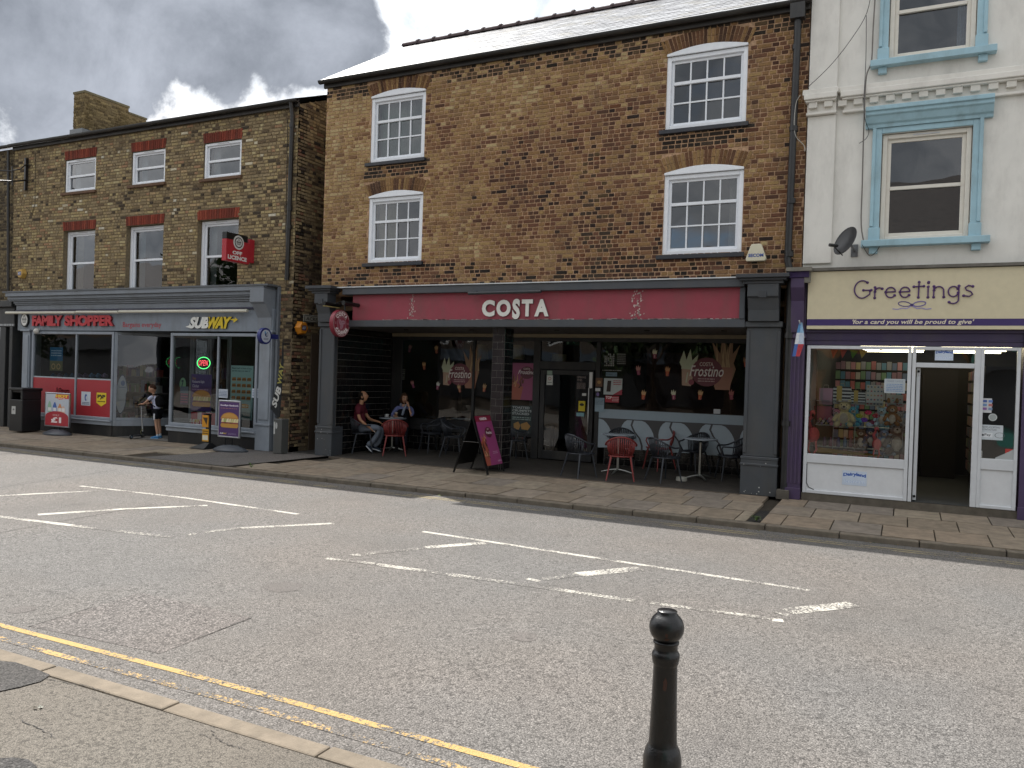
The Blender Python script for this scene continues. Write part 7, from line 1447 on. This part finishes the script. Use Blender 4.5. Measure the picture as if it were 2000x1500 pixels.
for px, col in ((1630, '96402f'), (1648, 'a3402f'), (1668, '4f7a2a'), (1686, 'a89348')):
    a, c, d = F(px-8, 679 if px < 1660 else 682, yf2), F(px+9, 680 if px < 1660 else 685, yf2), F(px-3, 700, yf2); MB(col).face([d, c, a]).build('bunting_flag', 'cloth', bt)
p = Panel((0, yw+.006, 0)); u = pr(1727, 1768, 740, 768, yw); nt_ = thing('window_notice', 'white notice with blue print stuck inside the card shop window', 'notice', (u[0], yw, u[2])); p.N = Vector((0, -1, 0)); p.rect(*u, 'a9b2b8'); w_ = u[1]-u[0]; p.text('YANKEE CANDLE', u[0]+.03, u[1]-.03, u[3]-.05, u[3]-.02, '7f8894', .01); p.lines(u[0]+.03, u[1]-.03, u[2]+.02, u[3]-.07, 5, '5f7fb0', .35); p.build('paper', nt_)
u = pr(1728, 1752, 847, 872, 13.68); p = Panel((0, 13.68, 0)); tag(MB('8a97a0').box(u[0], u[1], 13.68, 13.685, u[2], u[3]).build('price_card', 'print'), 'pale blank card standing behind the soft toys in the window', 'card')
# ================================================================== people
def skin_body(name, parent, chains, col, mat='skin', sub=2):
    """chains: list of [(x,y,z,r), ...]; a chain starting with an int continues from that vertex index"""
    vs, es, rs, roots = [], [], [], set()
    idx = {}
    for ch3 in chains:
        prev = None
        for pt in ch3:
            if isinstance(pt, str): prev = idx[pt]; continue
            key = pt[4] if len(pt) > 4 else None
            vs.append(pt[:3]); rs.append(pt[3]); i = len(vs)-1
            if prev is None: roots.add(i)
            if key: idx[key] = i
            if prev is not None: es.append((prev, i))
            prev = i
    me = bpy.data.meshes.new(name); me.from_pydata(vs, es, []); o = bpy.data.objects.new(name, me); COL.objects.link(o)
    sm = o.modifiers.new('skin', 'SKIN'); sm.use_smooth_shade = True; sm.branch_smoothing = .6
    sl_ = me.skin_vertices[0].data
    for i, r_ in enumerate(rs): sl_[i].radius = (r_, r_) if not isinstance(r_, tuple) else r_; sl_[i].use_root = (i in roots)
    ss = o.modifiers.new('sub', 'SUBSURF'); ss.levels = sub; ss.render_levels = sub+1
    dg = bpy.context.evaluated_depsgraph_get(); m2 = bpy.data.meshes.new_from_object(o.evaluated_get(dg)); o.modifiers.clear(); o.data = m2; m2.name = name
    if mat == 'cloth':
        for v in m2.vertices: c = v.co; v.co += v.normal*(.007*noise.noise(Vector((c.x*14, c.y*14, c.z*26)))+.004*noise.noise(Vector((c.x*40+c.z*20, c.y*40, c.z*30))))
    a = m2.attributes.new('bc', 'FLOAT_COLOR', 'FACE'); c = hx(col); a.data.foreach_set('color', [*c, 1]*len(m2.polygons)); m2.materials.clear(); m2.materials.append(MAT[mat])
    m2.polygons.foreach_set('use_smooth', [True]*len(m2.polygons)); o.parent = parent
    return o
def head(parent, c, rot, s=1.0, skin='b08468', hair='2a211c', style='short'):
    """face looks along +x before rotation; c = centre of the skull"""
    Mx = Matrix.Translation(c) @ rot
    def fn(d, p):
        x, y, z = p
        if d.z < -.1: x *= 1-.10*abs(d.z); y *= 1-.34*abs(d.z)
        f = max(0, d.x)
        nose = math.exp(-((y/.016)**2+((z+.012)/.028)**2))*(.028 if f > .4 else 0)
        if f > .4:
            x += nose; x -= .010*math.exp(-(((abs(y)-.030)/.016)**2+((z-.018)/.012)**2))
            x += .006*math.exp(-((y/.028)**2+((z+.058)/.008)**2)); x += .010*math.exp(-((y/.022)**2+((z+.088)/.018)**2))
        return Vector((x, y, z))
    b = MB(skin); b.ell((0, 0, 0), (.098*s, .075*s, .118*s), 28, 22, fn)
    for e in (-1, 1): b.ell((-.005, e*.076*s, -.012), (.020, .009, .032), 10, 6)
    n0 = len(b.f); 
    for e in (-1, 1): b.C('e0d8d0').ell((.083*s, e*.030*s, .018*s), (.010, .013, .007), 8, 6); b.C('2a1c14').ell((.0905*s, e*.030*s, .018*s), (.005, .006, .006), 8, 5); b.C(hair).ell((.086*s, e*.030*s, .036*s), (.010, .018, .004), 8, 4)
    b.C('8e4f48').ell((.085*s, 0, -.058*s), (.010, .022, .006), 10, 5)
    o = b.build('head', 'skin', parent, smooth='full', M=Mx)
    hb = MB(hair)
    if style == 'short':
        def hf(d, p): k = 1.0 if (d.z > .25-.9*max(0, -d.x-.0) and not (d.x > .35 and d.z < .78)) else .90; k = 1.05 if k == 1.0 else k; return p*k+Vector((-.006, 0, .004))*(1 if k > 1 else 0)
        hb.ell((-.006, 0, .010), (.100*s, .078*s, .118*s), 28, 22, hf)
    elif style == 'balding':
        def hf(d, p): k = 1.045 if (d.x < .28 and -.55 < d.z and (d.z < .75 or d.x < -.1)) else .92; return p*k
        hb.ell((-.005, 0, .006), (.099*s, .077*s, .118*s), 28, 22, hf)
    else:
        def hf(d, p):
            k = 1.09 if not (d.x > .45 and d.z < .6) else .92
            q = p*k
            if d.z < -.1 and d.x < .45: q = Vector((q.x*1.02-.008, q.y*1.25, q.z*1.25))
            return q+Vector((0, 0, .003*math.sin(9*d.y)))
        hb.ell((-.008, 0, .006), (.100*s, .080*s, .118*s), 28, 22, hf)
    hb.build('hair', 'cloth', o, smooth='full'); return o
def hand_chains(w_, d, palm, s=1.0, curl=.5, tag_='w', thumb=1, spread=.3):
    """from wrist point w_ along d; palm = palm normal; returns finger chains rooted in the palm"""
    d = Vector(d).normalized(); n = Vector(palm); n = (n-d*n.dot(d)).normalized(); side = d.cross(n)*thumb; w_ = Vector(w_)
    k = lambda v, r_, key=None: (v.x, v.y, v.z, r_) if key is None else (v.x, v.y, v.z, r_, key)
    pc = w_+d*.05*s; out = [[tag_, k(pc, .024*s, tag_+'p')]]
    for i, (off, L_) in enumerate(((-1.0, .062), (-.33, .074), (.33, .070), (1.0, .055))):
        base = w_+d*.085*s+side*off*-.021*s; dd = (d+side*(-off*.10*spread)+n*curl*.45).normalized(); d2 = (d+n*curl*1.5).normalized(); d3 = (d*.7+n*curl*2.2).normalized()
        a = base; b_ = a+dd*L_*.45*s; c = b_+d2*L_*.32*s; e = c+d3*L_*.26*s
        out.append([tag_+'p', k(a, .0095*s), k(b_, .0088*s), k(c, .0080*s), k(e, .0066*s)])
    a = w_+d*.03*s+side*.026*s; b_ = a+(d*.7+side*.7+n*.3).normalized()*.03*s; c = b_+(d*.95+side*.1+n*.5).normalized()*.028*s
    out.append([tag_+'p', k(a, .012*s), k(b_, .0105*s), k(c, .008*s)]); return out
def shoe(parent, heel, toe, col, sole='c9ccd2', up=None, s=1.0):
    heel, toe = Vector(heel), Vector(toe); d = (toe-heel); L_ = d.length; d.normalize(); up = Vector(up or (0, 0, 1)); up = (up-d*up.dot(d)).normalized(); sd_ = d.cross(up); prof = [(0, .030, .060), (.12, .038, .075), (.30, .040, .085), (.50, .040, .060), (.72, .047, .045), (.90, .040, .036), (1.0, .018, .022)]; n = 12; vs = []; fs = []
    for t, hw, hh in prof:
        for j in range(n):
            a = 2*math.pi*j/n; y = math.cos(a)*hw*s; z = (math.sin(a)*.5+.5)*hh*s; vs.append(heel+d*L_*t+sd_*y+up*(z+.012*s))
    for i in range(len(prof)-1):
        for j in range(n): fs.append((i*n+j, i*n+(j+1) % n, (i+1)*n+(j+1) % n, (i+1)*n+j))
    fs.append(tuple(range(n-1, -1, -1))); fs.append(tuple((len(prof)-1)*n+j for j in range(n)))
    b = MB(col).mesh(vs, fs); o = b.build('shoe', 'cloth', parent, smooth='full')
    P_ = [(0, .034), (.12, .042), (.30, .043), (.50, .043), (.72, .050), (.90, .044), (1.0, .022)]; poly = [(t*L_, w2*s) for t, w2 in P_]+[(t*L_, -w2*s) for t, w2 in reversed(P_)]
    MB(sole).prism(poly, heel, d, sd_, up, 0, .020*s).build('sole', 'plastic', o); return o
def v4(v, r_, k=None): return (v[0], v[1], v[2], r_) if k is None else (v[0], v[1], v[2], r_, k)
Rz, Ry = lambda a: Matrix.Rotation(rad(a), 4, 'Z'), lambda a: Matrix.Rotation(rad(a), 4, 'Y')
# --- man, seated facing right, leaning back in the chair; local +x is where he faces
g = G(706, 884, .03); man = thing('person', 'seated man in maroon T-shirt and grey trousers holding a cigarette on his thigh', 'person', (0, 0, 0))
SKM = 'a97c5e'
arm_n = [(-.02, -.18, .99, .042, 'sh'), (-.00, -.235, .86, .042), (.04, -.25, .74, .038), (.13, -.24, .66, .033), (.22, -.20, .585, .024), (.25, -.185, .565, .022, 'wn')]
arm_f = [(-.02, .18, .99, .042), (.06, .235, .84, .042), (.14, .24, .73, .037), (.26, .18, .70, .030), (.36, .13, .685, .023), (.385, .12, .68, .022, 'wf')]
ch_m = [[(0, 0, .56, .09, 'pel'), (-.03, 0, .72, .09), (-.04, 0, .88, .09, 'ch'), (-.02, 0, 1.01, .07, 'nk'), (.0, 0, 1.08, .056), (.015, 0, 1.13, .054), (.025, 0, 1.19, .052)],
        ['nk']+arm_n, ['nk']+arm_f]+hand_chains((.25, -.185, .565), (.6, .2, -.7), (.5, .4, .5), curl=.5, tag_='wn', thumb=-1)+hand_chains((.385, .12, .68), (.8, -.2, -.45), (0, 0, -1), curl=.35, tag_='wf')
skin_body('body', man, ch_m, SKM)
skin_body('tshirt', man, [[(0, 0, .56, .135, 'p'), (-.02, 0, .68, .152), (-.035, 0, .80, .150), (-.04, 0, .92, .150), (-.02, 0, 1.01, .115, 'n'), (-.005, 0, 1.075, .066)], ['n', (-.02, -.09, 1.02, .100), (-.02, -.18, .985, .082), (-.005, -.232, .89, .058), (.01, -.245, .83, .056)], ['n', (-.02, .09, 1.02, .100), (-.02, .18, .985, .082), (.04, .23, .89, .058), (.07, .238, .83, .055)]], '57202b', 'cloth')
MB('57202b').ell((-.02, 0, .955), (.118, .165, .115), 20, 12).build('tshirt_yoke', 'cloth', man, smooth='full')
skin_body('trousers', man, [[(-.05, 0, .53, .135, 'p'), (.03, 0, .535, .125, 'q')], ['q', (.10, -.10, .54, .098), (.28, -.12, .565, .082), (.45, -.10, .56, .070), (.42, -.09, .44, .066), (.30, -.08, .26, .062), (.18, -.08, .16, .062)], ['q', (.10, .10, .54, .098), (.28, .10, .55, .082), (.46, .06, .52, .070), (.46, .04, .40, .066), (.40, .02, .22, .060), (.30, 0, .14, .06)]], '6c7480', 'cloth')
shoe(man, (.16, -.08, .15), (.30, -.09, -.01+.03), '2b3644', 'c3c9d0', (.6, 0, .8)); shoe(man, (.27, .02, .09), (.47, .02, .035), '2b3644', 'c3c9d0', (.25, 0, 1))
head(man, Vector((.04, 0, 1.235)), Matrix.Rotation(rad(-6), 4, 'Z') @ Matrix.Rotation(rad(-12), 4, 'Y'), skin=SKM, hair='1d1815', style='balding')
man.location = (g.x-.05, g.y, fz_(g.y)); man.rotation_euler = (0, 0, rad(24))
b = MB('d8d8d4'); b.tube([(.335, -.17, .50), (.375, -.20, .47)], .005, 6); o = b.build('cigarette', 'matte', None); o.location = man.location; o.rotation_euler = man.rotation_euler; tag(o, 'white cigarette between the fingers of the man in maroon', 'cigarette')
# --- woman, behind the table facing the street, elbow on the table, hand to her face
gw = Vector((tabloc[0].x+.02, tabloc[0].y+.42, 0)); wo = thing('person', 'seated woman in lilac top, dark gilet and scarf with her hand raised to her face', 'person', (0, 0, 0)); SKW = 'b58a70'
# local +x = towards the street
ch_w = [[(0, 0, .55, .08), (.03, 0, .70, .08), (.06, 0, .86, .08), (.09, 0, .96, .06, 'nk'), (.10, 0, 1.03, .045), (.11, 0, 1.08, .043)],
        ['nk', (.08, -.16, .95, .043), (.14, -.22, .84, .038), (.26, -.24, .775, .034), (.36, -.17, .775, .024), (.39, -.15, .775, .020, 'wr')],
        ['nk', (.08, .16, .95, .043), (.14, .21, .86, .037), (.26, .20, .78, .034), (.26, .155, .90, .026), (.24, .13, .985, .020, 'wl')]]
ch_w += hand_chains((.39, -.15, .775), (1, .2, -.02), (0, 0, -1), .92, .2, 'wr')+hand_chains((.24, .13, .985), (-.08, -.35, .9), (-.7, -.4, -.2), .92, .35, 'wl')
skin_body('body', wo, ch_w, SKW)
skin_body('sleeves', wo, [[(.085, 0, .90, .10), (.09, 0, .95, .085, 'n'), (.08, -.15, .95, .055), (.14, -.22, .84, .047), (.26, -.24, .778, .044), (.34, -.185, .775, .034)], ['n', (.08, .15, .95, .055), (.14, .21, .86, .047), (.26, .20, .785, .044), (.262, .18, .84, .036)]], '7279a8', 'cloth')
skin_body('gilet', wo, [[(0, 0, .52, .135, 'p'), (.02, 0, .64, .132), (.045, 0, .78, .132), (.06, 0, .87, .128), (.065, 0, .93, .085, 'n')], ['n', (.07, -.10, .985, .056), (.07, -.145, .965, .05)], ['n', (.07, .10, .985, .056), (.07, .145, .965, .05)]], '17171c', 'cloth')
skin_body('scarf', wo, [[(.17, -.05, 1.0, .025), (.13, -.075, 1.03, .028), (.05, -.05, 1.05, .028), (.03, .0, 1.055, .028), (.05, .05, 1.05, .028), (.13, .07, 1.02, .028), (.20, .03, .96, .030), (.215, .0, .86, .030), (.205, -.02, .78, .026)]], '8a94a6', 'cloth')
skin_body('trousers', wo, [[(0, 0, .52, .125, 'q')], ['q', (.12, -.09, .50, .080), (.40, -.10, .49, .062), (.42, -.10, .25, .05), (.40, -.10, .10, .045)], ['q', (.12, .09, .50, .080), (.40, .09, .49, .062), (.42, .09, .25, .05), (.40, .09, .10, .045)]], '1c1e26', 'cloth')
shoe(wo, (.36, -.10, .0), (.58, -.11, 0), '1a1a1c', '2a2a2a'); shoe(wo, (.36, .09, .0), (.58, .10, 0), '1a1a1c', '2a2a2a')
head(wo, Vector((.135, .01, 1.17)), Matrix.Rotation(rad(22), 4, 'Z') @ Matrix.Rotation(rad(12), 4, 'Y'), .96, SKW, '4a3426', 'bob')
b = MB('8d99ad'); b.lathe([(.026, 0), (.026, .02)], (.242, .135, .955), 12); b.build('bracelet', 'metal', wo, smooth=True)
wo.location = (gw.x, gw.y, fz_(gw.y)); wo.rotation_euler = (0, 0, rad(-62))
# --- boy with a scooter at the shop entrance, seen from behind
gb = G(304, 856, .01); boy = thing('person', 'boy in white polo and dark shorts with black backpack pushing a scooter', 'person', (0, 0, 0)); SKB = 'b38a72'; hB = (F(303, 752, gb.y).z)/1.42
k_ = hB
def sc4(ch3): return [[(p if isinstance(p, str) else tuple([p[0]*k_, p[1]*k_, p[2]*k_, p[3]*k_]+list(p[4:]))) for p in c] for c in ch3]
# local +x = where he faces, slightly bent forward
bc = [[(0, 0, .76, .07), (.02, 0, .88, .06), (.07, 0, 1.02, .06), (.11, 0, 1.12, .045, 'nk'), (.13, 0, 1.17, .038), (.15, 0, 1.21, .037)],
      [(0, 0, .76, .08, 'pl'), (.0, -.085, .70, .065), (.02, -.09, .44, .042), (.015, -.095, .38, .043), (-.02, -.095, .22, .044), (-.03, -.095, .08, .028)], ['pl', (0, .085, .70, .065), (-.03, .10, .44, .042), (-.03, .10, .38, .043), (-.07, .10, .22, .044), (-.08, .10, .08, .028)],
      ['nk', (.11, .13, 1.09, .036), (.20, .18, .98, .030), (.32, .16, .90, .026), (.42, .10, .90, .018, 'wl')], ['nk', (.11, -.13, 1.09, .036), (.20, -.20, .98, .030), (.33, -.18, .92, .026), (.42, -.08, .90, .018, 'wr')]]
hc = hand_chains((.42, .10, .90), (1, -.2, -.35), (0, 0, -1), .85, .6, 'wl')+hand_chains((.42, -.08, .90), (1, .2, -.35), (0, 0, -1), .85, .6, 'wr')
body = skin_body('body', boy, sc4(bc)+sc4(hc), SKB)
skin_body('polo_shirt', boy, sc4([[(0, 0, .74, .105, 'p'), (.02, 0, .86, .105), (.06, 0, .98, .108), (.10, 0, 1.09, .09, 'n'), (.12, 0, 1.145, .055)], ['n', (.11, .075, 1.11, .065), (.11, .13, 1.09, .050), (.18, .17, 1.01, .046)], ['n', (.11, -.075, 1.11, .065), (.11, -.13, 1.09, .050), (.18, -.19, 1.01, .046)]]), 'bfc4dc', 'cloth')
skin_body('shorts', boy, sc4([[(0, 0, .76, .108, 'p')], ['p', (.0, -.085, .70, .085), (.01, -.092, .56, .080), (.012, -.095, .50, .080)], ['p', (0, .085, .70, .085), (-.015, .10, .56, .080), (-.02, .10, .50, .080)]]), '14151c', 'cloth')
b = MB('c9ccd4')
for s in (-1, 1): b.box(-.02*k_+(.0 if s < 0 else -.02), .02*k_+(.0 if s < 0 else -.02), s*.174*k_, s*.182*k_, .50*k_, .66*k_)
b.build('side_stripe', 'cloth', boy)
skin_body('backpack', boy, sc4([[(-.09, 0, .82, .115), (-.075, 0, .92, .135), (-.04, 0, 1.04, .125), (.0, 0, 1.13, .085)]]), '0e0e11', 'cloth')
b = MB('101014')
for s in (-1, 1): b.tube([(.0*k_, s*.07*k_, 1.16*k_), (.12*k_, s*.095*k_, 1.17*k_), (.19*k_, s*.12*k_, 1.04*k_), (.12*k_, s*.135*k_, .90*k_), (.0, s*.12*k_, .84*k_)], .014, 6)
b.build('backpack_straps', 'cloth', boy, smooth='full')
for s, dx in ((-1, 0), (1, -.05)): shoe(boy, ((-.075+dx)*k_, s*.097*k_, .0), ((.155+dx)*k_, s*.105*k_, .0), '4a80b0', '6fa0c8', s=.85)
for s, dx in ((-1, -.03), (1, -.08)): MB('c3cdd8').lathe([(.032*k_, 0), (.031*k_, .05)], ((dx)*k_, s*.097*k_, .065), 10).build('sock', 'cloth', boy)
head(boy, Vector((.175, 0, 1.30))*k_, Matrix.Rotation(rad(20), 4, 'Z') @ Matrix.Rotation(rad(25), 4, 'Y'), .95*k_, SKB, '3f2a20', 'short')
hd = 196
boy.location = (gb.x+.02, gb.y+.02, .01); boy.rotation_euler = (0, 0, rad(hd))
# scooter under his hands
dv = Vector((math.cos(rad(hd)), math.sin(rad(hd)), 0)); sv = Vector((-dv.y, dv.x, 0)); c0 = Vector((boy.location.x, boy.location.y, 0))
sct = thing('scooter', 'small silver kick scooter held by the boy at the shop entrance', 'scooter', tuple(c0+dv*.5*k_))
hb_ = c0+dv*.49*k_+Vector((0, 0, .87*k_)); gr_ = G(287, 855, .09); wh = Vector((c0.x+dv.x*.42*k_, c0.y+dv.y*.42*k_, .06))
b = MB('b9bcc0'); b.tube([hb_, hb_+(wh-hb_)*.55], .013, 8); b.tube([hb_+(wh-hb_)*.5, wh+Vector((0, 0, .10))], .018, 8); b.build('steering_column', 'metal', sct, smooth=True)
b = MB('1a1a1c'); b.tube([hb_-sv*.17, hb_+sv*.17], .014, 8); b.build('handlebar', 'plastic', sct, smooth=True)
e0 = G(256, 854, .05); e1 = Vector((wh.x, wh.y, .06)); dd_ = (Vector((e0.x, e0.y, .05))-e1); dd_.z = 0
b = MB('2a2a2e'); dn = dd_.normalized(); sn_ = Vector((-dn.y, dn.x, 0)); A = e1+dn*.1; B = e1+dd_*.85
b.mesh([A-sn_*.05, A+sn_*.05, B+sn_*.05, B-sn_*.05, A-sn_*.05+Vector((0, 0, .03)), A+sn_*.05+Vector((0, 0, .03)), B+sn_*.05+Vector((0, 0, .03)), B-sn_*.05+Vector((0, 0, .03))], [(0, 3, 2, 1), (4, 5, 6, 7), (0, 1, 5, 4), (1, 2, 6, 5), (2, 3, 7, 6), (3, 0, 4, 7)]); b.build('deck', 'plastic', sct)
for cpt in (e1, e1+dd_):
    b = MB('101012'); P_ = [(.052*math.cos(i*math.pi/10), .052*math.sin(i*math.pi/10)) for i in range(20)]; b.prism(P_, (cpt.x, cpt.y, .055), dn, Z3, sn_, -.014, .014); wl2 = b.build('wheel', 'plastic', sct); b = MB('c9c9c6'); b.prism([(x*.5, y*.5) for x, y in P_], (cpt.x, cpt.y, .055), dn, Z3, sn_, -.017, .017); b.build('hub', 'metal', wl2)
b = MB('b5b58a'); b.tube([wh+dn*.05+Vector((0, 0, .02)), wh+dn*.09+Vector((0, 0, .10)), wh+Vector((0, 0, .17))], .010, 6); b.build('fork', 'metal', sct)
# ================================================================== the other side of the street, which the windows mirror
def opp(name, label, x0, x1, y, h, col, mat, roofh, wcol='c9c9c6', n=3, trim=None, rcol='5a5450'):
    t = thing(name, label, 'building', ((x0+x1)/2, y, 0)); hs_ = []
    for k in range(n):
        for z in (3.7, 6.2):
            if z+1.5 < h: xc_ = x0+(x1-x0)*(k+.5)/n; hs_.append((xc_-.5, xc_+.5, z, z+1.5))
    b = MB(col); walls(b, x0, x1, 0, h, hs_, (0, y, 0), X0, Z3, (0, 1, 0)); b.box(x0, x0+.3, y-8, y-.3, 0, h); b.box(x1-.3, x1, y-8, y-.3, 0, h); b.box(x0+.3, x1-.3, y-8.3, y-8, 0, h); b.build('wall', mat, t)
    b = MB(rcol); b.prism([(.3, h), (-8.6, h), (-4.1, h+roofh)], (x0-.1, y, 0), (0, 1, 0), Z3, (1, 0, 0), 0, x1-x0+.2); b.build('roof', 'slate', t)
    for a, c, d, e in hs_:
        b = MB(wcol); rect_ring(b, a, c, d, e, .07, y-.12, y-.04); b.box(a, c, y-.10, y-.05, (d+e)/2-.03, (d+e)/2+.03); b.box((a+c)/2-.015, (a+c)/2+.015, y-.09, y-.06, d, e); f = b.build('window', 'plastic', t); MB('20242a').box(a+.07, c-.07, y-.18, y-.14, d, e).build('pane', 'gloss', f)
    b = MB(trim or '3a3c40'); b.box(x0+.1, x1-.1, y+.001, y+.25, 2.7, 3.3); b.C('1c1e22').box(x0+.4, x1-.4, y+.001, y+.06, .5, 2.7); b.build('shopfront', 'paint', t)
opp('opposite_building', 'turquoise painted house across the street mirrored in the card shop side light', 2.1, 9, -7.0, 7.2, '3f9a8a', 'render', 2.4, n=3)
opp('opposite_building', 'orange brown brick house across the street mirrored in the card shop window', -3.2, 2.0, -7.0, 7.6, '8f5f3c', 'brick', 3.0, n=3)
opp('opposite_building', 'grey brown terrace across the street mirrored in the coffee shop windows', -25, -3.3, -7.6, 6.0, '5a5148', 'brick', 2.4, n=9, trim='46525e')
opp('opposite_building', 'long dark brick terrace at the far left across the street', -72, -36, -7.5, 6.4, '55463a', 'brick', 2.6, n=12)
def tree(x, y, h, r_, label, seed):
    rr = random.Random(seed); t = thing('street_tree', label, 'tree', (x, y, 0)); b = MB('4a3d30'); b.tube([(x, y, 0), (x+.1, y, h*.4), (x, y, h*.75)], [.22, .16, .06], 8)
    for k in range(6): a = k*1.05; b.tube([(x, y, h*(.35+.05*k)), (x+r_*.6*math.cos(a), y+r_*.6*math.sin(a), h*(.55+.05*k))], [.08, .02], 6)
    b.build('trunk', 'slab', t); b = MB()
    cl = [(rr.gauss(0, .45)*r_, rr.gauss(0, .45)*r_, h*.68+rr.gauss(0, .16)*h, rr.uniform(.5, 1.0)) for k in range(26)]
    for k in range(7000):
        c = rr.choice(cl); d = Vector((rr.gauss(0, 1), rr.gauss(0, 1), rr.gauss(0, .8))).normalized()*c[3]*rr.uniform(.6, 1.05); p_ = Vector((x+c[0], y+c[1], c[2]))+d; u_ = Vector((rr.gauss(0, 1), rr.gauss(0, 1), rr.gauss(0, 1))).normalized()*.15; v_ = u_.orthogonal().normalized()*.09
        b.C(rr.choice(['2f4222', '3a5028', '2a3a20', '4a5f30', '35482a'])); b.face([p_-u_, p_-v_, p_+u_, p_+v_])
    b.build('crown', 'leaf', t, kind='stuff')
for x, y, h, r_, lab, k in ((-7.0, -5, 7.2, 2.9, 'broad green tree across the street mirrored in the coffee shop window', 1), (-10.8, -6, 7.5, 2.6, 'second green tree across the street beside the grey brown terrace', 3), (-29, -5, 8.5, 3.2, 'tall green tree across the street between the two brick terraces', 2), (-34, -6, 7.5, 3.0, 'green tree across the street at the end of the dark terrace', 4), (-48, -3.5, 7, 2.8, 'green tree standing before the dark terrace far along the street', 6)): tree(x, y, h, r_, lab, k)
